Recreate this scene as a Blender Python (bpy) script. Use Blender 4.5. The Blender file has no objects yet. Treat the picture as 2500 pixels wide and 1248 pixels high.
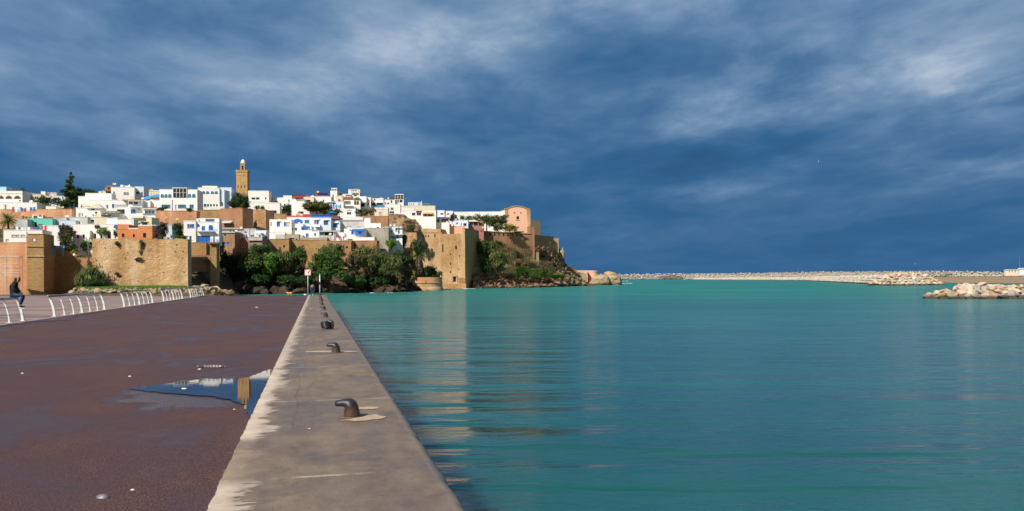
import bpy, bmesh, math, random
import numpy as np
from mathutils import Vector, Matrix, noise as mnoise
random.seed(7)
S = bpy.context.scene
COL = S.collection
R = math.radians
# ---------------- camera (pixel frame of the photograph: 2500 x 1248) ----------------
F, HC, ROLL, EYE = 2165.0, 679.0, -0.0077, 1.8
cr, sr = math.cos(ROLL), math.sin(ROLL)
cam = bpy.data.cameras.new('camera'); camo = bpy.data.objects.new('camera', cam); COL.objects.link(camo)
cam.sensor_width = 36; cam.lens = 36*F/2500; cam.shift_y = (HC-624)/2500
cam.clip_start = .1; cam.clip_end = 40000
camo.matrix_world = Matrix(((cr,-sr,0,0),(0,0,-1,0),(sr,cr,0,EYE),(0,0,0,1)))
S.camera = camo
# ---------------- sun, sky ----------------
SUN = Vector((-.43,-.63,.66)).normalized()
sl = bpy.data.lights.new('sun','SUN'); sl.energy = 5.0; sl.angle = R(.5); sl.color = (1,.93,.82)
so = bpy.data.objects.new('sun', sl); COL.objects.link(so)
so.rotation_euler = SUN.to_track_quat('Z','Y').to_euler()
S.view_settings.view_transform = 'Standard'; S.view_settings.look = 'None'
S.view_settings.exposure = 0.15; S.view_settings.gamma = 1
world = bpy.data.worlds.new('World'); S.world = world; world.use_nodes = True
world.cycles.sampling_method = 'MANUAL'; world.cycles.sample_map_resolution = 256

class NT:
    def __init__(s, tree): s.t = tree; s.n = tree.nodes; s.l = tree.links
    def new(s, typ, ins=None, **kw):
        nd = s.n.new(typ)
        for k, v in kw.items(): setattr(nd, k, v)
        for k, v in (ins or {}).items():
            sk = nd.inputs[k]
            if hasattr(v, 'is_output'): s.l.new(v, sk)
            else: sk.default_value = v
        return nd
    def m(s, op, a, b=0.0, c=0.0, clamp=False):
        return s.new('ShaderNodeMath', {0:a,1:b,2:c}, operation=op, use_clamp=clamp).outputs[0]
    def vm(s, op, a, b=(0,0,0)):
        return s.new('ShaderNodeVectorMath', {0:a,1:b}, operation=op).outputs[0]
    def noise(s, vec, scale, detail=4, rough=.55, dist=0.0):
        return s.new('ShaderNodeTexNoise', {'Vector':vec,'Scale':scale,'Detail':detail,'Roughness':rough,'Distortion':dist}).outputs['Fac']
    def ramp(s, fac, stops, interp='LINEAR'):
        nd = s.new('ShaderNodeValToRGB', {'Fac':fac}); cr_ = nd.color_ramp; cr_.interpolation = interp
        while len(cr_.elements) < len(stops): cr_.elements.new(.5)
        for e, (p, c) in zip(cr_.elements, stops):
            e.position = p; e.color = (c,c,c,1) if isinstance(c,(int,float)) else (*c,1)
        return nd.outputs['Color']
    def mix(s, fac, a, b, blend='MIX'):
        nd = s.new('ShaderNodeMix', data_type='RGBA', blend_type=blend)
        for k, v in ((0,fac),(6,a),(7,b)):
            if hasattr(v,'is_output'): s.l.new(v, nd.inputs[k])
            else: nd.inputs[k].default_value = v if k==0 else (*v[:3],1)
        return nd.outputs[2]
    def mapping(s, vec, scale=(1,1,1), rot=(0,0,0), loc=(0,0,0)):
        return s.new('ShaderNodeMapping', {'Vector':vec,'Scale':scale,'Rotation':rot,'Location':loc}).outputs[0]

def build_world():
    w = NT(world.node_tree); w.n.clear()
    out = w.new('ShaderNodeOutputWorld')
    sky = w.new('ShaderNodeTexSky', sky_type='NISHITA', sun_disc=False)
    sky.sun_elevation = math.asin(SUN.z); sky.sun_rotation = math.atan2(SUN.x, SUN.y)
    sky.air_density = 1.0; sky.dust_density = .6; sky.ozone_density = 2.0
    skyc = w.vm('MULTIPLY', sky.outputs[0], (.055,.055,.055))
    d = w.new('ShaderNodeTexCoord').outputs['Generated']
    sep = w.new('ShaderNodeSeparateXYZ', {0:d}); X, Y, Z = sep.outputs
    zz = w.m('ADD', w.m('MAXIMUM', Z, 0.0), .10)
    u = w.m('DIVIDE', X, w.m('ADD', zz, .22)); v = w.m('MULTIPLY', w.m('LOGARITHM', zz, 2.718), 1.15)
    p = w.new('ShaderNodeCombineXYZ', {0:u,1:v,2:w.m('MULTIPLY',Y,.6)}).outputs[0]
    p1 = w.mapping(p, (.80,1.05,1), (0,0,R(-24)), (3.1,1.7,.3))
    n1 = w.noise(p1, 1.0, 5, .48, .3)
    p2 = w.mapping(p, (1.5,2.0,1), (0,0,R(-30)), (8.4,5.2,2.3))
    n2 = w.noise(p2, 1.9, 9, .56, .30)
    p3 = w.mapping(p, (1.6,1.8,1), (0,0,R(-35)), (1.4,9.2,4.3))
    n3 = w.noise(p3, 4.2, 8, .58, .25)
    # big bright / dark masses of the cloud deck: (x, z direction slopes, width x, width z, amount)
    def spot(cx, cz, wx, wz, rot=0.0):
        a = w.m('SUBTRACT', w.m('DIVIDE', X, w.m('MAXIMUM',Y,.05)), cx); b = w.m('SUBTRACT', w.m('DIVIDE', Z, w.m('MAXIMUM',Y,.05)), cz)
        c_, s_ = math.cos(rot), math.sin(rot)
        a2 = w.m('DIVIDE', w.m('ADD', w.m('MULTIPLY',a,c_), w.m('MULTIPLY',b,s_)), wx)
        b2 = w.m('DIVIDE', w.m('SUBTRACT', w.m('MULTIPLY',b,c_), w.m('MULTIPLY',a,s_)), wz)
        r2 = w.m('ADD', w.m('MULTIPLY',a2,a2), w.m('MULTIPLY',b2,b2))
        return w.m('POWER', 2.718, w.m('MULTIPLY', r2, -1.0))
    def PX(x, y): return ((x-1250)/F, (HC-y)/F)
    acc = w.m('MULTIPLY', w.m('SUBTRACT', n1, .5), .98)
    acc = w.m('ADD', acc, w.m('MULTIPLY', w.m('SUBTRACT', n2, .5), .75))
    acc = w.m('ADD', acc, w.m('MULTIPLY', w.m('SUBTRACT', n3, .5), .52))
    brk = w.m('MULTIPLY', w.m('SUBTRACT', w.m('ADD', w.m('MULTIPLY', n2, .65), w.m('MULTIPLY', n3, .5)), .30), 3.0)
    for (x,y,wx,wz,rt,am) in SPOTS:
        cx, cz = PX(x,y)
        acc = w.m('ADD', acc, w.m('MULTIPLY', spot(cx,cz,wx/F,wz/F,R(rt)), w.m('MULTIPLY', brk, am) if am>.15 else am))
    # darker towards the horizon where the deck is seen edge-on
    el = w.m('MULTIPLY', w.m('SUBTRACT', w.m('MINIMUM', Z, .30), .15), 1.0)
    val = w.m('ADD', w.m('ADD', acc, el), .385)
    col = w.ramp(val, [(0,(.024,.088,.200)),(.22,(.034,.118,.262)),(.40,(.068,.160,.305)),(.56,(.122,.225,.375)),(.72,(.215,.315,.460)),(.88,(.37,.46,.57)),(1,(.56,.63,.73))])
    # low band above the sea: saturated rain blue
    lb = w.ramp(Z, [(0,1.0),(.07,.45),(.16,0.0)])
    col = w.mix(w.m('MULTIPLY', lb, .70), col, (.033,.114,.250))
    # the storm deck covers the half of the sky in front of the camera; towards the sun it is clear
    cov = w.ramp(w.m('ADD', w.m('ADD', Y, w.m('MULTIPLY', Z, -.35)), w.m('MULTIPLY', w.m('SUBTRACT', n1, .5), .8)), [(0.0,0.0),(.30,1.0)])
    fin = w.mix(cov, skyc, col)
    bg = w.new('ShaderNodeBackground', {'Color':fin,'Strength':1.0})
    w.l.new(bg.outputs[0], out.inputs[0])
SPOTS = [ # x, y, width, height, tilt, amount
 (1900,225,330,95,12,.22),(2180,200,160,80,0,.10),(2420,225,260,70,-8,.20),(2340,140,260,80,0,.12),
 (1330,25,420,85,14,.22),(200,120,520,140,10,-.02),(700,70,400,60,10,.06),
 (1560,130,190,110,20,-.16),(1000,330,700,90,12,-.10),(300,420,700,120,4,-.08),(1750,400,500,60,3,-.12),(2300,600,500,60,0,-.10),
 (1720,465,160,30,4,.20),(2370,410,220,35,-5,.18),(1500,530,70,25,0,.12),(2250,20,400,50,0,-.08),(2480,330,200,50,0,.02)]
build_world()

# ---------------- geometry helpers ----------------
def ray(px, py):
    xc = (px-1250)/F; yc = -(py-HC)/F
    return Vector((xc*cr-yc*sr, 1.0, xc*sr+yc*cr))
def P(px, py, D): r = ray(px,py); return Vector((r.x*D, D, EYE+r.z*D))
def G(px, py, z=0.0): r = ray(px,py); return Vector((0,0,EYE)) + r*((z-EYE)/r.z)
def lerp(a, b, t): return a+(b-a)*t
def interp(x, pts):
    if x <= pts[0][0]: return pts[0][1]
    for (a,u),(b,v) in zip(pts, pts[1:]):
        if x <= b: return lerp(u, v, (x-a)/(b-a))
    return pts[-1][1]
def fbm(p, o=4):
    return mnoise.fractal(Vector(p), 1.0, 2.0, o, noise_basis='PERLIN_ORIGINAL')
class MB:
    def __init__(s): s.v=[]; s.f=[]; s.m=[]
    def add(s, vs, fs, mi=0):
        o = len(s.v); s.v += [tuple(v) for v in vs]; s.f += [tuple(i+o for i in f) for f in fs]; s.m += [mi]*len(fs)
    def quad(s, a,b,c,d, mi=0): s.add([a,b,c,d], [(0,1,2,3)], mi)
    def box(s, x0,x1,y0,y1,z0,z1, mi=0):
        s.add([(x0,y0,z0),(x1,y0,z0),(x1,y1,z0),(x0,y1,z0),(x0,y0,z1),(x1,y0,z1),(x1,y1,z1),(x0,y1,z1)],
              [(0,3,2,1),(4,5,6,7),(0,1,5,4),(1,2,6,5),(2,3,7,6),(3,0,4,7)], mi)
    def prism(s, poly, y0, y1, mi=0):            # poly in x,z; extruded along y
        n = len(poly); s.add([(x,y0,z) for x,z in poly]+[(x,y1,z) for x,z in poly],
            [tuple(range(n)), tuple(range(2*n-1,n-1,-1))]+[(i,i+n,(i+1)%n+n,(i+1)%n) for i in range(n)], mi)
    def tube(s, pts, rs, n=8, mi=0, cap=True):
        pts = [Vector(p) for p in pts]
        if isinstance(rs,(int,float)): rs = [rs]*len(pts)
        vs=[]; up = Vector((0,0,1)); prev=None
        for i, p in enumerate(pts):
            t = (pts[min(i+1,len(pts)-1)]-pts[max(i-1,0)]).normalized()
            if prev is None:
                a = t.cross(up if abs(t.z)<.9 else Vector((1,0,0))).normalized()
            else: a = (prev - t*prev.dot(t)).normalized()
            prev = a; b = t.cross(a)
            for k in range(n):
                an = 2*math.pi*k/n; vs.append(p+(a*math.cos(an)+b*math.sin(an))*rs[i])
        fs=[]
        for i in range(len(pts)-1):
            for k in range(n): fs.append((i*n+k, i*n+(k+1)%n, (i+1)*n+(k+1)%n, (i+1)*n+k))
        if cap: fs += [tuple(range(n-1,-1,-1)), tuple(range((len(pts)-1)*n, len(pts)*n))]
        s.add(vs, fs, mi)
    def lathe(s, prof, n=24, c=(0,0,0), mi=0, a0=0, a1=2*math.pi):
        full = abs(a1-a0-2*math.pi)<1e-6; m = n if full else n+1
        vs=[(c[0]+r*math.cos(a0+(a1-a0)*k/n), c[1]+r*math.sin(a0+(a1-a0)*k/n), c[2]+z) for r,z in prof for k in range(m)]
        fs=[(i*m+k, i*m+(k+1)%m, (i+1)*m+(k+1)%m, (i+1)*m+k) for i in range(len(prof)-1) for k in range(n)]
        s.add(vs, fs, mi)
    def build(s, name, mats, parent=None, smooth=False, loc=None):
        me = bpy.data.meshes.new(name); me.from_pydata(s.v, [], s.f)
        if not isinstance(mats,(list,tuple)): mats=[mats]
        for m in mats: me.materials.append(m)
        if len(mats)>1: me.polygons.foreach_set('material_index', s.m)
        if smooth: me.polygons.foreach_set('use_smooth', [True]*len(me.polygons))
        me.update()
        o = bpy.data.objects.new(name, me); COL.objects.link(o)
        if parent: o.parent = parent
        if loc is not None: o.location = loc
        return o
def tag(o, label=None, cat=None, group=None, kind=None):
    if label: o['label']=label
    if cat: o['category']=cat
    if group: o['group']=group
    if kind: o['kind']=kind
    return o
def empty(name, loc, rz=0.0):
    o = bpy.data.objects.new(name, None); COL.objects.link(o); o.location = loc; o.rotation_euler = (0,0,rz)
    o.empty_display_size=.1; return o
def copy_tree(o, parent=None):
    c = o.copy(); COL.objects.link(c)
    if parent: c.parent = parent
    for ch in list(o.children): copy_tree(ch, c)
    return c
def sub_bevel(o, w=.02, seg=2):
    b = o.modifiers.new('bevel','BEVEL'); b.width=w; b.segments=seg; b.limit_method='ANGLE'; b.angle_limit=R(40); return o

# ---------------- materials ----------------
M = {}
def mat(name, ins=None):
    m = bpy.data.materials.new(name); m.use_nodes = True; t = NT(m.node_tree)
    b = m.node_tree.nodes['Principled BSDF']
    for k, v in (ins or {}).items(): b.inputs[k].default_value = v
    M[name]=m; return m, t, b
def bump(t, b, h, strength=.5, dist=.05):
    t.l.new(t.new('ShaderNodeBump', {'Height':h,'Strength':strength,'Distance':dist}).outputs[0], b.inputs['Normal'])
def plaster(name, col, dirt=(.35,.30,.24), amt=.35, rough=.85, sc=1.0):
    m, t, b = mat(name, {'Roughness':rough})
    tc = t.new('ShaderNodeTexCoord').outputs['Object']
    oi = t.new('ShaderNodeObjectInfo').outputs['Random']
    off = t.new('ShaderNodeCombineXYZ', {0:t.m('MULTIPLY',oi,90.0),1:0.0,2:t.m('MULTIPLY',oi,37.0)}).outputs[0]
    v = t.vm('ADD', tc, off)
    n1 = t.noise(t.mapping(v,(1.1*sc,1.1*sc,.16*sc)), 1.0, 6, .65)       # rain streaks
    n2 = t.noise(v, .35*sc, 6, .6)
    n3 = t.noise(v, 3.5*sc, 5, .7)
    f = t.ramp(t.m('ADD', t.m('MULTIPLY',n1,.55), t.m('MULTIPLY',n2,.45)), [(.44,0.0),(.68,1.0)])
    c = t.mix(t.m('MULTIPLY', f, amt), col, dirt)
    c = t.mix(t.m('MULTIPLY', t.ramp(n3,[(.5,0.0),(.75,1.0)]), amt*.5), c, tuple(x*.7 for x in dirt))
    tint = t.ramp(oi, [(0,(.93,.92,.90)),(.5,(1,1,1)),(1,(.97,.985,1))])
    c = t.mix(1.0, c, tint, 'MULTIPLY')
    t.l.new(c, b.inputs['Base Color']); bump(t, b, t.noise(v, 6, 5, .7), .35, .04)
    return m
def paint(name, col, rough=.5, metal=0.0, var=.25):
    m, t, b = mat(name, {'Roughness':rough,'Metallic':metal})
    tc = t.new('ShaderNodeTexCoord').outputs['Object']
    n = t.noise(tc, 4, 5, .65)
    c = t.mix(t.m('MULTIPLY', t.ramp(n,[(.4,0.0),(.7,1.0)]), var), col, tuple(x*.55+.02 for x in col))
    t.l.new(c, b.inputs['Base Color']); return m
def masonry(name, light, dark, mortar, course=.35, big=.12, amt=1.0, red=None, bumpd=.12, pale=.35):
    m, t, b = mat(name, {'Roughness':.92})
    tc = t.new('ShaderNodeTexCoord').outputs['Object']
    sp = t.new('ShaderNodeSeparateXYZ', {0:tc})
    xy = t.m('ADD', sp.outputs[0], t.m('MULTIPLY', sp.outputs[1], 1.0))
    w = t.m('MULTIPLY', t.m('SUBTRACT', t.noise(tc, .8, 3), .5), .25)
    v = t.new('ShaderNodeCombineXYZ', {0:xy,1:t.m('ADD',sp.outputs[2],w),2:0.0}).outputs[0]
    br = t.new('ShaderNodeTexBrick', {'Vector':v,'Scale':1.0,'Mortar Size':.035,'Mortar Smooth':.5,'Brick Width':course*2.6,'Row Height':course,
        'Color1':(1,1,1,1),'Color2':(.55,.55,.55,1),'Mortar':(.15,.15,.15,1)})
    n1 = t.noise(tc, big, 6, .6, .4); n2 = t.noise(t.mapping(tc,(1,1,2.2)), 1.1, 7, .7); n3 = t.noise(tc, 5, 6, .75)
    k = t.m('ADD', t.m('MULTIPLY', n1, .6), t.m('MULTIPLY', n2, .4))
    c = t.mix(t.ramp(k,[(.40,0.0),(.60,1.0)]), dark, light)
    if red: c = t.mix(t.ramp(t.noise(tc, big*1.7, 5, .6),[(.48,0.0),(.60,1.0)]), c, red)
    st = t.noise(t.mapping(tc,(.9,.9,.10)), 1.0, 6, .6)
    c = t.mix(t.m('MULTIPLY', t.ramp(st,[(.52,0.0),(.72,1.0)]), .55), c, mortar)
    lw = t.noise(t.mapping(tc,(.20,.20,.045),(0,0,0),(3,3,1)), 1.0, 4, .5, .3)
    c = t.mix(t.m('MULTIPLY', t.ramp(lw,[(.47,0.0),(.60,1.0)]), pale), c, mortar)
    c = t.mix(t.m('MULTIPLY', t.ramp(t.noise(tc,.45,7,.7),[(.58,0.0),(.72,1.0)]), .45), c, tuple(q*.45 for q in dark))
    c = t.mix(amt, c, br.outputs['Color'], 'MULTIPLY') if amt>0 else c
    c = t.mix(.5, c, t.ramp(n3,[(.25,.55),(.75,1.35)]), 'MULTIPLY')
    t.l.new(c, b.inputs['Base Color'])
    h = t.m('ADD', t.m('ADD', t.m('MULTIPLY', br.outputs['Fac'], -.6*max(amt,.2)), t.m('MULTIPLY', n3, .6)), t.m('MULTIPLY', n2, 1.2))
    bump(t, b, h, .9, bumpd); return m
def make_mats():
    plaster('white', (.88,.86,.82), (.52,.48,.42), .30)
    plaster('white_blue', (.66,.74,.84), (.45,.50,.55), .30)
    plaster('cream', (.78,.69,.52), (.45,.36,.24), .40)
    plaster('grey_plaster', (.56,.55,.53), (.27,.25,.21), .65)
    plaster('concrete_raw', (.42,.38,.30), (.16,.14,.10), .8)
    plaster('mint', (.16,.62,.50), (.25,.45,.38), .3)
    plaster('terracotta', (.62,.24,.085), (.36,.16,.07), .55)
    plaster('orange_plaster', (.58,.26,.12), (.70,.47,.28), .9, sc=.5)
    plaster('pink_plaster', (.80,.44,.30), (.66,.46,.28), .7, sc=.5)
    plaster('dark_pink', (.42,.17,.13), (.25,.12,.10), .5)
    plaster('brown_plaster', (.38,.21,.11), (.18,.11,.06), .95)
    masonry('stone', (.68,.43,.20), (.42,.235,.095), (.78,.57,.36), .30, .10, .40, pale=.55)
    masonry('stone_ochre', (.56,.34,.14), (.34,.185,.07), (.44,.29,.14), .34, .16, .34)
    masonry('stone_red', (.50,.25,.13), (.32,.155,.075), (.42,.24,.13), .32, .14, .25)
    masonry('stone_pale', (.55,.42,.26), (.34,.24,.14), (.30,.22,.14), .4, .15, .4)
    masonry('orange_wall', (.62,.30,.15), (.45,.20,.095), (.72,.48,.30), .55, .12, .14)
    masonry('minaret_stone', (.62,.40,.17), (.50,.30,.115), (.40,.25,.11), .5, .2, .35)
    paint('blue', (.02,.14,.52), .45); paint('deep_blue', (.02,.09,.26), .45); paint('sky_blue', (.06,.36,.66), .5)
    paint('pale_blue', (.35,.55,.75), .5); paint('cyan', (.12,.42,.52), .5); paint('red', (.42,.035,.03), .6); paint('magenta', (.42,.03,.12), .6)
    paint('violet', (.10,.06,.32), .6); paint('tan', (.44,.29,.13), .6); paint('brown', (.10,.055,.035), .7); paint('dark_roof', (.045,.035,.035), .8)
    paint('white_paint', (.78,.78,.76), .45); paint('cloth_white', (.75,.74,.72), .9); paint('orange', (.75,.30,.05), .45); paint('yellow', (.80,.55,.08), .5)
    paint('tile_green', (.05,.16,.05), .5); paint('grey_metal', (.30,.31,.32), .45, .6); paint('rust', (.22,.10,.05), .8,.2)
    paint('dish_white', (.72,.72,.70), .4); paint('dish_rust', (.68,.33,.10), .5); paint('fur', (.36,.25,.13), .95)
    paint('black_cloth', (.008,.009,.014), .9, 0, 0); paint('denim', (.02,.05,.14), .85); paint('khaki', (.22,.17,.11), .9); paint('skin', (.35,.19,.12), .6)
    paint('hair', (.02,.015,.01), .7); paint('tyre', (.02,.02,.02), .7); paint('bright_green', (.10,.5,.05), .5)
    m,t,b = mat('dark_glass', {'Base Color':(.02,.025,.03,1),'Roughness':.15})
    m,t,b = mat('blue_glass', {'Base Color':(.05,.11,.17,1),'Roughness':.12})
    m,t,b = mat('dark_opening', {'Base Color':(.012,.010,.010,1),'Roughness':.9})
    # foliage kinds
    for nm, cs in {'leaf_dark':[(.008,.020,.006),(.018,.042,.010),(.045,.085,.018)],
                   'leaf_mid':[(.014,.034,.008),(.036,.078,.016),(.09,.14,.03)],
                   'leaf_bright':[(.03,.075,.010),(.07,.16,.02),(.15,.26,.04)],
                   'leaf_olive':[(.028,.036,.014),(.07,.082,.03),(.15,.145,.06)],
                   'leaf_dry':[(.08,.058,.028),(.20,.15,.07),(.36,.28,.14)],
                   'leaf_yellow':[(.05,.06,.01),(.13,.13,.02),(.28,.24,.04)],
                   'twig_grey':[(.03,.026,.022),(.07,.062,.05),(.13,.115,.09)],
                   'leaf_reed':[(.026,.050,.014),(.08,.11,.03),(.21,.20,.075)]}.items():
        m,t,b = mat(nm, {'Roughness':.6}); b.inputs['Specular IOR Level'].default_value=.25
        tc = t.new('ShaderNodeTexCoord').outputs['Object']
        n = t.noise(tc, .55, 4, .6); ri = t.new('ShaderNodeNewGeometry').outputs['Random Per Island']
        f = t.m('ADD', t.m('MULTIPLY', n, .65), t.m('MULTIPLY', ri, .35))
        if nm not in ('leaf_dry','twig_grey'): cs=[tuple(q*1.45 for q in k_) for k_ in cs]
        c = t.ramp(f, [(.28,cs[0]),(.5,cs[1]),(.72,cs[2])])
        t.l.new(c, b.inputs['Base Color'])
        tr = t.new('ShaderNodeBsdfTranslucent', {'Color':c}); mx = t.new('ShaderNodeMixShader', {0:.25,1:b.outputs[0],2:tr.outputs[0]})
        t.l.new(mx.outputs[0], t.n['Material Output'].inputs[0])
    m,t,b = mat('bark', {'Roughness':.9}); tc = t.new('ShaderNodeTexCoord').outputs['Object']
    t.l.new(t.ramp(t.noise(t.mapping(tc,(4,4,1)),3,5),[(.3,(.04,.028,.02)),(.7,(.13,.10,.07))]), b.inputs['Base Color'])
    # rock: bedded sandstone
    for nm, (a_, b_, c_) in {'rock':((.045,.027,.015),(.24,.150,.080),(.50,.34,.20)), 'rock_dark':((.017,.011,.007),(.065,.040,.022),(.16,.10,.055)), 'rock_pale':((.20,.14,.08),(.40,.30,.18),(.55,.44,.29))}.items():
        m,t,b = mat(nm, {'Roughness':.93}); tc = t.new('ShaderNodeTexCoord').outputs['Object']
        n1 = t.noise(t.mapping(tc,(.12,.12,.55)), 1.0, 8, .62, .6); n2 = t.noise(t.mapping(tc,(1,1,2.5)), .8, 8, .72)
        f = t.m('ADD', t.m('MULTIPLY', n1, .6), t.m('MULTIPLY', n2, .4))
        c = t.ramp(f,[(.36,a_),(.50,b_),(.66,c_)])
        pz = t.new('ShaderNodeSeparateXYZ', {0:t.new('ShaderNodeNewGeometry').outputs['Position']}).outputs[2]
        wet = t.ramp(t.m('ADD', pz, t.m('MULTIPLY', n2, 1.6)), [(0.0,1.0),(.5,0.0)])          # weed line at the tide mark
        c = t.mix(t.m('MULTIPLY', t.m('SUBTRACT', 1.0, t.m('MULTIPLY', t.m('ADD', pz, 2.0), .9, clamp=True)), .75, clamp=True), c, (.018,.015,.010))
        t.l.new(c, b.inputs['Base Color']); bump(t, b, f, 1.0, .8)
    # boulders of the moles, one colour per stone
    for nm, stops in {'boulder':[(0,(.58,.44,.28)),(.2,(.64,.56,.44)),(.4,(.50,.33,.17)),(.55,(.60,.48,.34)),(.7,(.34,.31,.30)),(.82,(.55,.32,.22)),(1,(.68,.62,.54))],
                      'boulder_grey':[(0,(.50,.43,.34)),(.35,(.58,.53,.45)),(.6,(.38,.33,.27)),(1,(.62,.57,.50))],
                      'boulder_dark':[(0,(.14,.12,.10)),(.5,(.22,.19,.16)),(1,(.10,.09,.08))],
                      'boulder_shore':[(0,(.34,.24,.13)),(.4,(.46,.35,.21)),(.7,(.25,.17,.09)),(1,(.40,.34,.25))]}.items():
        m,t,b = mat(nm, {'Roughness':.88}); tc = t.new('ShaderNodeTexCoord').outputs['Object']
        if nm in ('boulder_grey','boulder_dark'): r_ = t.new('ShaderNodeNewGeometry').outputs['Random Per Island']
        else: r_ = t.new('ShaderNodeObjectInfo').outputs['Random']
        c = t.ramp(r_, stops); n = t.noise(tc, 1.6, 7, .7)
        c = t.mix(.8, c, t.ramp(n,[(.3,.6),(.7,1.25)]), 'MULTIPLY')
        pz = t.new('ShaderNodeSeparateXYZ', {0:t.new('ShaderNodeNewGeometry').outputs['Position']}).outputs[2]
        h = t.m('ADD', pz, t.m('MULTIPLY', n, -.7))
        c = t.mix(t.ramp(t.m('MULTIPLY', t.m('ADD', h, 2.5), .5), [(.20,.93),(.52,0.0)]), c, (.022,.020,.012))
        t.l.new(c, b.inputs['Base Color']); bump(t, b, n, .8, .25)
    # ground covers
    m,t,b = mat('grass_ground', {'Roughness':.95}); tc = t.new('ShaderNodeTexCoord').outputs['Object']
    t.l.new(t.ramp(t.noise(tc,.5,7,.7),[(.3,(.035,.08,.012)),(.55,(.06,.13,.02)),(.75,(.12,.12,.04))]), b.inputs['Base Color'])
    m,t,b = mat('earth', {'Roughness':.95}); tc = t.new('ShaderNodeTexCoord').outputs['Object']
    n = t.noise(tc,.25,8,.7); c = t.ramp(n,[(.3,(.05,.035,.02)),(.5,(.13,.09,.05)),(.62,(.07,.085,.025)),(.75,(.17,.14,.07))]); t.l.new(c, b.inputs['Base Color']); bump(t,b,n,1,.5)
    m,t,b = mat('hill_grass', {'Roughness':.95}); tc = t.new('ShaderNodeTexCoord').outputs['Object']
    n = t.noise(tc,.10,6,.65); n2=t.noise(tc,.9,6,.7); c = t.ramp(t.m('ADD',t.m('MULTIPLY',n,.6),t.m('MULTIPLY',n2,.4)),[(.36,(.20,.15,.08)),(.50,(.32,.25,.14)),(.58,(.10,.13,.035)),(.66,(.07,.11,.025))]); t.l.new(c, b.inputs['Base Color']); bump(t,b,n2,1,.5)
    m,t,b = mat('sand', {'Roughness':.95}); tc = t.new('ShaderNodeTexCoord').outputs['Object']
    t.l.new(t.ramp(t.noise(t.mapping(tc,(.02,.08,1)),1,6,.6),[(.35,(.26,.17,.095)),(.65,(.36,.25,.14))]), b.inputs['Base Color'])
    m,t,b = mat('foam', {'Base Color':(.85,.87,.88,1),'Roughness':.8})
make_mats()
# ================= SETTING: water, quay, asphalt, paving =================
QA = math.atan(-.2212)                       # bearing of the quay
QU = Vector((math.sin(QA), math.cos(QA), 0)); QV = Vector((math.cos(QA), -math.sin(QA), 0))
QROT = -QA
def Q(x, y, z=0.0): return QV*x + QU*y + Vector((0,0,z))      # quay frame: x across, y along
QC = math.cos(QA)
XL, XR = -.87*QC, 1.10*QC                    # quay slab edges across
FARY = 104/QC
def mat_water():
    m,t,b = mat('water', {'Roughness':.06,'IOR':1.333})
    geo = t.new('ShaderNodeNewGeometry').outputs['Position']
    n1 = t.noise(t.mapping(geo,(.020,.055,1),(0,0,R(8))), 1.0, 3, .5)       # broad drifts of turbid water
    wy = t.m('DIVIDE', t.new('ShaderNodeSeparateXYZ', {0:geo}).outputs[1], 260.0)
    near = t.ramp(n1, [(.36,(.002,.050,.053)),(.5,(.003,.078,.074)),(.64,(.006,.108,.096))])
    far = t.ramp(n1, [(.3,(.022,.165,.150)),(.5,(.028,.195,.175)),(.72,(.040,.230,.200))])     # paler water colour further out
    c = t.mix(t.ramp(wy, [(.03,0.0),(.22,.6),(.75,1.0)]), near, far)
    t.l.new(c, b.inputs['Base Color'])
    sw = t.noise(t.mapping(geo,(.10,.42,1),(0,0,R(5))), 1.0, 3, .45, .5)     # long lazy swell lines
    md = t.noise(t.mapping(geo,(.55,1.5,1),(0,0,R(-6))), 1.0, 3, .5, .3)
    rp = t.noise(t.mapping(geo,(3.2,7.5,1),(0,0,R(12))), 1.0, 4, .55, .2)    # wind ripples
    gust = t.ramp(t.noise(t.mapping(geo,(.04,.11,1)), 1.0, 3, .5), [(.38,.35),(.62,1.0)])
    h = t.m('ADD', t.m('ADD', t.m('MULTIPLY', sw, .55), t.m('MULTIPLY', md, .085)), t.m('MULTIPLY', t.m('MULTIPLY', rp, gust), .022))
    bp = t.new('ShaderNodeBump', {'Height':h,'Strength':.75,'Distance':1.0}).outputs[0]
    # scattering body of turbid water under a Fresnel surface; waves keep the far reflectance well below a mirror's
    b.inputs['Specular IOR Level'].default_value = 0.0; b.inputs['Roughness'].default_value = 1.0
    b.inputs['Subsurface Weight'].default_value = 1.0; b.subsurface_method = 'BURLEY'; b.inputs['Subsurface Radius'].default_value = (.6,1.0,1.0); b.inputs['Subsurface Scale'].default_value = 1.6
    fr = t.new('ShaderNodeFresnel', {'IOR':1.333,'Normal':bp}).outputs[0]
    gl = t.new('ShaderNodeBsdfGlossy', {'Color':(1,1,1,1),'Roughness':.13,'Normal':bp})
    mx = t.new('ShaderNodeMixShader', {0:t.m('MINIMUM', fr, t.ramp(wy, [(0.0,.9),(.12,.72),(.32,.48),(.62,.32),(1.0,.2)])),1:b.outputs[0],2:gl.outputs[0]})
    t.l.new(mx.outputs[0], t.n['Material Output'].inputs[0])
    return m
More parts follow.
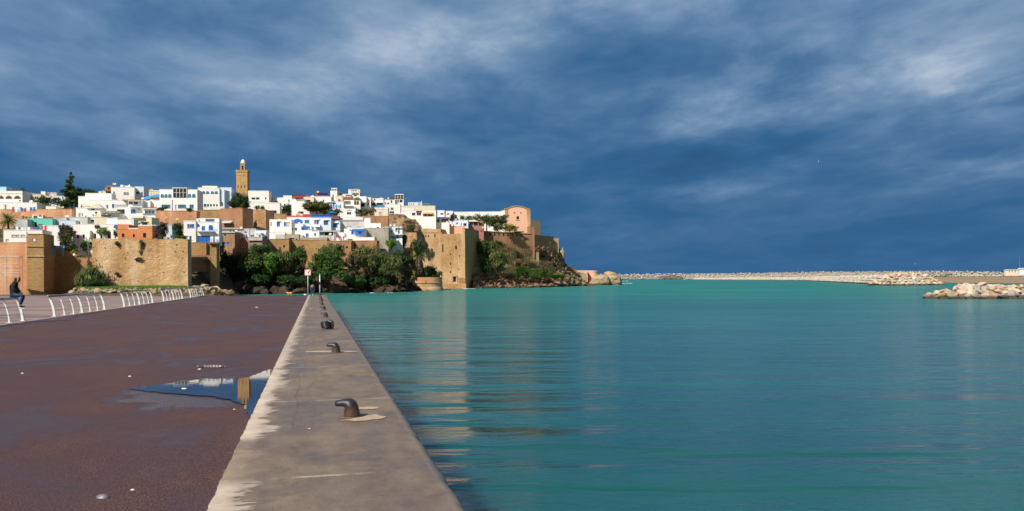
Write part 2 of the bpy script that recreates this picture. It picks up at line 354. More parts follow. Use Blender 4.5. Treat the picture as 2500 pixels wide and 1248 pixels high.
def mat_asphalt():
    m,t,b = mat('asphalt')
    tc = t.new('ShaderNodeTexCoord').outputs['Object']
    sp = t.new('ShaderNodeSeparateXYZ', {0:tc})
    fine = t.noise(tc, 55, 5, .75); med = t.noise(tc, 9, 5, .65); big = t.noise(t.mapping(tc,(.45,.28,1)), 1.0, 5, .55, .6)
    c = t.ramp(fine, [(.32,(.017,.009,.009)),(.50,(.088,.038,.034)),(.62,(.21,.115,.098)),(.72,(.48,.36,.30))])
    vo = t.new('ShaderNodeTexVoronoi', {'Vector':tc,'Scale':42.0}); 
    fl = t.ramp(vo.outputs['Distance'], [(.05,1.0),(.22,0.0)]); pick = t.ramp(t.new('ShaderNodeSeparateColor',{0:vo.outputs['Color']}).outputs[0], [(.86,0.0),(.90,1.0)])
    c = t.mix(t.m('MULTIPLY', t.m('MULTIPLY', fl, pick), .9), c, (.55,.46,.38))
    c = t.mix(t.m('MULTIPLY', t.ramp(med,[(.45,0.0),(.7,1.0)]), .35), c, (.045,.024,.022))
    wet = t.ramp(big, [(.43,0.0),(.62,1.0)])
    pc = G(540,950,0); pq = (pc.dot(QV), pc.dot(QU)); pdx = t.m('DIVIDE', t.m('SUBTRACT', sp.outputs[0], pq[0]), 1.9); pdy = t.m('DIVIDE', t.m('SUBTRACT', sp.outputs[1], pq[1]), 2.4)
    rim = t.m('ADD', t.m('ADD', t.m('MULTIPLY',pdx,pdx), t.m('MULTIPLY',pdy,pdy)), t.m('MULTIPLY', t.m('SUBTRACT', t.noise(tc, 1.6, 5, .6), .5), 1.6))
    wet = t.m('MAXIMUM', wet, t.ramp(rim, [(.55,1.35),(1.25,0.0)]))        # ground still soaked round the puddle
    c = t.mix(t.m('MULTIPLY', wet, .40), c, (.042,.024,.024))
    # dusty dry film patches
    dry = t.ramp(t.noise(t.mapping(tc,(.5,.7,1),(0,0,0),(5,3,0)), 1.0, 7, .68, .4), [(.58,0.0),(.74,.55)])
    c = t.mix(t.m('MULTIPLY', dry, .45), c, (.15,.10,.085))
    t.l.new(c, b.inputs['Base Color'])
    t.l.new(t.m('SUBTRACT', .80, t.m('MULTIPLY', wet, .42)), b.inputs['Roughness'])
    b.inputs['Specular IOR Level'].default_value = .36
    bm = t.new('ShaderNodeBump', {'Height':t.m('ADD', fine, t.m('MULTIPLY', med, .8)),'Strength':t.m('SUBTRACT', .75, t.m('MULTIPLY', wet, .35)),'Distance':.012})
    t.l.new(bm.outputs[0], b.inputs['Normal']); return m
def mat_quay():
    m,t,b = mat('quay_concrete')
    tc = t.new('ShaderNodeTexCoord').outputs['Object']
    sp = t.new('ShaderNodeSeparateXYZ', {0:tc}); X, Y = sp.outputs[0], sp.outputs[1]
    n1 = t.noise(t.mapping(tc,(.9,.45,1)), 1.0, 8, .62, .5); n2 = t.noise(t.mapping(tc,(2.4,1.5,2)), 1.2, 9, .72); n3 = t.noise(tc, 40, 5, .7)
    c = t.ramp(t.m('ADD', t.m('MULTIPLY',n1,.5), t.m('MULTIPLY',n2,.5)), [(.36,(.125,.085,.062)),(.50,(.195,.142,.100)),(.63,(.270,.205,.145))])
    c = t.mix(.55, c, t.ramp(n3,[(.3,.55),(.7,1.4)]), 'MULTIPLY')
    # pale dry cement along the landward edge, in ragged teeth
    teeth = t.m('ADD', t.m('MULTIPLY', t.noise(t.mapping(tc,(.6,1.1,1),(0,0,0),(0,3.3,0)),1.0,9,.70,.3), 1.15), t.m('MULTIPLY', t.noise(t.mapping(tc,(2.2,7,1)),1.2,8,.72,.4), .80))
    edge = t.m('SUBTRACT', teeth, t.m('MULTIPLY', t.m('ADD', X, -XL), 1.15))
    pale = t.ramp(edge, [(.685,0.0),(.71,.75),(.82,1.0)])
    lr = t.noise(t.mapping(tc,(.3,.20,1),(0,0,0),(2.2,7,0)), 1.0, 4, .6)
    ym = t.ramp(t.m('DIVIDE', t.m('ADD', Y, t.m('MULTIPLY', t.m('SUBTRACT', n2, .5), .8)), 24.0), [(.335,1.0),(.350,.10),(.425,.10),(.44,1.0),(.80,1.0),(.95,.75)])
    palef = t.m('MULTIPLY', pale, ym)
    c = t.mix(palef, c, t.ramp(n2,[(.3,(.36,.29,.23)),(.7,(.56,.47,.38))]))
    # cross joints with a line of pale mortar
    jf = t.m('ABSOLUTE', t.m('SUBTRACT', t.m('FRACT', t.m('DIVIDE', t.m('ADD', Y, t.m('MULTIPLY', t.m('SUBTRACT', n2,.5), .12)), 5.2)), .6))
    j = t.ramp(jf, [(.0,1.0),(.0035,.9),(.008,0.0)])
    jp = t.ramp(t.noise(t.mapping(tc,(1.2,.2,1)),1.0,5,.6), [(.44,0.0),(.56,1.0)])
    c = t.mix(t.m('MULTIPLY', j, jp), c, (.46,.38,.28))
    # seaward arris: worn, paler
    ar = t.ramp(t.m('ADD', X, t.m('MULTIPLY', n2, .12)), [(XR-.02,0.0),(XR+.10,.6)]) if False else t.m('MULTIPLY', t.m('GREATER_THAN', t.m('ADD', X, t.m('MULTIPLY', n2, .16)), XR+.04), .45)
    c = t.mix(ar, c, (.24,.20,.155))
    # hairline cracks running along
    wv = t.m('ABSOLUTE', t.m('SUBTRACT', t.m('ADD', X, t.m('MULTIPLY', t.m('SUBTRACT', t.noise(t.mapping(tc,(0,.22,0)),1.0,5,.6), .5), .75)), -.30*QC))
    ck = t.m('LESS_THAN', wv, .007)
    ck2 = t.m('LESS_THAN', t.m('ABSOLUTE', t.m('SUBTRACT', t.m('ADD', X, t.m('MULTIPLY', t.m('SUBTRACT', t.noise(t.mapping(tc,(0,.45,0),(0,0,0),(0,9,0)),1.0,5,.6), .5), .6)), -.08)), .006)
    c = t.mix(t.m('MULTIPLY', t.m('MAXIMUM', ck, ck2), t.m('MULTIPLY', t.m('GREATER_THAN', Y, 11.0), .5)), c, (.07,.048,.038))
    # dark splashes
    c = t.mix(t.m('MULTIPLY', t.ramp(t.noise(t.mapping(tc,(1.6,4.2,1),(0,0,0),(4,4,0)),1.0,5,.6),[(.62,0.0),(.70,1.0)]), .5), c, (.055,.034,.036))
    t.l.new(c, b.inputs['Base Color'])
    wet = t.ramp(n1, [(.40,1.0),(.60,0.0)])
    r_ = t.m('ADD', t.m('SUBTRACT', .66, t.m('MULTIPLY', wet, .26)), t.m('MULTIPLY', palef, .25))
    t.l.new(r_, b.inputs['Roughness']); b.inputs['Specular IOR Level'].default_value=.45
    bump(t, b, t.m('ADD', t.m('MULTIPLY', n3, .35), t.m('ADD', t.m('MULTIPLY', n2, 1.0), t.m('MULTIPLY', ck, -.6))), .55, .012); return m
def mat_paving():
    m,t,b = mat('paving')
    tc = t.new('ShaderNodeTexCoord').outputs['Object']
    br = t.new('ShaderNodeTexBrick', {'Vector':t.mapping(tc,(1,1,1)),'Scale':1.0,'Brick Width':.8,'Row Height':.8,'Mortar Size':.012,'Color1':(.30,.20,.165,1),'Color2':(.22,.14,.12,1),'Mortar':(.10,.07,.06,1)})
    n = t.noise(t.mapping(tc,(.10,.30,1),(0,0,R(-12))), 1.0, 6, .6, .4); n2 = t.noise(tc, 3, 5, .6)
    c = t.mix(t.ramp(n,[(.4,0.0),(.55,.8)]), br.outputs['Color'], (.40,.29,.235))
    wet = t.ramp(t.noise(t.mapping(tc,(.14,.5,1),(0,0,R(-12)),(3,1,0)),1.0,5,.6,.3),[(.45,0.0),(.58,1.0)])
    c = t.mix(t.m('MULTIPLY', wet, .5), c, (.10,.066,.06))
    t.l.new(c, b.inputs['Base Color']); t.l.new(t.m('SUBTRACT', .75, t.m('MULTIPLY', wet, .42)), b.inputs['Roughness'])
    bump(t, b, n2, .2, .01); return m
plaster('kerb_stone',(.46,.35,.29),(.25,.18,.15),.8,.6); mat_water(); mat_asphalt(); mat_quay(); mat_paving()
WZ = -2.0
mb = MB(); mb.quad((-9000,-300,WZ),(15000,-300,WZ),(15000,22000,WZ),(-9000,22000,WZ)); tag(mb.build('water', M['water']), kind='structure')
mb = MB(); mb.quad((-9000,-300,WZ-9),(15000,-300,WZ-9),(15000,22000,WZ-9),(-9000,22000,WZ-9)); tag(mb.build('seabed', M['sand']), kind='structure')

# quay slab with a rounded seaward edge, one notch broken out of it
def quay():
    o = MB(); rr=.13; prof=[(XL,-.35),(XL,0.0)]+[(lerp(XL,XR-rr*.2,k/9),0.0) for k in range(1,10)]
    for k in range(1,9):
        a = math.pi/2*k/8; prof.append((XR-rr*.2+rr*math.sin(a), -rr*(1-math.cos(a))))
    prof += [(XR+rr*.8,-3.2)]
    prof=[p for i,p in enumerate(prof) if i==0 or p!=prof[i-1]]
    ys=[]; y=-6.0
    while y < FARY:
        ys.append(y); y += .05 if 3<y<9 else (.08 if y<24 else (.2 if y<50 else .5))
    ys.append(FARY); n=len(prof); vs=[]
    notch = [(16.9,.28,.10),(6.0,.02,0.0)]
    for y in ys:
        for i,(x,z) in enumerate(prof):
            ex = max(0,(x-(XR-.12))/.12); w = fbm((x*3,y*1.4,0))*.012 + fbm((x*9,y*7,3))*.004
            zz = z; xx = x
            if i>1 and z>-3: zz += fbm((x*.8,y*.35,9))*.006 - ex*abs(fbm((x*2,y*2.2,5)))*.014; xx += ex*fbm((1,y*2.6,7))*.012
            if i in (0,1): xx += fbm((2,y*2.1,4))*.012 + fbm((7,y*7,4))*.010
            for ny,nx,nd in notch:
                if abs(y-ny)<.28 and x>XR-nx and z>-.12: zz = min(zz, -nd*1.5 if abs(y-ny)<.2 else zz)
            vs.append((xx,y,zz))
    fs=[(j*n+i,j*n+i+1,(j+1)*n+i+1,(j+1)*n+i) for j in range(len(ys)-1) for i in range(n-1)]
    fs.append(tuple((len(ys)-1)*n+i for i in range(n)))
    o.add(vs,fs); q = o.build('quay', M['quay_concrete'], smooth=True); q.rotation_euler=(0,0,QROT)
    return tag(q, kind='structure')
quay()
# asphalt: slightly uneven sheet ending at the quay slab, a hair lower
def asphalt():
    o=MB(); XK=-13.0; xs=list(np.linspace(XK,XL,26)); ys=list(np.arange(-4,30,.5))+list(np.linspace(30,FARY,60)); n=len(xs)
    vs=[(x + (fbm((2,y*.8,4))*.0 if i<n-1 else .05), y, -.034+fbm((x*.25,y*.25,1))*.006) for y in ys for i,x in enumerate(xs)]
    fs=[(j*n+i,j*n+i+1,(j+1)*n+i+1,(j+1)*n+i) for j in range(len(ys)-1) for i in range(n-1)]
    o.add(vs,fs); o.add([(XK-.02,FARY,-.01),(XL,FARY,-.01),(XL,FARY,-3.2),(XK-.02,FARY,-3.2)],[(0,3,2,1)])
    a=o.build('asphalt', M['asphalt'], smooth=True); a.rotation_euler=(0,0,QROT); tag(a,kind='structure')
    # pale kerb strip and the promenade paving beyond
    o=MB(); o.box(XK-.34,XK,-4,FARY,-.4,-.022); k=o.build('kerb', M['kerb_stone']); k.rotation_euler=(0,0,QROT); tag(sub_bevel(k,.015), kind='structure')
    o=MB(); o.add([(XK-.34,-4,-.015),(XK-.34,FARY,-.015),(-90,FARY+62,-.015),(-90,-4,-.015)],[(0,3,2,1)])
    o.add([(XK-.34,FARY,-.015),(-90,FARY+62,-.015),(-90,FARY+62,-3),(XK-.34,FARY,-3)],[(0,1,2,3)])
    k=o.build('pavement', M['paving']); k.rotation_euler=(0,0,QROT); tag(k,kind='structure')
asphalt()
# puddles: flat sheets of standing rain water
def mat_puddle():
    m,t,b = mat('puddle_water', {'Base Color':(.032,.022,.024,1),'Roughness':.015,'IOR':1.5})
    tc = t.new('ShaderNodeTexCoord').outputs['Object']
    b.inputs['Specular IOR Level'].default_value=.5
    bump(t,b,t.noise(t.mapping(tc,(3,9,1)),1.0,3,.5),.03,.006)
mat_puddle()
def mat_wet():
    m,t,b = mat('wet_asphalt', {'Roughness':.30}); tc = t.new('ShaderNodeTexCoord').outputs['Object']; f=t.noise(tc,55,5,.75)
    t.l.new(t.ramp(f,[(.3,(.014,.008,.008)),(.55,(.045,.024,.022)),(.75,(.14,.09,.075))]), b.inputs['Base Color']); bump(t,b,f,.45,.008)
mat_wet()
def puddle(pts, z=-.020, jag=.06, sub=7, label=None):
    c = [G(x,y,z) for x,y in pts]; out=[]
    for i,a in enumerate(c):
        b_=c[(i+1)%len(c)]
        for k in range(sub):
            p=a.lerp(b_,k/sub); j=fbm((p.x*2.1,p.y*2.1,3))*jag; j2=fbm((p.x*9,p.y*9,8))*jag*.35
            out.append((p.x+j,p.y+(j+j2)*1.6,z))
    bm=bmesh.new(); vs=[bm.verts.new(v) for v in out]; f=bm.faces.new(vs); bmesh.ops.triangulate(bm,faces=[f])
    me=bpy.data.meshes.new('puddle'); bm.to_mesh(me); bm.free(); me.materials.append(M['puddle_water'])
    o=bpy.data.objects.new('puddle',me); COL.objects.link(o); tag(o,kind='structure')
    if o.data.polygons and o.data.polygons[0].normal.z<0: me.flip_normals()
RIM=True
puddle([(312,950),(372,941),(440,933),(500,924),(560,925),(600,922),(630,912),(661,901),(690,900),(670,925),(655,950),(637,985),(615,1020),(596,1008),(598,985),(565,978),(520,968),(470,965),(430,961),(385,956)])
puddle([(478,894),(500,891),(538,892),(552,895),(530,897),(495,897)], jag=.03)

# ---------------- terrain sheets ----------------
def sheet(name, rows, material, nu=60, nv=16, amp=.6, sc=.25, seed=0, kind='structure', ridged=0.0, smooth=True, bed=0.0):
    """rows: list of rows (top to bottom) of (px, py, D) control points"""
    ps=[[P(*c) for c in r] for r in rows]
    def ev(r,u):
        k=u*(len(r)-1); i=min(int(k),len(r)-2); return r[i].lerp(r[i+1],k-i)
    vs=[]
    for j in range(nv+1):
        v=j/nv*(len(ps)-1); a=min(int(v),len(ps)-2); t=v-a
        for i in range(nu+1):
            p=ev(ps[a],i/nu).lerp(ev(ps[a+1],i/nu),t)
            d=fbm((p.x*sc+seed,p.y*sc,p.z*sc*1.6),5)*amp
            if ridged: d+=ridged*(abs(fbm((p.x*sc*2,p.y*sc*2+seed,p.z*sc*3),4))-.3)
            if bed: d+=bed*fbm((p.x*.03,seed,p.z*.9),3)
            vs.append((p.x+d*.3,p.y-d,p.z+d*.35))
    n=nu+1; fs=[(j*n+i,(j+1)*n+i,(j+1)*n+i+1,j*n+i+1) for j in range(nv) for i in range(nu)]
    o=MB(); o.add(vs,fs); ob=o.build(name, M[material] if isinstance(material,str) else material, smooth=smooth)
    if kind: tag(ob,kind=kind)
    return ob
D0K=[(-80,206),(470,212),(540,240),(640,268),(900,276),(1010,300),(1150,346),(1300,378),(1420,400)]
def DA(px, yb): return interp(px,D0K) + (590-yb)*1.0
def HD(x,y): return max(DA(x,y)+7, interp(x,D0K)+8, interp(x,[(985,308),(1012,352),(1100,352),(1165,362),(1320,385)]))
# hill under the town
HX=list(range(-120,1321,60))
def hy(x,y): return y+10+interp(x,[(1000,0),(1090,14),(1180,12),(1320,30)])
sheet('hill', [[(x, interp(x,[(-120,512),(600,506),(900,512),(1100,545),(1320,600)]), 480) for x in HX]]+[[(x, hy(x,y), HD(x,y)) for x in HX] for y in (500,530,560,582)]+[[(x, 690, HD(x,590)) for x in HX]], 'earth', 90, 30, .8, .2)
# low ground between promenade and the left walls
mb=MB(); 
sheet('ground', [[(-200,719,212),(40,719,212),(150,718,212),(205,704,212),(300,703,212),(470,702,212)],[(-200,721,190),(40,721,190),(150,720,190),(205,708,190),(300,706,188),(480,706,190)],[(-200,724,160),(40,724,160),(150,723,160),(205,714,160),(300,712,160),(490,714,165)],[(-200,732,128),(40,732,125),(150,731,124),(205,728,122),(300,726,120),(480,728,112)]], 'earth', 50, 16, .15,.3)
sheet('ground', [[(455,640,240),(500,628,246),(550,640,256)],[(455,668,232),(500,664,236),(560,670,250)],[(455,700,215),(500,702,222),(575,706,240)],[(460,712,190),(510,714,205),(590,720,235)],[(478,735,113),(560,738,130),(620,745,200)]], 'earth', 40, 24, .8,.3)
# cliff under the town
sheet('cliff', [[(540,606,262),(640,612,272),(760,622,276),(870,625,280),(960,612,290),(1030,640,300),(1080,700,318)],
                [(540,640,254),(640,640,264),(760,645,268),(870,650,270),(960,640,280),(1030,655,296),(1080,702,316)],
                [(540,675,248),(640,672,258),(760,680,262),(870,685,263),(960,680,272),(1030,680,290),(1080,704,314)],
                [(540,705,243),(640,705,250),(760,706,255),(870,707,256),(960,705,265),(1030,703,284),(1080,707,312)],
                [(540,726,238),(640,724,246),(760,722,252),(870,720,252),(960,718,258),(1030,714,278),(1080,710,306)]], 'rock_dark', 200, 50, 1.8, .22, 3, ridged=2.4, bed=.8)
sheet('cliff', [[(948,524,336),(985,525,336),(1030,541,340)],[(950,550,326),(985,560,326),(1020,566,330)]], 'rock', 40, 24, .7, .3, 44, ridged=.9, bed=.9)
# headland right of the fort
sheet('hillside', [[(1155,575,352),(1200,600,366),(1250,618,376),(1300,620,388),(1340,640,402),(1385,655,425),(1425,668,440)],
                [(1155,610,349),(1200,622,360),(1250,640,368),(1300,645,380),(1340,655,396),(1385,665,418),(1425,674,436)],
                [(1155,640,346),(1200,650,354),(1250,660,362),(1300,665,372),(1340,670,388),(1385,676,410),(1425,682,430)],
                [(1155,668,342),(1200,672,348),(1250,676,355),(1300,678,366),(1340,681,380),(1385,685,402),(1425,689,424)]], 'hill_grass', 120, 40, 1.0, .25, 11)
sheet('cliff', [[(1155,664,344),(1200,669,350),(1250,673,357),(1300,676,368),(1345,678,382),(1400,682,404),(1440,690,428)],
                [(1155,673,340),(1200,676,345),(1250,679,352),(1300,683,362),(1345,686,376),(1400,688,398),(1440,694,424)],
                [(1155,686,339),(1200,687,346),(1250,689,353),(1300,691,362),(1345,692,376),(1400,693,399),(1440,697,422)],
                [(1155,697,336),(1200,699,340),(1250,699,347),(1300,699,354),(1345,698,368),(1400,697,392),(1440,699,416)],
                [(1155,706,330),(1200,706,334),(1250,705,341),(1300,704,348),(1345,702,362),(1400,700,388),(1440,701,412)]], 'rock', 200, 44, 1.3, .35, 21, ridged=2.6, bed=1.5)
sheet('cliff', [[(1296,590,394),(1330,590,402),(1362,600,414),(1378,640,428)],[(1300,625,390),(1335,625,400),(1365,635,412),(1392,655,430)],[(1308,650,386),(1340,655,394),(1372,662,410),(1412,672,432)],[(1330,668,382),(1360,672,392),(1392,680,410),(1428,690,428)]], 'rock', 60, 40, 1.6, .3, 33, ridged=2.2, bed=1.2)
# ================= HOUSES: every facade measured in the photograph, stood on the hill at its own distance =================
TR=[0,0,1.0]
Z1=(0,380,5.2); Z2=(160,420,6.238); Z3=(340,380,5.2); Z4=(600,440,6.24); Z5=(780,440,6.24); Z6=(980,460,4.8)
Z7=(0,540,4.8); Z8=(220,560,6.241); Z9=(500,560,6.24); Z10=(800,560,6.24); Z11=(1100,560,5.68); ID=(0,0,1.0)
def use(z): TR[:] = z
def tx(x,y): return (TR[0]+x/TR[2], TR[1]+y/TR[2])
class Fr:
    def __init__(s, px, py, D, phi): s.O=P(px,py,D); s.phi=phi; s.e=Vector((math.cos(phi),math.sin(phi),0)); s.n=Vector((s.e.y,-s.e.x,0))
    def loc(s, px, py, y=0.0):                 # local x, z of a pixel on the plane y metres behind the facade
        r=ray(px,py); c=Vector((0,0,EYE)); o=s.O-s.n*y
        t=(o-c).dot(s.n)/r.dot(s.n); p=c+r*t-s.O
        return p.dot(s.e), p.z
def grid_wall(mb, x0,x1,z0,z1, holes, T, mi=0, rec=.25):
    xs=sorted({x0,x1,*[h[0] for h in holes],*[h[1] for h in holes]}); zs=sorted({z0,z1,*[h[2] for h in holes],*[h[3] for h in holes]})
    for a,b in zip(xs,xs[1:]):
        for c,d in zip(zs,zs[1:]):
            mx,mz=(a+b)/2,(c+d)/2
            if any(h[0]<mx<h[1] and h[2]<mz<h[3] for h in holes): continue
            mb.add([(a,0,c),(b,0,c),(b,0,d),(a,0,d)],[(0,1,2,3)],mi)
    for h in holes:
        a,b,c,d=h; mb.add([(a,0,c),(b,0,c),(b,0,d),(a,0,d),(a,rec,c),(b,rec,c),(b,rec,d),(a,rec,d)],[(0,4,5,1),(1,5,6,2),(2,6,7,3),(3,7,4,0)],mi)
    mb.add([(x0,0,z0),(x1,0,z0),(x1,0,z1),(x0,0,z1),(x0,T,z0),(x1,T,z0),(x1,T,z1),(x0,T,z1)],[(1,5,6,2),(5,4,7,6),(4,0,3,7),(3,2,6,7),(0,4,5,1)],mi)
def archpts(a,b,c,d,n=8):
    r=(b-a)/2; r=min(r,(d-c)*.9); cx=(a+b)/2
    return [(a,c),(b,c)]+[(cx+(b-a)/2*math.cos(math.pi*k/n), d-r+r*math.sin(math.pi*k/n)) for k in range(n+1)]
FRM={'g':('dark_glass','white_paint'),'b':('blue','blue'),'k':('deep_blue','deep_blue'),'c':('blue_glass','cyan'),'t':('dark_glass','tan'),'r':('dark_glass','white_paint'),'w':('dark_glass','white_paint'),
     'n':('brown','brown'),'y':('grey_plaster','grey_plaster'),'v':('blue_glass','white_paint'),'o':('dark_glass','sky_blue'),'m':('brown_plaster','tan'),'p':('sky_blue','sky_blue'),'x':('grey_plaster','white_paint')}
def window(root, fr, w):
    a0,b0,a1,b1,k=w[:5]; p,q=tx(a0,b0),tx(a1,b1)
    x0,zt=fr.loc(p[0],p[1]); x1,_=fr.loc(q[0],q[1]); zb=fr.loc((p[0]+q[0])/2,q[1])[1]; zt=fr.loc((p[0]+q[0])/2,p[1])[1]
    name='door' if (len(w)>5 and w[5]=='door') else ('shutter' if k in('b','k','p') and not(len(w)>5) else 'window'); mb=MB(); ww=x1-x0; hh=zt-zb
    if k[0]=='a':
        g,f={'a':('dark_opening','white_paint'),'ad':('dark_opening',None),'ab':('blue','blue'),'at':('dark_glass','tan'),'ac':('blue_glass','cyan'),'ag':('dark_glass','white_paint')}[k]
        pts=archpts(x0,x1,zb,zt); mb.prism(pts,-.03,.02,0)
        if f:
            t=max(.10,ww*.09); inn=archpts(x0+t,x1-t,zb,zt-t); n=len(pts)
            for i in range(1,n):
                j=(i+1)%n; mb.add([(pts[i][0],-.10,pts[i][1]),(pts[j][0],-.10,pts[j][1]),(inn[j][0],-.10,inn[j][1]),(inn[i][0],-.10,inn[i][1]),
                    (pts[i][0],-.03,pts[i][1]),(pts[j][0],-.03,pts[j][1])],[(0,3,2,1),(0,1,5,4)],1)
            mb.box((x0+x1)/2-.04,(x0+x1)/2+.04,-.08,-.03,zb,zt-t,1); mb.box(x0,x1,-.08,-.035,(zb+zt)/2-.03,(zb+zt)/2+.03,1)
        ms=[M[g],M[f or g]]
    elif k=='d':
        mb.box(x0,x1,.24,.30,zb,zt,0); mb.box(x0-.02,x1+.02,-.06,.06,zb-.08,zb-.002,1); ms=[M['dark_opening'],M['grey_plaster']]
    else:
        g,f=FRM[k]; mb.box(x0,x1,.16,.20,zb,zt,0); t=.07
        mb.box(x0,x1,.06,.15,zt-t,zt-.002,1); mb.box(x0,x1,.06,.15,zb+.002,zb+t,1)
        nb=max(1,int(round(ww/(.55 if k in 'rc' else 1.1))))
        for i in range(nb+1):
            c=lerp(x0+t/2+.002,x1-t/2-.002,i/nb); mb.box(c-t/2,c+t/2,.07,.14,zb+t,zt-t,1)
        mb.box(x0-.05,x1+.05,-.08,.05,zb-.09,zb-.002,2)
        ms=[M[g],M[f],M['grey_plaster']]
    mb.build(name, ms, root)
    return (x0,x1,zb,zt) if k[0]!='a' else None
def part_ex(root, fr, e, T):
    nm=e[0]
    if nm in('gable','canopy_roof','roof_slope') or isinstance(e[1],(list,tuple)):
        pts,mt,pr,dep=e[1],e[2],e[3],e[4]; pl=[fr.loc(*tx(*p),y=-pr) for p in pts]
        mb=MB(); mb.prism(pl[::-1] if False else pl, -pr, -pr+dep); return mb.build(nm, M[mt], root)
    _,a0,b0,a1,b1,mt,pr=e[:7]; dep=e[7] if len(e)>7 else (pr+.05 if pr>0 else 4.0)
    p,q=tx(a0,b0),tx(a1,b1); x0,zt=fr.loc(p[0],p[1],-pr); x1,zb=fr.loc(q[0],q[1],-pr); y0=-pr; y1=y0+dep
    mb=MB()
    if nm=='railing':
        n=max(2,int((x1-x0)/.45)); 
        mb.box(x0,x1,y0,y0+.08,zt-.08,zt); mb.box(x0,x1,y0,y0+.08,zb,zb+.07)
        for i in range(n+1): c=lerp(x0+.03,x1-.03,i/n); mb.box(c-.025,c+.025,y0+.02,y0+.06,zb+.07,zt-.08)
    elif nm in('pergola','glazing','trellis'):
        n=max(2,int((x1-x0)/1.0)); m=max(2,int((zt-zb)/1.0))
        for i in range(n+1):
            c=lerp(x0+.06,x1-.06,i/n); mb.box(c-.06,c+.06,y0,y0+.12,zb,zt-.08)
            mb.box(c-.05,c+.05,y0+.121,y0+dep,zt-.2,zt-.08)
        mb.box(x0-.1,x1+.1,y0-.05,y0+.15,zt-.08,zt+.05)
        if nm=='glazing':
            for j in range(1,m): c=lerp(zb,zt,j/m); mb.box(x0,x1,y0+.02,y0+.10,c-.05,c+.05)
            mb.box(x0,x1,y0+.13,y0+.2,zb,zt-.1,1)
            return mb.build(nm,[M[mt],M['dark_glass']],root)
    elif nm=='tent':
        cx=(x0+x1)/2; h=zt-zb; mb.add([(x0,y0,zb),(x1,y0,zb),(x1,y1,zb),(x0,y1,zb),(x0,y0,zb+h*.55),(x1,y0,zb+h*.55),(x1,y1,zb+h*.55),(x0,y1,zb+h*.55),(cx,(y0+y1)/2,zt)],
            [(0,1,5,4),(1,2,6,5),(2,3,7,6),(3,0,4,7),(4,5,8),(5,6,8),(6,7,8),(7,4,8)])
    elif nm=='hip_roof':
        o=.25; cx=(x0+x1)/2; l=(x1-x0)*.18 if dep>3 else .01
        mb.add([(x0-o,y0-o,zb),(x1+o,y0-o,zb),(x1+o,y1+o,zb),(x0-o,y1+o,zb),(cx-l,(y0+y1)/2,zt),(cx+l,(y0+y1)/2,zt)],[(0,1,5,4),(1,2,5),(2,3,4,5),(3,0,4),(0,3,2,1)])
    elif nm=='awning':
        mb.add([(x0,y0,zb),(x1,y0,zb),(x1,.02,zt),(x0,.02,zt),(x0,y0,zb-.15),(x1,y0,zb-.15),(x0,.02,zb-.15),(x1,.02,zb-.15)],[(0,1,2,3),(4,5,1,0),(3,2,7,6),(5,7,2,1),(4,0,3,6)])
    else:
        mb.box(x0,x1,y0,y1,zb,zt)
        if nm in('upper_storey','parapet','roof_slab','balcony'): mb.box(x0-.05,x1+.05,y0-.05,y1+.02,zt+.002,zt+.12)
    return mb.build(nm, M[mt], root)
def H(name,label,x0,yt,x1,yb,mt,wins=(),ex=(),dd=0,D=None,phi=None,T=7,cat=None,group=None,down=4,batter=0,cop=True,D1=None):
    a,b=tx(x0,yt); c,d=tx(x1,yb)
    if D is None: D=DA((a+c)/2,d)+dd
    al=math.atan((a-1250)/F)
    if D1 is not None:
        A=P(a,d,D); B=P(c,d,D1); phi=math.atan2(B.y-A.y,B.x-A.x)
    elif phi is None: phi=-al*.5
    else: phi=R(phi)
    fr=Fr(a,d,D,phi); W=fr.loc(c,d)[0]; zt=fr.loc((a+c)/2,b)[1]
    root=empty(name,fr.O,phi); tag(root,label,cat or name.replace('_',' '),group)
    mb=MB(); hs=[h for h in (window(root,fr,w) for w in wins) if h]
    hs=[h for h in hs if h[0]>0.02 and h[1]<W-.02 and h[3]<zt-.02]
    grid_wall(mb,0,W,-down,zt,hs,T)
    if cop: mb.box(-.06,W+.06,-.07,T+.05,zt+.003,zt+.14)
    mb.build('wall',M[mt],root)
    for e in ex: part_ex(root,fr,e,T)
    root['_w']=W; del root['_w']
    return root,fr
white,cream='white','cream'
use(Z1)
H('white_house','white house with three tan arched windows high at the far left',-60,455,285,600,white,[(70,505,156,550,'at'),(176,505,266,550,'at'),(242,562,262,580,'d'),(-30,505,50,550,'at')],
  [('upper_storey',-60,400,80,455,'pale_blue',-1.5),('pergola',85,425,240,455,'brown',-1.0,3),('parapet',-60,478,285,486,cream,.12)],T=16,phi=4)
H('white_house','low white house with laundry along its terrace above the long orange wall',-60,598,468,692,white,[(160,652,180,682,'m'),(250,656,278,684,'d'),(380,656,410,684,'d')],[('parapet',40,622,62,680,cream,.3)],T=8)
H('cream_house','small cream hut between the arched white house and the pine tree',412,492,520,592,cream,[(440,520,470,545,'d')],dd=4,T=5)
H('white_house','white house with square stair block left of the tall pine',520,515,830,600,white,[(600,472,640,486,'m'),(735,528,752,545,'d'),(790,525,806,545,'d')],
  [('upper_storey',520,458,574,515,white,-.4,3),('upper_storey',580,470,720,515,'grey_plaster',-2,3),('pergola',724,462,786,515,'brown',-1.5,3)],dd=14)
H('white_hut','low curved white roof hut beneath the dark garden trees at left',582,646,714,690,white,[],dd=-2,T=4)
H('city_wall','long orange plaster wall across the left of the town',-80,686,912,800,'orange_wall',[(40,760,44,764,'d')],T=13,phi=3,cat='wall',down=3)
H('hut','small white hut with brown door in front of the orange wall',410,756,545,806,white,[(425,765,476,797,'n','door')],dd=0,T=3)
H('hut','tiny white hut with brown door beside a white dish at the orange wall',795,748,850,790,white,[(806,760,830,788,'n','door')],T=2.5)
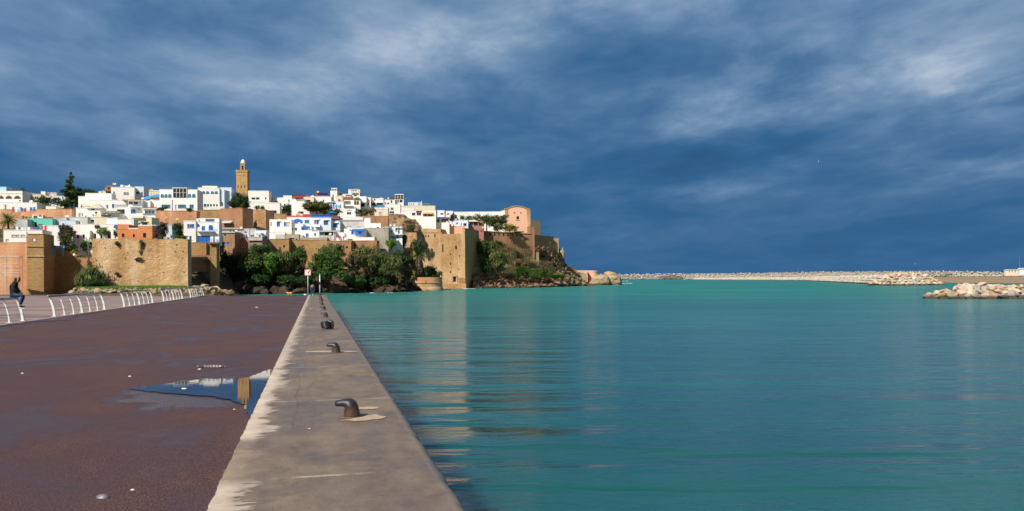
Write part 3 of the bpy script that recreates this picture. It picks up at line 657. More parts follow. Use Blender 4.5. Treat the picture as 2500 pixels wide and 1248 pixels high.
H('mint_house','mint green house with dark doorway above the laundry line',350,802,668,905,'mint',[(358,872,405,905,'g'),(440,845,468,903,'d','door'),(485,872,545,892,'g')],[('parapet',545,786,668,801,'red',-.5,.4)],T=7)
H('grey_house','grey roofed low house right of the mint green house',668,790,845,893,'grey_plaster',[(690,850,720,880,'y')],T=8,dd=2)
H('white_house','plain off white house half hidden behind the left palm',208,810,350,945,'grey_plaster',[],dd=3)
H('white_house','long low white house with grey louvred windows behind the stone tower',45,948,540,1104,white,[(145,1005,252,1036,'y'),(262,1005,325,1036,'y'),(70,1060,118,1100,'x')],[('fence',332,960,337,1100,'grey_metal',.2,.1)],dd=2,T=9)
H('white_house','plain white house with lone small dark window between mint house and bare bush',540,892,762,1030,white,[(612,990,642,1024,'d')],dd=3)
H('white_house','low white house behind the grey leafless bush',752,826,960,905,'white_blue',[(790,860,812,885,'d')],dd=2,T=6)
H('grey_house','long pale grey house side under the leftmost dishes',845,786,1112,872,'grey_plaster',[],dd=0,T=7,phi=2)
use(Z2)
H('white_house','big white house with round chimney and paired arched windows, highest of the left town',695,235,1050,430,white,[(720,292,752,348,'a'),(882,298,922,350,'a'),(926,298,962,350,'a')],
  [('chimney',836,196,878,236,white,-1,1.4),('upper_storey',888,214,985,236,white,-2,4),('railing',1010,385,1180,425,'grey_metal',1.6)],T=10)
H('white_house','white cube house with wide dark window right of the round chimney',1050,226,1192,392,'white_blue',[(1062,300,1128,336,'g'),(1155,305,1176,342,'d')],dd=-2,T=8,phi=10)
H('cream_house','long cream wall house with one dark arch beside the pine',195,378,700,560,white,[(232,490,292,552,'ad')],[('upper_storey',300,325,700,378,white,-.3,7),('upper_storey',505,298,545,326,cream,-1,2)],T=10)
H('shack','brown rooftop shack with tin awnings left of the round chimney',616,212,700,345,'brown_plaster',[(640,232,680,262,'d'),(650,290,690,335,'d')],[('awning',600,262,700,292,'rust',1.2),('parapet',545,290,612,330,cream,.2)],dd=3,T=5)
H('white_house','white house with two blue windows behind a thin roof railing',350,428,955,572,white,[(622,502,650,547,'b','window'),(707,490,742,545,'b','window')],[('railing',742,492,950,532,'grey_metal',.3),('roof_slab',865,424,1125,438,'tan',1.5,4)],T=8)
H('white_house','stepped white house with beige canvas canopy and orange dish in front of the arch',160,552,540,714,white,[(392,560,440,582,'d'),(448,605,482,630,'d'),(200,628,232,700,'y'),(248,625,262,668,'k'),(300,668,318,700,'k')],
  [('canopy_roof',[(312,552),(440,492),(480,486),(575,552)],cream,.5,5),('canopy',245,492,440,518,cream,-.5,3)],dd=-3,T=7)
H('white_house','white house with big tan framed picture window',782,550,958,722,white,[(784,568,904,638,'t')],[('roof_slab',820,700,880,710,'grey_plaster',.8)],T=8)
H('white_house','white house with teal sunroom, wooden balcony and blue door',955,440,1172,722,white,[(958,452,1024,496,'v'),(1034,452,1106,496,'v'),(992,570,1064,630,'b','door'),(1100,556,1128,570,'d'),(1088,680,1126,698,'d')],
  [('balcony',965,528,1166,536,white,1.4),('railing',965,500,1166,530,'pale_blue',1.4),('awning',955,428,1130,440,'tan',1.5),('canopy',990,690,1090,712,cream,1.2)],T=8,dd=-1)
H('white_house','narrow white house with one small dark window behind the teal sunroom',1120,440,1292,562,white,[(1198,482,1218,502,'d')],[('awning',1228,530,1378,556,'red',1.0)],dd=2,T=6)
H('white_house','low white annex with curtained window below a red awning',1174,560,1370,724,white,[(1208,588,1362,640,'v')],[('railing',1176,632,1366,650,'deep_blue',.2),('roof_slab',1174,556,1380,566,white,.4)],dd=-3,T=6)
H('white_house','small white house below a long weathered grey roof slab',640,632,830,735,'white',[],[('roof_slab',530,600,826,626,'concrete_raw',1.0,4),('roof_slab',540,655,668,672,'brown',1.4,4)],dd=-4,T=6)
H('grey_house','weathered off white block behind the orange house, stained along its base',445,695,628,808,cream,[],dd=-2,T=6)
H('grey_house','shaded grey blue block next to the weathered off white block',628,706,795,812,'white_blue',[],dd=-1,T=4,phi=-6)
H('white_house','tiny white room with framed double window',345,712,445,796,white,[(385,725,438,768,'g')],dd=1,T=5)
H('white_house','blank white terrace house above the orange house roof',792,724,1040,872,white,[],[('parapet',980,728,1040,860,white,.5)],dd=-2,T=6)
H('white_house','low cream house with grey canopy beside the red flowering shrub',1040,698,1312,800,cream,[(1042,790,1068,840,'d')],[('canopy',1000,672,1180,700,cream,.8,3)],dd=-2,T=6,phi=2)
H('white_house','long white terrace with roofless front and three dark openings behind the bright green tree',112,802,798,1018,white,[(168,955,206,1010,'d'),(256,952,294,1010,'d'),(435,938,466,1005,'d'),(528,958,562,1012,'d'),(634,920,692,1012,'d','door')],
  [('awning',728,800,796,838,'deep_blue',.8),('parapet',230,768,252,802,white,-.3,.4),('wall_wing',352,890,372,1016,white,1.2)],dd=0,D=214,T=8,phi=6)
H('orange_house','terracotta orange house with three square black windows on top of the big stone wall',793,870,1128,1024,'terracotta',[(858,938,897,995,'d'),(1025,948,1055,995,'d')],[('upper_storey',793,806,964,870,'terracotta',-.0,7),('parapet',962,862,1112,872,white,.08)],D=211,T=7,phi=8,cat='house')
H('orange_house','right hand projecting cube of the terracotta house, single doorway and white coping',1106,824,1322,1026,'terracotta',[(1180,930,1228,1000,'d')],[('parapet',1106,814,1322,826,white,.1),('chimney',1134,788,1158,818,white,-.5,.6)],D=209.5,T=7,phi=8,cat='house')
H('white_house','bluish white cottage behind the bare tree at the top of the stone wall',1330,815,1624,1010,'white_blue',[(1355,935,1412,988,'d'),(1482,935,1536,985,'d'),(1598,960,1618,1005,'ad')],[('terrace',1322,990,1550,1018,'grey_plaster',1.0)],D=213,T=7,phi=8)
H('white_house','cream house with blue tarpaulin roof left of the arched white house',1288,422,1436,560,white,[],[('tarpaulin',[(1185,420),(1190,385),(1300,360),(1380,342),(1428,340),(1425,392),(1310,400),(1240,418)],'sky_blue',.3,3),('roof_slab',1300,392,1430,404,'rust',.5,2)],dd=3,T=6)
H('cream_house','low cream rooftops under the paired yellow dishes',1182,292,1430,350,cream,[],[('upper_storey',1290,284,1430,300,white,-.5,3)],dd=8,T=6)
use(Z3)
H('white_house','wide white mansion with five arched windows around a glass conservatory',258,434,738,712,white,[(272,487,314,535,'ac'),(322,487,358,535,'ac'),(367,487,408,535,'ac'),(618,483,658,535,'ac'),(670,483,714,535,'ac'),(282,623,396,668,'c'),(492,623,595,668,'c'),(638,622,692,668,'c'),(455,625,477,685,'x','door')],
  [('glazing',425,412,602,530,'white_paint',.3,.5),('roof_slab',415,408,610,416,'grey_plaster',-.3,5),('downpipe',414,560,420,700,'grey_metal',.15,.12)],T=9,dd=-2,phi=8)
H('white_house','tall plain white mansion with green tiled roof room and four small arches',746,410,1020,694,white,[(800,450,836,488,'ac'),(848,450,886,488,'ac'),(908,450,945,488,'ac'),(957,450,995,488,'ac'),(820,615,854,650,'g'),(860,615,888,650,'g'),(896,615,925,650,'g'),(936,615,964,647,'g'),(974,615,1000,647,'g')],
  [('upper_storey',800,388,990,410,white,-.6,5),('roof_tiles',812,378,980,388,'tile_green',-.6,4),('terrace',895,645,1062,690,white,1.2)],T=10,dd=0,phi=14)
H('white_house','white house side wing with dark door arch right of the tall mansion',1020,440,1082,690,'white_blue',[(1030,588,1062,640,'ad','door')],dd=3,T=6,phi=0)
H('white_house','narrow white house with one dark blind window left of the round dark tree',1030,408,1172,672,'white_blue',[(1097,497,1130,558,'d')],dd=6,T=6)
H('retaining_wall','brown orange retaining wall with two shrubs below the arched mansion',320,704,728,830,'orange_wall',[],dd=-2,T=5,cat='wall',phi=8)
H('bastion','square orange wall turret left of the long retaining wall',205,702,322,812,'orange_wall',[],dd=-4,T=4,cat='wall',phi=8)
H('retaining_wall','brown stone wall under the tall white mansion',738,692,1034,830,'stone_ochre',[],dd=-2,T=6,cat='wall',phi=6)
H('retaining_wall','deep brown recessed wall below the round dark tree',1030,674,1312,935,'stone_red',[],[('awning',1036,826,1160,850,'grey_plaster',1.4)],dd=0,T=6,cat='wall',phi=-16)
H('bastion','square pinkish wall bastion with creeper, under the house by the minaret',1310,690,1606,940,'orange_wall',[],[('corner_stones',1510,696,1607,938,'stone',.12)],dd=-5,T=12,cat='wall',phi=2)
H('retaining_wall','low tan wall behind the bastion with creeper',1606,737,1855,820,'stone',[],dd=0,T=4,cat='wall') if False else None
# minaret
use(ID)
def minaret():
    D=372; fr=Fr(577,480,D,R(4)); root=empty('minaret',fr.O,R(4)); tag(root,'square ochre stone minaret with white dome rising above the town','minaret')
    W=fr.loc(604,480)[0]; h=fr.loc(590,418)[1]
    mb=MB(); grid_wall(mb,0,W,-6,h,[],W)
    mb.box(-.12,W+.12,-.12,W+.12,h-1.6,h-1.35); mb.box(-.2,W+.2,-.2,W+.2,h-.35,h+.02)
    for k in range(7):
        c=lerp(.3,W-.3,k/6)
        for y in (0,W): mb.box(c-.25,c+.25,y-.16,y+.16,h+.02,h+.55)
        for x in (0,W): mb.box(x-.16,x+.16,c-.25+.01,c+.25-.01,h+.021,h+.551)
    # blind arch band
    mb.build('shaft',M['minaret_stone'],root)
    for u in (.16,.45,.76):
        w=MB(); c=W*u; z=fr.loc(590,456)[1]; w.prism(archpts(c-.16,c+.16,z-.6,z+.7),-.035,.05); w.build('window',M['dark_opening'],root)
    z=fr.loc(590,471)[1]; w=MB(); 
    for u in (.3,.7): w.prism(archpts(W*u-.7,W*u+.7,z-1.6,z+.3),-.04,.02)
    w.build('blind_arch',M['brown_plaster'],root)
    l0=W*.31; l1=W*.72; z1=fr.loc(590,398)[1]; mb=MB(); mb.box(l0,l1,l0,l1,h,z1); mb.box(l0-.12,l1+.12,l0-.12,l1+.12,z1-.3,z1+.15)
    lt=mb.build('lantern',M['minaret_stone'],root)
    w=MB(); c=(l0+l1)/2; w.prism(archpts(c-.38,c+.38,h+.4,z1-.9),l0-.05,l0+.02); w.build('window',M['dark_opening'],lt)
    c=(l0+l1)/2; zc=fr.loc(590,392)[1]-z1+.6; mb=MB(); rr=(l1-l0)*.5; mb.lathe([(rr,0),(rr*1.02,zc*.25),(rr*.9,zc*.55),(rr*.6,zc*.85),(rr*.2,zc*1.02),(.0,zc*1.06)],20,(c,c,z1+.1)); mb.build('dome',M['white'],root,smooth=True)
    mb=MB(); zz=z1+.1+zc*1.05; mb.lathe([(.05,0),(.05,.2),(.16,.32),(.05,.45),(.12,.58),(.04,.7),(.02,1.2)],10,(c,c,zz)); mb.build('finial',M['grey_metal'],root)
    mb=MB(); mb.tube([(l0-.3,l0-.2,h),(l0-.3,l0-.2,h+8.0)],[.05,.02],6); mb.build('rod',M['grey_metal'],root)
minaret()
use(Z3)
def blue_house():
    H('blue_house','white house with cobalt arched door, balcony and big blue glazed front',715,845,1015,1108,white,[(735,868,763,906,'ab'),(793,897,836,953,'b','door'),(880,882,935,950,'ab','door'),(738,1018,902,1100,'b','window'),(940,1020,958,1098,'b','window')],
      [('upper_storey',755,800,1015,846,white,-1.2,5),('railing',735,930,838,958,'blue',1.0),('balcony',735,956,945,964,white,1.0),('railing',880,935,990,958,'blue',1.0),('railing',890,1068,1008,1098,'blue',2.0),('roof_slab',840,812,952,842,'blue_glass',-1.15,.2)],D=232,T=7,phi=12,down=.6)
    H('white_house','left wing of the cobalt house with paired blue shutters and stair wall',565,832,718,1104,white,[(610,870,640,918,'b'),(642,872,658,916,'d'),(660,870,698,918,'b'),(636,1020,664,1104,'k','door')],[('chimney',724,800,752,838,white,-1,.9)],D=231,T=6,phi=12,down=.6)
blue_house()
H('grey_house','long flat grey roofed house behind a tall mast, under the brown wall',1000,932,1480,985,'grey_plaster',[(1148,955,1166,982,'d'),(1190,955,1212,982,'d')],[('roof_slab',1000,924,1310,934,'grey_plaster',.4,6)],D=262,T=6)
H('brown_house','shaded brown stone house with small blue windows at the cliff top',1000,978,1212,1165,'brown_plaster',[(1078,988,1104,1024,'o'),(1072,1096,1098,1130,'b'),(1110,1098,1146,1130,'b')],[('roof_slab',995,972,1215,982,'grey_plaster',.3,6)],D=247,T=8,phi=0)
H('brown_house','ochre house with twin narrow windows left of the pink cliff house',1205,1050,1386,1185,'brown_plaster',[(1298,1118,1320,1162,'g'),(1330,1118,1354,1162,'g')],[('upper_storey',1195,992,1286,1052,white,-.5,5),('lean_to',1215,1020,1288,1060,'grey_plaster',.3,2)],D=252,T=7,phi=4)
H('pink_house','pink cliff house with grey parapet, three arches and a blue door',1385,1040,1562,1192,'dark_pink',[(1398,1120,1427,1190,'ac'),(1445,1120,1490,1190,'o','door'),(1503,1122,1530,1190,'ac')],
   [('parapet',1383,1038,1562,1078,'grey_plaster',.5),('balcony',1390,1190,1570,1200,'brown_plaster',1.2),('railing',1390,1160,1570,1190,'deep_blue',1.2)],D=250,T=7,phi=4)
H('white_house','white veranda house with blue posts above the pink cliff house',1290,990,1560,1060,white,[(1350,1000,1370,1036,'b'),(1418,1004,1455,1036,'k'),(1520,1004,1546,1036,'b')],[('pergola',1286,990,1545,1062,'pale_blue',1.0,1.2)],D=256,T=5)
H('white_house','bluish white box house with hanging sheet on its wall',1470,955,1622,1042,'white_blue',[],[('curtain',1545,960,1612,1030,'cloth_white',.3),('roof_slab',1560,1036,1625,1048,'blue',.5)],D=262,T=5)
use(Z4)
H('white_house','white house with wide dark window and flat terrace right of the minaret',35,165,352,352,white,[(85,262,148,298,'g'),(152,262,212,298,'g'),(290,260,318,293,'g')],[('terrace',40,300,352,340,white,1.0),('upper_storey',230,182,352,200,'brown',-1.5,3)],T=9,dd=0)
H('white_house','low white garden house in front of the house by the minaret',30,345,520,462,white,[],[('parapet',300,345,520,352,white,.2)],dd=-1,T=5)
H('white_house','white house with one long dark strip window above the tan wall',296,350,520,520,white,[(332,462,472,505,'t')],dd=-3,T=6)
H('retaining_wall','low tan wall between the creeper bastion and the blue shuttered block',305,517,622,600,'stone',[],dd=2,T=4,cat='wall')
H('white_house','cluster of low pale rooftops right of the minaret house',370,292,482,350,cream,[(440,320,470,345,'d')],[('upper_storey',380,262,430,292,cream,-.5,2)],dd=6,T=5)
H('white_house','white cube with slanted parapet in the skyline right of the minaret',480,270,574,362,white,[],dd=4,T=5)
H('white_house','tall white cube house with narrow window behind the climbing green tree',572,238,702,358,white,[(648,295,668,335,'g')],T=6)
H('white_house','white house beneath a rooftop of red and purple awnings',700,290,892,485,white,[],[('awning',736,236,868,262,'red',1.2),('roof_slab',700,228,900,238,'brown',-1,4),('upper_storey',735,258,852,292,'brown',-.6,3)],T=7)
H('white_house','white house with shaded carport and magenta roof hut',880,258,1036,345,cream,[(910,300,985,332,'d')],[('upper_storey',865,238,965,266,'magenta',-1,3)],dd=-2,T=6)
H('white_house','long white house carrying a purple and red rooftop shelter',1000,252,1302,352,white,[(1172,300,1197,332,'c')],[('upper_storey',1065,205,1095,252,'red',-.6,3),('parapet',1095,228,1250,252,'violet',-.5,3),('roof_slab',1090,195,1238,210,'dark_roof',-.4,4),('gable',[(962,258),(1030,225),(1038,258)],white,0.0,4)],T=7)
H('white_house','long pale garden wall house behind the dome shaped tree',770,345,1240,480,white,[(800,478,880,510,'d')],dd=-4,T=5)
H('white_house','tall slender white house with arched niche and glazed lookout on its roof',1290,165,1392,335,white,[(1320,215,1340,290,'at')],[('glazing',1306,130,1386,166,'white_paint',-.5,.6),('roof_slab',1300,124,1388,132,white,-.5,3),('parapet',1370,250,1478,330,cream,.4)],T=6)
H('white_house','cream house with dark pyramid pergola beside the glazed lookout',1376,238,1476,312,cream,[],[('hip_roof',1380,165,1462,206,'brown',-.2,3.5),('pergola',1385,204,1460,240,'brown',-.2,3)],dd=4,T=6)
H('white_house','white house with hipped cream roof and open loggia, top of the skyline right of centre',1565,142,1740,250,white,[(1600,150,1700,190,'x'),(1715,160,1732,200,'x'),(1648,225,1690,242,'d')],[('hip_roof',1570,125,1735,142,cream,0,6),('balcony',1600,190,1700,196,white,.8),('parapet',1705,198,1742,246,'red',-.1,5)],dd=4,T=7)
H('white_house','small white house with blue awnings behind the red terrace',1470,215,1600,268,white,[(1520,226,1598,240,'k')],dd=6,T=5)
H('white_house','white house with blue and white arched shutter windows above the vine pergola',1240,332,1492,465,white,[(1242,352,1270,400,'p'),(1278,362,1322,430,'ag'),(1328,352,1356,430,'p'),(1368,375,1396,425,'p'),(1402,378,1424,420,'ag'),(1430,375,1456,425,'p')],[('roof_slab',1240,342,1362,350,'blue',.3),('upper_storey',1405,295,1435,332,'blue',-2,2)],dd=-2,T=8)
H('white_house','white house with long mullioned window row below a red planted terrace',1495,294,1642,408,white,[(1500,318,1600,366,'r')],[('parapet',1478,282,1625,296,'red',.2),('hedge_box',1482,252,1622,284,'brown_plaster',-.4,1.5)],T=7)
H('kiosk','small belvedere with green pyramid roof and two arched openings',1642,292,1746,408,white,[(1650,312,1686,374,'at'),(1690,312,1724,374,'at')],[('hip_roof',1638,255,1748,292,'tile_green',.2,3.6)],T=4,dd=-3)
H('white_house','tall narrow white house with two stacked windows left of the scrub slope',1495,410,1672,614,white,[(1538,452,1612,466,'y'),(1538,484,1612,526,'g')],[('roof_slab',1490,400,1640,412,'brown',.5)],dd=-4,T=8)
H('white_house','white house with shadowed porch right of the green pyramid roof',1740,250,1838,410,white,[(1752,350,1812,405,'d')],[('roof_slab',1752,330,1830,342,white,1.0)],dd=0,T=6)
H('white_house','white garden terrace with curved parapet below the stacked window house',1480,560,1792,625,white,[],dd=-8,T=5)
# centre front row
H('white_house','white cube with cobalt shutters and corner loggia, left end of the centre row',362,602,698,795,white,[(378,633,394,696,'b'),(470,630,522,705,'b'),(580,638,615,702,'b'),(618,638,678,704,'x')],[('roof_slab',468,624,526,630,'white',.35)],D=277,T=9,phi=8)
H('white_house','white terrace house with bright blue tent on its roof terrace',625,568,868,662,'white',[],[('parapet',628,545,868,568,'red',-.6,.5),('tent',714,575,860,656,'blue',1.2,3.0)],D=290,T=6,phi=6)
H('white_house','broad white house with red and blue roof rails and cobalt windows at the centre',868,572,1300,780,'white_blue',[(897,606,970,655,'c'),(1042,606,1072,670,'g'),(1076,606,1112,672,'k'),(1187,614,1255,680,'k')],
  [('parapet',868,525,995,572,'red',-.3,.5),('railing',995,526,1297,572,'blue',.1),('parapet',995,542,1297,570,'blue',-.2,.4),('roof_slab',1040,598,1118,605,white,.4),('roof_slab',1182,602,1264,609,white,.4),('balcony',1045,682,1130,712,white,1.0)],D=284,T=8,phi=2)
H('white_house','right wing of the broad centre house with one square cobalt window and blue balustrade',1298,622,1434,790,'white_blue',[(1332,655,1398,718,'k')],[('railing',1300,588,1436,622,'blue',.1),('upper_storey',1300,552,1420,590,'rust',-2,3),('roof_slab',1328,645,1404,652,white,.4)],D=286,T=7,phi=2)
H('white_house','small white house with arched alcove and blue door under the blue tent',694,668,870,775,white,[(700,728,722,760,'b'),(752,722,780,768,'ad')],[('chimney',798,640,830,668,cream,-.5,.8)],D=279,T=6,phi=6)
H('white_house','white lean-to with cobalt awning and blue doorway below the broad centre house',835,712,1000,800,white,[(846,720,882,758,'b','door'),(886,722,945,752,'y')],[('awning',842,700,962,722,'blue',.9)],D=278,T=5,phi=4)
H('grey_house','long unpainted grey white house with low windows right of the centre',1430,622,1812,805,'grey_plaster',[(1535,703,1625,736,'x'),(1713,708,1764,738,'x')],[('roof_slab',1430,612,1800,622,'concrete_raw',.15,6)],D=289,T=7,phi=0)
H('white_house','low white sloping roof house in front of the shuttered cube',330,800,600,895,white,[],[('roof_slope',[(330,826),(392,790),(700,790),(700,826)],cream,-.5,5),('shed_front',450,824,592,893,'grey_plaster',.15)],D=272,T=6,phi=4)
H('grey_house','raw concrete shed with dark openings on the cliff wall',596,832,810,915,'concrete_raw',[(654,882,742,905,'d'),(762,888,784,912,'d')],[('lean_to',800,838,872,905,'grey_plaster',-.4,4)],D=271,T=5,phi=4)
H('white_house','small white cottage with single cobalt shutter beside the porch',870,768,1002,884,white,[(915,812,958,865,'b')],D=274,T=6,phi=4)
H('white_house','small white cottage with planted roof edge and small cobalt shutter',1000,785,1118,884,white,[(1042,808,1074,848,'b')],[('railing',1002,756,1112,784,'pale_blue',-.2)],D=273.5,T=6,phi=2)
H('grey_house','grey house with wide dark open porch and a white dish',1115,785,1368,902,'grey_plaster',[(1122,784+6,1192,842,'c'),(1196,790,1334,842,'d')],[('roof_slab',1110,772,1425,786,'grey_plaster',.6),('post',1335,786,1345,900,white,.3,.2)],D=272,T=6,phi=2)
H('white_house','white courtyard wall hung with coloured laundry',1365,802,1502,900,white,[],D=274,T=3,phi=2)
H('white_house','white house with large cobalt canvas porch',1498,745,1805,872,white,[(1580,752,1604,770,'d'),(1606,758,1640,828,'k','door')],[('awning',1605,738,1795,772,'blue',1.6),('curtain',1678,745,1798,842,'blue',1.5,.1),('opening',1716,782,1760,810,'dark_opening',1.56,.05)],D=275,T=6,phi=0)
H('terrace','flat white stone terrace edge above the reeds',850,880,1240,940,'concrete_raw',[],D=270,T=5,phi=2,cat='terrace')
H('terrace','low bright white terrace above the long brown wall',1380,876,1960,935,white,[],D=272,T=5,phi=0,cat='terrace')
use(Z5)
H('white_house','white cube at the skyline between porch house and balcony house',712,264,780,402,white,[(730,350,750,385,'d')],T=6)
H('white_house','white house with shaded double balcony and one small black window',778,282,976,405,white,[(828,286,852,308,'d'),(785,345,855,385,'d'),(868,345,970,390,'d')],[('balcony',780,385,975,400,'sky_blue',.6),('parapet',900,278,975,290,white,.1)],T=7)
H('white_house','cream white house with arch and dark window left of the tall glass frame',985,302,1150,400,white,[(1000,335,1018,370,'g'),(1030,340,1060,365,'ad'),(1085,305,1112,348,'g')],[('glazing',1060,258,1150,300,'grey_metal',-.8,.6)],T=6,dd=3)
H('white_house','white tower house crowned by a tall open window frame',1148,295,1282,402,white,[(1155,298,1180,340,'g'),(1185,298,1212,340,'g'),(1220,298,1268,340,'g')],[('glazing',1150,222,1280,295,'cream',-.05,.5),('roof_slab',1146,216,1282,222,white,-.05,4)],T=6,dd=2,phi=6)
H('white_house','white house with small curtained window above the rock outcrop',1045,372,1232,520,white,[(1082,418,1130,455,'m'),(1068,474,1140,506,'g')],T=7)
H('cream_house','cream yellow house with one grey window and blue roof railing',840,420,1046,556,cream,[(905,487,954,530,'y')],[('railing',848,398,1036,422,'sky_blue',.1),('parapet',840,420,1046,440,white,.1)],T=7,dd=-2)
H('cream_house','small ruined cream gable right of the scrub',735,470,842,545,'stone_pale',[],dd=2,T=4)
H('cream_house','long cream house with flat roof near the right end of town',1228,392,1762,500,cream,[],[('parapet',1228,440,1440,468,white,.2)],T=8,dd=4)
H('white_house','pale blue and white rooftop room above the long cream house',1350,340,1560,392,'white_blue',[(1370,352,1382,385,'g'),(1400,352,1412,385,'g'),(1508,345,1530,385,'p'),(1430,352,1444,385,'g')],[('glazing',1572,358,1670,388,'mint',-.4,.5),('post',1552,320,1560,345,white,-1,.3)],dd=10,T=5)
H('white_house','long white house with orange awning over a dark triple window',1325,465,1775,706,white,[(1407,498,1462,534,'t'),(1480,498,1550,534,'t'),(1576,518,1640,550,'g'),(1646,518,1725,550,'g')],[('awning',1572,488,1728,508,'orange',.8),('roof_slab',1470,470,1555,492,'brown',.1),('wall_panel',1240,475,1325,600,white,-.1,5)],dd=-6,T=8,phi=2)
H('white_house','white house end with blue windows and roof mast near the garden tree',1762,462,1902,572,white,[(1765,500,1792,524,'b','window'),(1842,500,1890,526,'b','window')],[('railing',1790,530,1985,562,'white_paint',.8)],T=7)
H('retaining_wall','reddish rubble wall shaded on its right below the scrub',662,552,1045,735,'stone_red',[],D=292,T=4,cat='wall',phi=4)
H('white_house','white stepped garden wall with tall pillar left end',686,582,776,740,white,[],D=284,T=6)
H('white_house','low white roof terrace behind the stained grey wall',775,660,935,742,white,[(765+15,712,792,728,'d'),(870,712,905,728,'d')],D=284,T=6)
H('retaining_wall','stained grey concrete wall above the reeds',678,732,1052,935,'concrete_raw',[],D=280,T=4,cat='wall',phi=2)
H('white_house','cluttered white roof terrace left of the turquoise door',935,716,1062,835,'grey_plaster',[(1010,765,1050,800,'x')],D=283,T=5)
H('white_house','white house with turquoise door panel and blue shutters on the cliff edge',1052,716,1262,965,white,[(1082,718,1108,800,'p','door'),(1112,745,1125,778,'d'),(1155,735,1185,780,'p'),(1070,855,1085,905,'p'),(1088,850,1142,905,'v'),(1145,855,1158,905,'p'),(1170,838,1204,892,'b')],
  [('railing',1048,800,1145,830,'white_paint',.8),('railing',1148,788,1290,825,'pale_blue',1.0),('balcony',1148,825,1290,832,white,1.0),('roof_slab',1148,716,1262,726,white,.6)],D=286,T=7,phi=4)
use(Z6)
H('white_house','white bay room with tan framed windows and blue eaves',412,352,562,445,white,[(415,360,448,398,'t'),(468,358,556,398,'t')],[('roof_slab',408,343,568,352,'violet',.4)],D=340,T=7)
H('white_house','blue windowed white house end behind the garden trees',600,278,770,380,white,[(628,310,652,355,'b','window')],dd=0,D=372,T=6)
H('white_house','pale white house with blue panel windows right of the roof mast',520,268,602,330,white,[(536,292,560,308,'o')],D=368,T=6)
H('white_house','small white cottage with three dark windows above the pink fort rooms',565,378,782,452,'white_blue',[(645,402,662,416,'d'),(695,405,708,438,'g'),(725,408,765,442,'g')],[('parapet',565,420,605,450,white,.4)],D=350,T=5,phi=0)
H('pink_kiosk','dusty red pavilion with cream canopy roof and blue window frames',780,388,965,505,'dark_pink',[(800,398,845,432,'o'),(848,400,895,438,'d'),(905,405,948,440,'d')],[('hip_roof',755,366,905,390,cream,.3,5),('railing',920,478,965,502,'red',.3)],D=356,T=6,phi=0,cat='pavilion')
H('rampart','long white wall leading up to the pink tower',600,276,1216,345,white,[],D=392,T=3,cat='wall',phi=0,down=8)
# pink tower with barrel top
def pink_tower():
    D=392; a=tx(1215,520); fr=Fr(a[0],a[1],D,R(2)); root=empty('pink_tower',fr.O,R(2)); tag(root,'pink plastered square tower with barrel vaulted top at the end of the rampart','tower')
    def L(x,y): return fr.loc(*tx(x,y))
    pl=[L(1222,560),L(1510,560),L(1506,245),L(1470,240),L(1420,222),L(1370,213),L(1330,213),L(1285,222),L(1245,240),L(1215,244)]
    mb=MB(); mb.prism(pl,0,13); mb.build('wall',M['pink_plaster'],root)
    mb=MB(); q=[L(1206,246),L(1245,242),L(1285,224),L(1330,215),L(1370,215),L(1420,224),L(1470,242),L(1508,247)]
    top=[(x,z+.45) for x,z in q]; mb.prism(q+top[::-1],-.25,13.3); mb.build('cornice',M['stone_pale'],root)
    mb=MB(); pq=[L(1462,246),L(1510,248),L(1514,560),L(1490,560),L(1480,420),L(1468,300)]; mb.prism(pq,-.10,.02); mb.build('corner_stones',M['stone'],root)
    mb=MB(); pq=[L(1213,246),L(1250,244),L(1248,300),L(1238,360),L(1228,440),L(1222,560),L(1213,560)]; mb.prism(pq,-.10,.02); mb.build('corner_stones',M['stone_pale'],root)
    for c in ((1320,280,1334,294),(1392,280,1406,294)):
        p=L(c[0],c[1]);q_=L(c[2],c[3]); mb=MB(); mb.box(p[0],q_[0],-.03,.05,q_[1],p[1]); mb.build('window',M['dark_opening'],root)
    p=L(1348,325);q_=L(1378,362); mb=MB(); mb.prism(archpts(p[0],q_[0],q_[1],p[1]),-.04,.05); mb.build('window',M['dark_opening'],root)
    p=L(1340,368);q_=L(1386,374); mb=MB(); mb.box(p[0],q_[0],-.2,.05,q_[1],p[1]); mb.build('sill',M['stone'],root)
    p=L(1136,274); mb=MB(); mb.prism([L(1130,276),L(1212,248),L(1216,300),L(1130,300)],1.0,4.0); mb.build('parapet',M['pink_plaster'],root)
pink_tower()
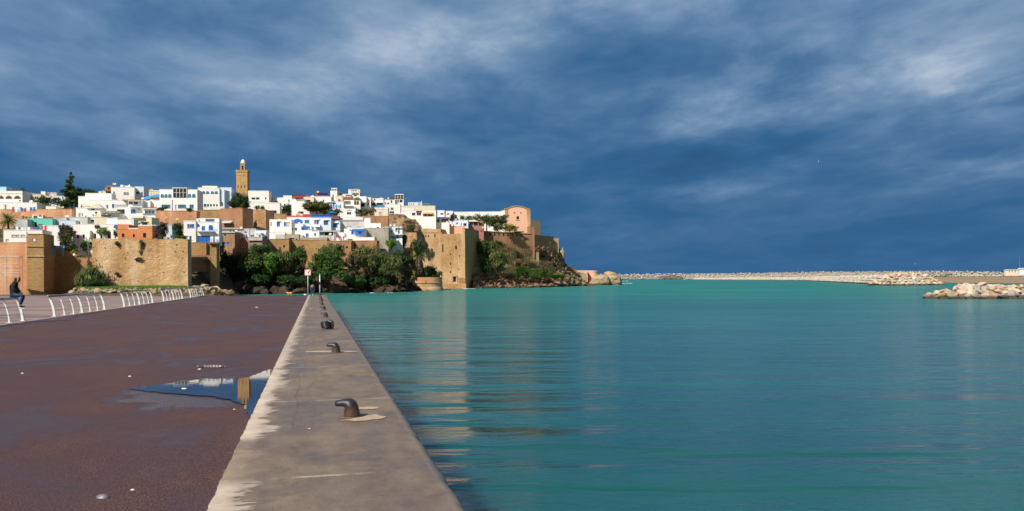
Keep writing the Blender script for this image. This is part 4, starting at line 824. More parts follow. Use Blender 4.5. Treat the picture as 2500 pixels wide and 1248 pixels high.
# ---- fortress by the water ----
def merlons(root, fr, y0px, xs, mat_, proud=0.0, h=14, dep=.9):
    for (a,b,t) in xs:
        p=fr.loc(*tx(a,t)); q=fr.loc(*tx(b,y0px)); mb=MB(); mb.prism([(p[0],q[1]-.02),(q[0],q[1]-.02),(q[0]-.1,p[1]),(p[0]+.1,p[1]+.05)],.02,dep); mb.build('merlon',M[mat_],root)
def fort():
    use(Z6)
    r,fr=H('fort_tower','great sandstone fort tower standing in the water with arrow slits and a shaded right face',470,545,746,1172,'stone',[(478,655,493,745,'d'),(630,672,650,714,'d'),(566,762,577,783,'d'),(674,780,684,803,'d'),(632,822,638,842,'d'),(568,872,580,898,'d'),(667,938,677,960,'d'),(570,970,583,992,'d'),(516,1062,556,1076,'d')],
       [('door_frame',598,1024,662,1034,'stone_pale',.25),('door_frame',598,1034,608,1098,'stone_pale',.25),('door_frame',652,1034,662,1098,'stone_pale',.25),('door',610,1038,640,1098,'dark_opening',.06),('plinth',460,1118,752,1185,'stone_ochre',.8),('downpipe',652,700,656,1090,'stone_pale',.12)],
       D=334,phi=13,T=0,cat='tower',down=2,cop=False) if False else (None,None)
    D=336; a=tx(178,1172); fr=Fr(a[0],a[1],D,R(-13)); root=empty('fort_tower',fr.O,R(-13)); tag(root,'great sandstone fort tower standing in the water with slits, battlements and shaded right face','tower')
    def L(x,y): return fr.loc(*tx(x,y))
    W=L(746,900)[0]; zt=L(600,535)[1]; xm=L(460,600)[0]; zl=L(300,478)[1]
    wins=[(478,658,493,745),(630,672,650,714),(566,762,577,783),(674,780,684,803),(568,872,580,898),(667,938,677,960),(570,970,583,992),(246,548,258,576),(280,548,290,576),(312,548,324,576),(386,532,400,576),(610,1038,640,1096)]
    hs=[]
    for i,w in enumerate(wins):
        p=L(w[0],w[1]);q=L(w[2],w[3]); hs.append((p[0],q[0],q[1],p[1]))
        mb=MB(); mb.box(p[0],q[0],.45,.5,q[1],p[1]); mb.build('door' if i==11 else 'window',M['dark_opening'],root)
    z0=-3; mb=MB(); T=20
    grid_wall(mb,xm,W,z0,zt,[h for h in hs if h[0]>xm],T,rec=.5)
    mb.add([(W,.02,zt-.01),(W,T,zt-.01),(W,T,L(800,462)[1]),(W,.02,L(800,462)[1]),(W-1.0,.02,zt-.01),(W-1.0,T,zt-.01),(W-1.0,T,L(800,462)[1]),(W-1.0,.02,L(800,462)[1])],[(0,1,2,3),(7,6,5,4),(3,2,6,7),(0,3,7,4),(1,5,6,2)])
    mb.build('wall',M['stone'],root)
    sw=MB(); sw.box(W+.003,W+.03,.03,T-.05,z0,L(800,462)[1]); sw.build('side_shade',M['stone_ochre'],root)  # thin darker stone skin: shade of the right face put into its colour
    mb=MB(); grid_wall(mb,0,xm-.003,z0,zl,[h for h in hs if h[0]<xm],T*.8,rec=.5); mb.build('wall',M['stone'],root)
    p=L(176,470); mb=MB(); pts=[L(178,520),L(440,520),L(440,488),L(400,476),L(330,470),L(260,472),L(200,480),L(178,486)]; mb.prism(pts,-.15,1.2); mb.build('parapet',M['stone'],root)
    mb=MB(); p=L(263,645);q=L(310,712); mb.prism(archpts(p[0],q[0],q[1],p[1]),-.05,.05,0); p=L(272,655);q=L(302,705)
    mb.prism(archpts(p[0],q[0],q[1],p[1]),-.12,-.04,1); mb.box(p[0]-.9,q[0]+.9,-.35,.05,q[1]-.9,q[1]-.6,2); c=(p[0]+q[0])/2; mb.box(c-.06,c+.06,-.16,-.125,q[1],p[1],2); mb.build('window',[M['stone_pale'],M['dark_glass'],M['stone_pale']],root)
    for i,(x0,x1,yy) in enumerate([(460,475,520),(482,492,532),(498,545,536),(552,575,541),(580,628,536),(645,650,538),(655,700,532),(706,745,528)]):
        p=L(x0,yy);q=L(x1,548); m_=MB(); m_.prism([(p[0],q[1]),(q[0],q[1]),(q[0]-.1,p[1]),(p[0]+.1,p[1]+.1)],.03,1.2); m_.build('merlon',M['stone'],root)
    for (x0,y0,x1,y1) in ((598,1024,662,1034),(598,1034,607,1098),(653,1034,662,1098)):
        p=L(x0,y0);q=L(x1,y1); m_=MB(); m_.box(p[0],q[0],-.3,.05,q[1],p[1]); m_.build('door_frame',M['stone_pale'],root)
    p=L(462,1118);q=L(752,1180); m_=MB(); m_.box(p[0],W+.5,-.9,.1,-3,p[1]); m_.build('plinth',M['stone_ochre'],root)
    p=L(652,690);q=L(656,1090); m_=MB(); m_.box(p[0],q[0],-.12,.02,q[1],p[1]); m_.build('drain_channel',M['stone_pale'],root)
    # patch of rough broken masonry bottom right
    p=L(666,1040);q=L(744,1110); m_=MB()
    for k in range(26):
        x=random.uniform(p[0],q[0]-.6); z=random.uniform(q[1],p[1]-.4); m_.box(x,x+random.uniform(.5,1.1),-random.uniform(.05,.3),.02,z,z+random.uniform(.2,.45))
    m_.build('broken_masonry',M['stone_ochre'],root)
    # left recess turret
    H('fort_turret','small broken orange turret at the left shoulder of the fort tower',100,560,182,720,'stone_ochre',[(112,640,130,665,'d')],[('parapet',100,545,128,562,'terracotta',.1,.8),('parapet',140,570,165,582,'stone',.1,.8)],D=303,T=6,cat='tower',phi=-10)
    H('fort_wall','low sandstone wall joining the town to the fort tower',38,522,176,600,'stone',[],D=306,T=5,cat='wall')
    H('fort_building','pink fort rooms with round buttress and stone doorway behind the battlements',408,448,748,560,'pink_plaster',[(540,500,560,535,'d')],[('buttress',472,398,490,450,'pink_plaster',.3,1.2),('upper_storey',468,424,585,450,'pink_plaster',-.2,4),('doorway',524,450,562,552,'stone_pale',.15)],D=342,T=8,cat='building',phi=6)
    H('fort_wall','brown stone roof line left of the pink fort rooms',240,462,410,500,'stone_ochre',[],D=346,T=5,cat='wall')
    # round bastion at the water
    D=278; c=P(1044,709,D+9); root=empty('round_bastion',(c.x,c.y,WZ)); tag(root,'low round bastion of orange plaster over stone standing in the water','bastion')
    Rr=37.5/F*D; zt=P(1044,677,D)[2]-WZ; zm=P(1044,691,D)[2]-WZ
    mb=MB(); mb.lathe([(Rr*1.06,-2),(Rr*1.05,.6),(Rr,1.2),(Rr,zm-.1)],56); mb.lathe([(Rr,zm-.1),(Rr+.2,zm-.1),(Rr+.2,zm+.12),(Rr,zm+.12)],56); mb.build('base',M['stone'],root,smooth=False)
    mb=MB(); mb.lathe([(Rr-.03,zm+.12),(Rr-.08,zt),(Rr-.9,zt),(Rr-.9,zt-.8),(0,zt-.8)],56); mb.build('parapet',M['orange_wall'],root)
    mb=MB(); mb.box(-.3,.2,-Rr-.05,-Rr+.3,zt-2.0,zt-1.5); mb.build('opening',M['dark_opening'],root)
    mb=MB(); mb.tube([(Rr*.9,-Rr*.3,zt-.3),(Rr*.9,-Rr*.3,zt+.7)],.15,6); mb.build('post',M['pink_plaster'],root)
fort()
use(Z6)
def curtain():
    A=tx(884,640); B=tx(1540,640); D0,D1=358,370
    a=P(A[0],A[1],D0); b=P(B[0],B[1],D1); phi=math.atan2(b.y-a.y,b.x-a.x); fr=Fr(A[0],A[1],D0,phi); root=empty('curtain_wall',fr.O,phi); tag(root,'red brown curtain wall with a row of nine arched niches below the garden','wall')
    def L(x,y): return fr.loc(*tx(x,y))
    pl=[L(884,505),L(1000,512),L(1150,520),L(1300,528),L(1450,536),L(1530,540),L(1545,765),L(884,765)]
    mb=MB(); mb.prism(pl[::-1],0,5); mb.build('wall',M['stone_red'],root)
    q=[L(884,503),L(1000,510),L(1150,518),L(1300,526),L(1450,534),L(1532,538)]; mb=MB(); mb.prism(q+[(x,z+.35) for x,z in q][::-1],-.2,1.2); mb.build('coping',M['stone_ochre'],root)
    for i,(x,y) in enumerate([(982,538),(1038,540),(1092,541),(1144,542),(1197,544),(1249,546),(1305,548),(1354,549),(1406,551)]):
        p=L(x-9,y-18);q_=L(x+9,y+14); mb=MB(); mb.prism(archpts(p[0],q_[0],q_[1],p[1]),-.03,.03); mb.build('niche',M['dark_opening' if i%3 else 'brown'],root)
    p=L(1438,596);q_=L(1466,612); mb=MB(); mb.box(p[0],q_[0],-.03,.02,q_[1],p[1]); mb.build('opening',M['dark_opening'],root)
    p=L(920,515);q_=L(934,550); mb=MB(); mb.box(p[0],q_[0],-.05,.02,q_[1],p[1]); mb.build('shutter',M['violet'],root)
    H('buttress','tall square buttress under the right edge of the pink tower',1512,450,1562,760,'stone_red',[],D=384,D1=384.6,T=4,cat='wall',down=2)
    H('rampart','far red brown rampart running above the rock face',1560,560,1785,760,'stone_red',[],[('parapet',1560,548,1640,562,'stone_red',.1,.8)],D=394,D1=408,T=6,cat='wall',down=1)
    H('rampart','right end of the rampart with sunlit corner, highest over the sea',1780,585,1845,850,'stone',[],D=410,D1=411,T=10,cat='wall',down=1,phi=0)
    H('retaining_wall','short stone revetment beneath the curtain wall on the grassy slope',1330,748,1612,860,'stone_pale',[],D=382,D1=386,T=4,cat='wall',down=4)
curtain()
use(Z11)
# sentry turret, low sea walls
def sea_end():
    D=440; fr=Fr(1368,660,D,0); root=empty('sentry_turret',P(1374,655,D)); tag(root,'slim stone sentry turret with pointed cap beyond the rampart','turret')
    k=D/F; 
    mb=MB(); mb.lathe([(2.9*k*2,-4),(2.9*k*1.9,0),(3.0*k*1.3,24*k),(4.9*k,30*k),(4.9*k,40*k),(3.6*k,41*k),(2.6*k,46*k),(0,52*k)],16); mb.build('turret',M['stone_pale'],root,smooth=False)
    mb=MB(); mb.box(-7*k,-2.5*k,0,2,-3,42*k); mb.build('wall',M['white'],root)
    H('sea_wall','dark red low sea wall between headland and pink round battery',1580,540,1748,640,'stone_red',[],D=436,T=5,cat='wall',D1=440)
    H('sea_wall','low tan block wall in front of the pink round battery',1690,618,1892,720,'stone_pale',[],D=428,T=4,cat='wall',phi=0)
    H('sea_wall','pink straight battery wall by the sea boulders',1752,572,1900,640,'pink_plaster',[],D=446,T=5,cat='wall',phi=0)
    c=P(1100+1965/5.68,684,452); root=empty('round_battery',c); tag(root,'round pink battery tower low beside the big pale boulders','battery')
    Rr=13*450/F; mb=MB(); zt=P(1440,560+572/5.68,450)[2]-c.z; mb.lathe([(Rr,-4),(Rr,zt),(Rr-.8,zt),(Rr-.8,zt-.8),(0,zt-.8)],32); mb.lathe([(Rr,zt-.7),(Rr+.15,zt-.65),(Rr+.15,zt-.45),(Rr,zt-.4)],32); mb.build('wall',M['pink_plaster'],root)
sea_end()
# ---- left walls ----
use(Z7)
H('city_wall','orange plastered city wall with pale patches behind the scaffold at far left',-60,254,318,860,'orange_wall',[],D=206,T=4,cat='wall',down=3,phi=4)
def stone_tower():
    r,fr=H('stone_tower','square ochre stone wall tower with little arched opening and two ledges at left',318,148,515,858,'stone_ochre',[],[('ledge',314,292,518,299,'stone',.25),('ledge',312,408,518,416,'stone',.25),('coping',322,146,512,152,'stone',.15,6)],D=200,T=8,phi=12,cat='tower',down=2,cop=False)
    p=fr.loc(*tx(374,200));q=fr.loc(*tx(420,238)); mb=MB(); mb.prism(archpts(p[0],q[0],q[1],p[1]),-.04,.05,0); p=fr.loc(*tx(386,204));q=fr.loc(*tx(419,237)); mb.prism(archpts(p[0],q[0],q[1],p[1]),-.08,-.03,1); mb.build('window',[M['dark_opening'],M['white_blue']],r)
stone_tower()
H('brick_wall','recessed brick wall in shade between the stone tower and the reeds',510,422,940,850,'stone_ochre',[(782,592,798,606,'d'),(735,628,748,640,'d')],D=211,T=6,cat='wall',down=3,phi=-4)
H('garden_wall','brown garden terrace wall with planter niches behind the brick wall',510,310,1110,430,'brown_plaster',[],D=217,T=3,cat='wall',phi=0)
H('brick_wall','tan brick wall between reeds and big battered wall',930,424,1150,720,'stone_red',[(935,582,1040,640,'d')],D=210,T=4,cat='wall',down=3,phi=0)
def big_wall():
    use(Z8); D=200; A=tx(60,870); B=tx(1490,900); fr=Fr(A[0],A[1],D,R(7)); root=empty('battered_wall',fr.O,R(7)); tag(root,'huge sunlit battered sandstone wall with pale vertical streaks and tufts of weed','wall')
    def L(x,y): return fr.loc(*tx(x,y))
    z0=L(700,900)[1]-2; W=L(1505,500)[0]; nu,nv=110,50; vs=[]; top=lambda x: interp(x,[(40,146),(400,150),(760,160),(1000,158),(1300,152),(1490,152)])
    for j in range(nv+1):
        for i in range(nu+1):
            xx=lerp(40,1490,i/nu); zt=L(xx,top(xx))[1]; z=lerp(z0,zt,j/nv); x=L(xx,500)[0]
            x=min(x,W); bt=-(1-j/nv)*1.1
            d=fbm((x*.25,z*.35,4),5)*.16+abs(fbm((x*1.6,z*3.4,2),3))*.10
            if j==nv: z+=abs(fbm((x*.8,3,1),4))*.45
            vs.append((x+ (1-j/nv)*.25*(i/nu),bt-d,z))
    n=nu+1; fs=[(j*n+i,j*n+i+1,(j+1)*n+i+1,(j+1)*n+i) for j in range(nv) for i in range(nu)]
    o=MB(); o.add(vs,fs); tz=L(700,150)[1]
    # right return, top and back
    rb=[vs[j*n+nu] for j in range(nv+1)]; k=len(o.v)
    o.add([*rb,*[(x+.1,y+3,z) for x,y,z in rb]],[(j,j+nv+1,j+nv+2,j+1) for j in range(nv)])
    tp=[vs[nv*n+i] for i in range(n)]; o.add([*tp,*[(x,y+7,z) for x,y,z in tp]],[(i,i+1,i+1+n,i+n) for i in range(n-1)])
    lb=[vs[j*n] for j in range(nv+1)]; o.add([*lb,*[(x,y+7,z) for x,y,z in lb]],[(j,j+1,j+nv+2,j+nv+1) for j in range(nv)])
    o.build('wall',M['stone'],root)
    for (x,y) in ((578,350),(543,440),(1320,240),(1418,335),(1410,435),(1128,655),(1440,648),(456,286),(234,286),(1294,338)):
        p=L(x,y); mb=MB(); bt=-(1-(p[1]-z0)/(tz-z0))*1.1; mb.box(p[0]-.08,p[0]+.08,bt-.2,bt+.1,p[1]-.09,p[1]+.09); mb.build('putlog_hole',M['dark_opening'],root)
    return root,fr
big_wall()
use(Z8)
H('gate_pier','ochre stone pier with balcony slab at the end of the blue house',1828,215,1930,830,'stone_ochre',[],[('balcony',1808,203,1956,216,'stone_ochre',.8,2.4),('post',1808,165,1822,204,'stone_ochre',.7,.3),('post',1872,165,1886,204,'stone_ochre',.7,.3),('post',1936,165,1950,204,'stone_ochre',.7,.3),('plinth',1700,420,1832,470,'stone_red',.1,2)],D=226,T=5,cat='pier',down=1,phi=10)
H('retaining_wall','brown recessed wall under the blue and white house',1500,205,1770,405,'stone_ochre',[],D=230,T=5,cat='wall',down=3,phi=6)
H('retaining_wall','red earth lower wall beside the grassy bank',1500,402,1830,470,'stone_red',[],D=227,T=3,cat='wall',down=3,phi=8)
use(Z4)
H('cliff_wall','long ochre cliff wall with two white arched windows',255,902,660,1180,'stone_ochre',[(296,958,330,1034,'aw') if False else (296,958,330,1034,'a'),(356,958,392,1034,'a'),(572,990,598,1030,'d')],D=262,T=5,cat='wall',phi=4)
H('cliff_wall','middle run of the ochre cliff wall behind the reed bushes',655,915,1240,1140,'stone_ochre',[],D=266,T=5,cat='wall',phi=2)
H('cliff_wall','red brown cliff wall with two small windows right of the tall reeds',1235,930,1602,1150,'stone_red',[(1425,1000,1462,1056,'g'),(1525,1010,1560,1040,'d')],[('corner_stones',1585,935,1604,1080,'stone',.1),('parapet',1550,900,1620,935,'stone_red',.1,.8)],D=265,T=6,cat='wall',phi=0)
H('cliff_wall','shaded end of the cliff wall above the feathery shrubs',1600,925,1997,1080,'stone_red',[(1652,980,1672,1005,'d')],D=271,T=5,cat='wall',phi=0)
# ================= VEGETATION =================
def mesh_np(name, v, f, material, parent=None, smooth=False):
    me=bpy.data.meshes.new(name); nv,nf,k=len(v),len(f),f.shape[1]
    me.vertices.add(nv); me.vertices.foreach_set('co', v.astype(np.float32).ravel())
    me.loops.add(nf*k); me.loops.foreach_set('vertex_index', f.astype(np.int32).ravel())
    me.polygons.add(nf); me.polygons.foreach_set('loop_start', np.arange(0,nf*k,k,dtype=np.int32)); 
    me.update(calc_edges=True); me.validate(); me.materials.append(M[material])
    o=bpy.data.objects.new(name, me); COL.objects.link(o)
    if parent: o.parent=parent
    return o
def leaves(name, parent, material, blobs, n, size, seed=0, asp=1.6, clump=.22, nclump=26, up=0.0, shell=.55, lean=(0,0,0)):
    """blobs: (cx,cy,cz,rx,ry,rz) ellipsoids in local space; leaf faces gathered in clumps spread over them"""
    g=np.random.default_rng(seed+11); bl=np.array(blobs,float); vol=np.cbrt(bl[:,3]*bl[:,4]*bl[:,5])**2; vol/=vol.sum()
    C=[];Rd=[]
    for b,w in zip(bl,vol):
        k=max(4,int(nclump*w*len(bl)**.5+4)); d=g.normal(size=(k,3)); d/=np.linalg.norm(d,axis=1)[:,None]; r=g.uniform(shell,1.02,(k,1))
        C.append(b[:3]+d*r*b[3:]); Rd.append(np.repeat(b[None,3:]*clump*g.uniform(.7,1.5,(k,1)),k,0)[:k] if False else b[None,3:]*clump*g.uniform(.7,1.6,(k,1)))
    C=np.vstack(C);Rd=np.vstack(Rd); idx=g.integers(0,len(C),n); 
    off=g.normal(size=(n,3))*.75; p=C[idx]+off*Rd[idx]
    nrm=off/(np.linalg.norm(off,axis=1)[:,None]+1e-6)+g.normal(size=(n,3))*.55; nrm[:,2]+=.25; nrm/=np.linalg.norm(nrm,axis=1)[:,None]
    a=g.normal(size=(n,3)); a[:,2]+=up; a+=np.array(lean); a-=nrm*(a*nrm).sum(1)[:,None]; a/=np.linalg.norm(a,axis=1)[:,None]; b=np.cross(nrm,a)
    s=size*g.uniform(.6,1.35,(n,1)); L=a*s*asp*.5; W_=b*s*.5
    v=np.empty((n,4,3)); v[:,0]=p-L; v[:,1]=p+W_*.9-L*.1; v[:,2]=p+L; v[:,3]=p-W_*.9-L*.1
    return mesh_np(name, v.reshape(-1,3), np.arange(n*4).reshape(n,4), material, parent)
def trunk(parent, h, r, lean=(0,0), limbs=4, spread=1.2, seed=0, name='trunk', material='bark'):
    g=random.Random(seed); mb=MB(); pts=[(lean[0]*t+g.uniform(-.08,.08)*h*.2*t, lean[1]*t, h*t) for t in (0,.25,.5,.75,1)]
    mb.tube([(0,0,-.6)]+pts[1:], [r*1.25,r,r*.85,r*.7,r*.4], 8)
    for i in range(limbs):
        t=g.uniform(.45,.9); a=2*math.pi*(i+g.random()*.6)/limbs; b=Vector((lean[0]*t,lean[1]*t,h*t))
        e=b+Vector((math.cos(a)*spread,math.sin(a)*spread,h*.35*g.uniform(.6,1.2))); m=b.lerp(e,.5)+Vector((0,0,-.08*spread))
        mb.tube([b,m,e],[r*.5,r*.35,r*.12],6)
    return mb.build(name,M[material],parent,smooth=True)
def bush(name,label,cx,cy,w,h,D,material,seed=0,n=None,leaf=None,cat='bush',group=None,blobs=None,asp=1.6,up=0,tr=True,depth=None,clump=.22,shell=.5,lean=(0,0,0),nclump=30,th=None,limbs=4):
    """centre, width and height in source pixels"""
    base=P(cx,cy+h/2,D); k=D/F; root=empty(name,base); tag(root,label,cat,group)
    Wm,Hm=w*k,h*k; dp=depth or min(Wm,Hm*1.4)*.5; g=random.Random(seed+5)
    if blobs is None:
        blobs=[(0,0,Hm*.5,Wm*.36,dp*.7,Hm*.40)]
        for i in range(5): blobs.append((g.uniform(-.34,.34)*Wm,g.uniform(-.5,.3)*dp,g.uniform(.30,.72)*Hm,Wm*g.uniform(.13,.24),dp*.45,Hm*g.uniform(.14,.26)))
    else: blobs=[(a*Wm,b*dp,c*Hm,d*Wm,e*dp,f*Hm) for a,b,c,d,e,f in blobs]
    lf=leaf or max(.16,1.7*k); nn=n or int(min(9000,max(500,5.5*w*h/ (lf/k)**2*1.0)))
    if tr: trunk(root, Hm*(th or .55), max(.06,min(.4,Hm*.03)), limbs=limbs, spread=Wm*.22, seed=seed)
    leaves('crown' if cat=='tree' else 'foliage',root,material,blobs,nn,lf,seed,asp,clump,nclump,up,shell,lean)
    return root
def palm(label,cx,cy,size,D,seed=0,th=2.0,material='leaf_mid',nf=46,dead=False,droop=1.0,group='palm trees of the town'):
    k=D/F; r=size*k; base=P(cx,cy,D)-Vector((0,0,th)); root=empty('palm_tree',base); tag(root,label,'palm tree',group)
    mb=MB(); mb.tube([(0,0,-1.5),(0,.05,th*.5),(0,0,th)],[r*.10,r*.085,r*.10],10); mb.build('trunk',M['bark'],root,smooth=True)
    g=random.Random(seed); V=[];Fc=[]
    def frond(az,el,L,V,Fc,dr,wd=.13):
        pts=[]; p=Vector((0,0,th)); d=Vector((math.cos(az)*math.cos(el),math.sin(az)*math.cos(el),math.sin(el))); ns=9
        for i in range(ns+1):
            pts.append(p.copy()); p=p+d*(L/ns); d=(d+Vector((0,0,-dr*.17))).normalized()
        side=Vector((-math.sin(az),math.cos(az),0))
        for i in range(1,ns+1):
            a=pts[i-1];b=pts[i]; t=i/ns; w=wd*L*math.sin(math.pi*min(1,t*.93+.1))**.7*1.6; mid=a.lerp(b,.5); ax=(b-a)
            for q in range(2):
                o=a+ax*(.5*q)
                for s in (-1,1):
                    tip=o+side*s*w+ax.normalized()*w*.75+Vector((0,0,-w*.35)); n0=len(V); V.extend([o,o+ax*.30,tip]); Fc.append((n0,n0+1,n0+2,n0+2))
            n0=len(V); e=side*.02*L; V.extend([a-e,a+e,b+e*.6,b-e*.6]); Fc.append((n0,n0+1,n0+2,n0+3))
    for i in range(nf): frond(g.uniform(0,6.28),g.uniform(-.25,1.35),r*g.uniform(.85,1.1),V,Fc,droop)
    mb=MB(); mb.add(V,[f if f[2]!=f[3] else f[:3] for f in Fc]); mb.build('crown',M[material],root)
    if dead:
        V=[];Fc=[]
        for i in range(34): frond(g.uniform(0,6.28),g.uniform(-1.25,-.5),r*g.uniform(.8,1.1),V,Fc,1.2,.07)
        mb=MB(); mb.add(V,[f if f[2]!=f[3] else f[:3] for f in Fc]); mb.build('dead_fronds',M['leaf_dry'],root)
    return root
def conifer():
    D=300; k=D/F; base=P(176,512,D); root=empty('pine_tree',base); tag(root,'tall pine with tiered branches rising above the roofs at left','tree')
    Hm=95*k; mb=MB(); mb.tube([(0,0,-1),(0,0,Hm*.5),(-.2,0,Hm)],[.35,.22,.03],8); mb.build('trunk',M['bark'],root)
    blobs=[]; g=random.Random(3)
    for (y,w) in ((424,2.5),(432,8),(438,5),(443,13),(449,7),(454,16),(460,12),(466,22),(470,28),(477,20),(484,17),(492,18),(500,16)):
        z=(512-y)*k
        for i in range(max(2,int(w/3))):
            a=g.uniform(0,6.28); rr=w*k*g.uniform(.2,.75); blobs.append((rr*math.cos(a)-(.35 if y<475 else -.2),rr*math.sin(a)*.8,z-rr*.05,w*k*.34,w*k*.34,.42))
    leaves('crown',root,'leaf_dark',blobs,6500,.34,3,2.4,.4,90,shell=.1)
conifer()
B=bush
B('tree','dark broad tree right of the pine, reaching over the cream wall',205,484,58,62,303,'leaf_dark',1,cat='tree',blobs=[(-.1,0,.45,.28,1,.42),(.22,0,.62,.3,.8,.2),(-.25,0,.72,.15,.6,.2)])
B('tree','dark low rounded garden tree left of the pine',124,492,62,26,296,'leaf_dark',2,cat='tree')
B('tree','dense garden tree directly below the tall pine',160,497,40,32,292,'leaf_dark',3,cat='tree')
B('tree','dark leafy tree at the left foot of the pine with mixed shade',104,487,26,20,300,'leaf_mid',4,cat='tree')
B('tree','large round dark green tree beside the tall white mansion',583,491,50,42,300,'leaf_dark',5,cat='tree',n=7000,blobs=[(-.12,0,.55,.36,1,.42),(.2,0,.42,.3,.9,.38),(-.3,0,.35,.16,.6,.3),(.34,0,.3,.14,.6,.28)])
B('tree','climbing green tree in front of the tall white cube house',706,511,36,30,345,'leaf_dark',6,cat='tree')
B('tree','dome shaped grey green dragon tree at the centre of town',773,508,61,32,338,'leaf_olive',7,cat='tree',n=8000,leaf=.42,blobs=[(0,0,.66,.47,1.2,.32),(-.22,0,.55,.24,1,.26),(.24,0,.55,.24,1,.26)],clump=.14,shell=.75,nclump=110,limbs=9)
B('vine','green vine pergola right of the dome shaped tree',817,518,46,18,334,'leaf_mid',8,cat='vine')
B('tree','dark tree shading the blue umbrella terrace',795,518,30,14,335,'leaf_dark',9,cat='tree')
B('bush','scrub and brambles on the slope right of the stacked window house',884,519,34,26,318,'leaf_olive',10)
B('bush','dry brown scrub above the reddish rubble wall',907,518,24,22,322,'leaf_dry',11)
B('bush','dark scrub on the rocks below the long orange awning house',1000,558,32,26,326,'leaf_olive',12)
B('tree','rounded bare grey bush tree in front of the low white houses at left',163,567,46,52,212,'twig_grey',13,cat='tree',leaf=.16,n=6500,asp=3)
B('tree','olive green tree growing through the bare bush at left',160,584,40,46,210,'leaf_olive',14,cat='tree')
B('tree','bright green young tree on the white terrace',252,568,32,28,211,'leaf_bright',15,cat='tree',th=.7,limbs=6,blobs=[(0,0,.62,.42,1,.34),(-.25,0,.5,.2,.7,.2),(.25,0,.5,.2,.7,.2)],n=1500)
B('bush','small reddish shrub left of the bright green tree',238,553,14,14,213,'leaf_dry',16)
B('bush','clipped dark round bush beside the orange house',282,570,12,26,211.5,'leaf_mid',17)
B('bush','reddish green shrub behind the orange house roof',347,549,36,18,222,'leaf_dry',18)
B('bush','leafy green shrub mixed into the reddish hedge',352,547,28,14,221,'leaf_mid',19)
B('tree','bare leaning grey tree in front of the bluish cottage',396,560,42,40,209,'twig_grey',20,cat='tree',leaf=.13,n=3200,asp=4,th=.8,limbs=8)
B('bush','dark ivy covered bush between cottage and cobalt house',434,562,28,46,214,'leaf_dark',21)
B('bush','green trailing plant on top of the stone wall corner',442,581,38,14,208,'leaf_mid',22)
B('bush','small round shrub on the orange turret wall',397,510,30,13,256,'leaf_mid',23,tr=False)
B('bush','small round shrub on the retaining wall under the mansion',464,513,26,12,256,'leaf_mid',24,tr=False)
B('bush','little green bush on the parapet near the round dark tree',628,507,14,12,288,'leaf_mid',25,tr=False)
B('bush','upright green bush on the parapet below the minaret house',642,508,11,16,288,'leaf_bright',26,tr=False)
B('vine','dark creeper hanging on the orange bastion wall',624,548,7,26,255,'leaf_dark',27,tr=False,cat='vine')
B('bush','dark ivy at the shaded corner beside the brown cliff house',539,592,18,60,243,'leaf_dark',28)
B('bush','dark garden foliage left of the blue pergola post',124,606,22,22,209,'leaf_dark',29)
B('bush','garden foliage under the bare bush behind the brick wall',176,606,30,24,210,'leaf_mid',30)
B('bush','dark foliage behind the banana plant',213,603,36,34,206.5,'leaf_dark',31)
B('bush','yellow green garden shrub above the brick wall',184,614,18,16,207,'leaf_yellow',32,tr=False)
B('bush','fringe of trailing weeds on the brick wall top',205,626,46,6,206,'leaf_bright',33,tr=False)
B('bush','weed tuft sprouting high on the battered wall',286,594,14,14,200.2,'leaf_mid',34,tr=False,depth=.4,group='weeds on the battered wall')
B('bush','long dry hanging weed patch in the middle of the battered wall',345,602,15,38,200.8,'leaf_dry',35,tr=False,depth=.4,group='weeds on the battered wall',n=700,blobs=[(0,0,.75,.4,1,.22),(.1,0,.45,.25,.8,.25),(-.1,0,.15,.2,.8,.14)])
B('bush','dark weed tuft below the hanging patch on the battered wall',340,632,22,10,200.4,'leaf_olive',36,tr=False,depth=.3,group='weeds on the battered wall',n=500)
B('bush','low weed tuft near the foot of the battered wall',285,668,16,8,199.5,'leaf_olive',37,tr=False,depth=.3,group='weeds on the battered wall',n=400)
B('bush','dark bush at the corner of the shaded grassy bank',488,655,26,14,236,'leaf_mid',38)
# reeds by the left wall
B('reed_bed','tall green reed clump in shade at the foot of the walls',224,674,66,62,196,'leaf_reed',40,cat='reeds',up=4.0,asp=7,leaf=.18,n=6500,tr=False,clump=.3,depth=3)
B('bush','low dark undergrowth below the reeds',232,692,74,26,193,'leaf_dark',41,tr=False,depth=3)
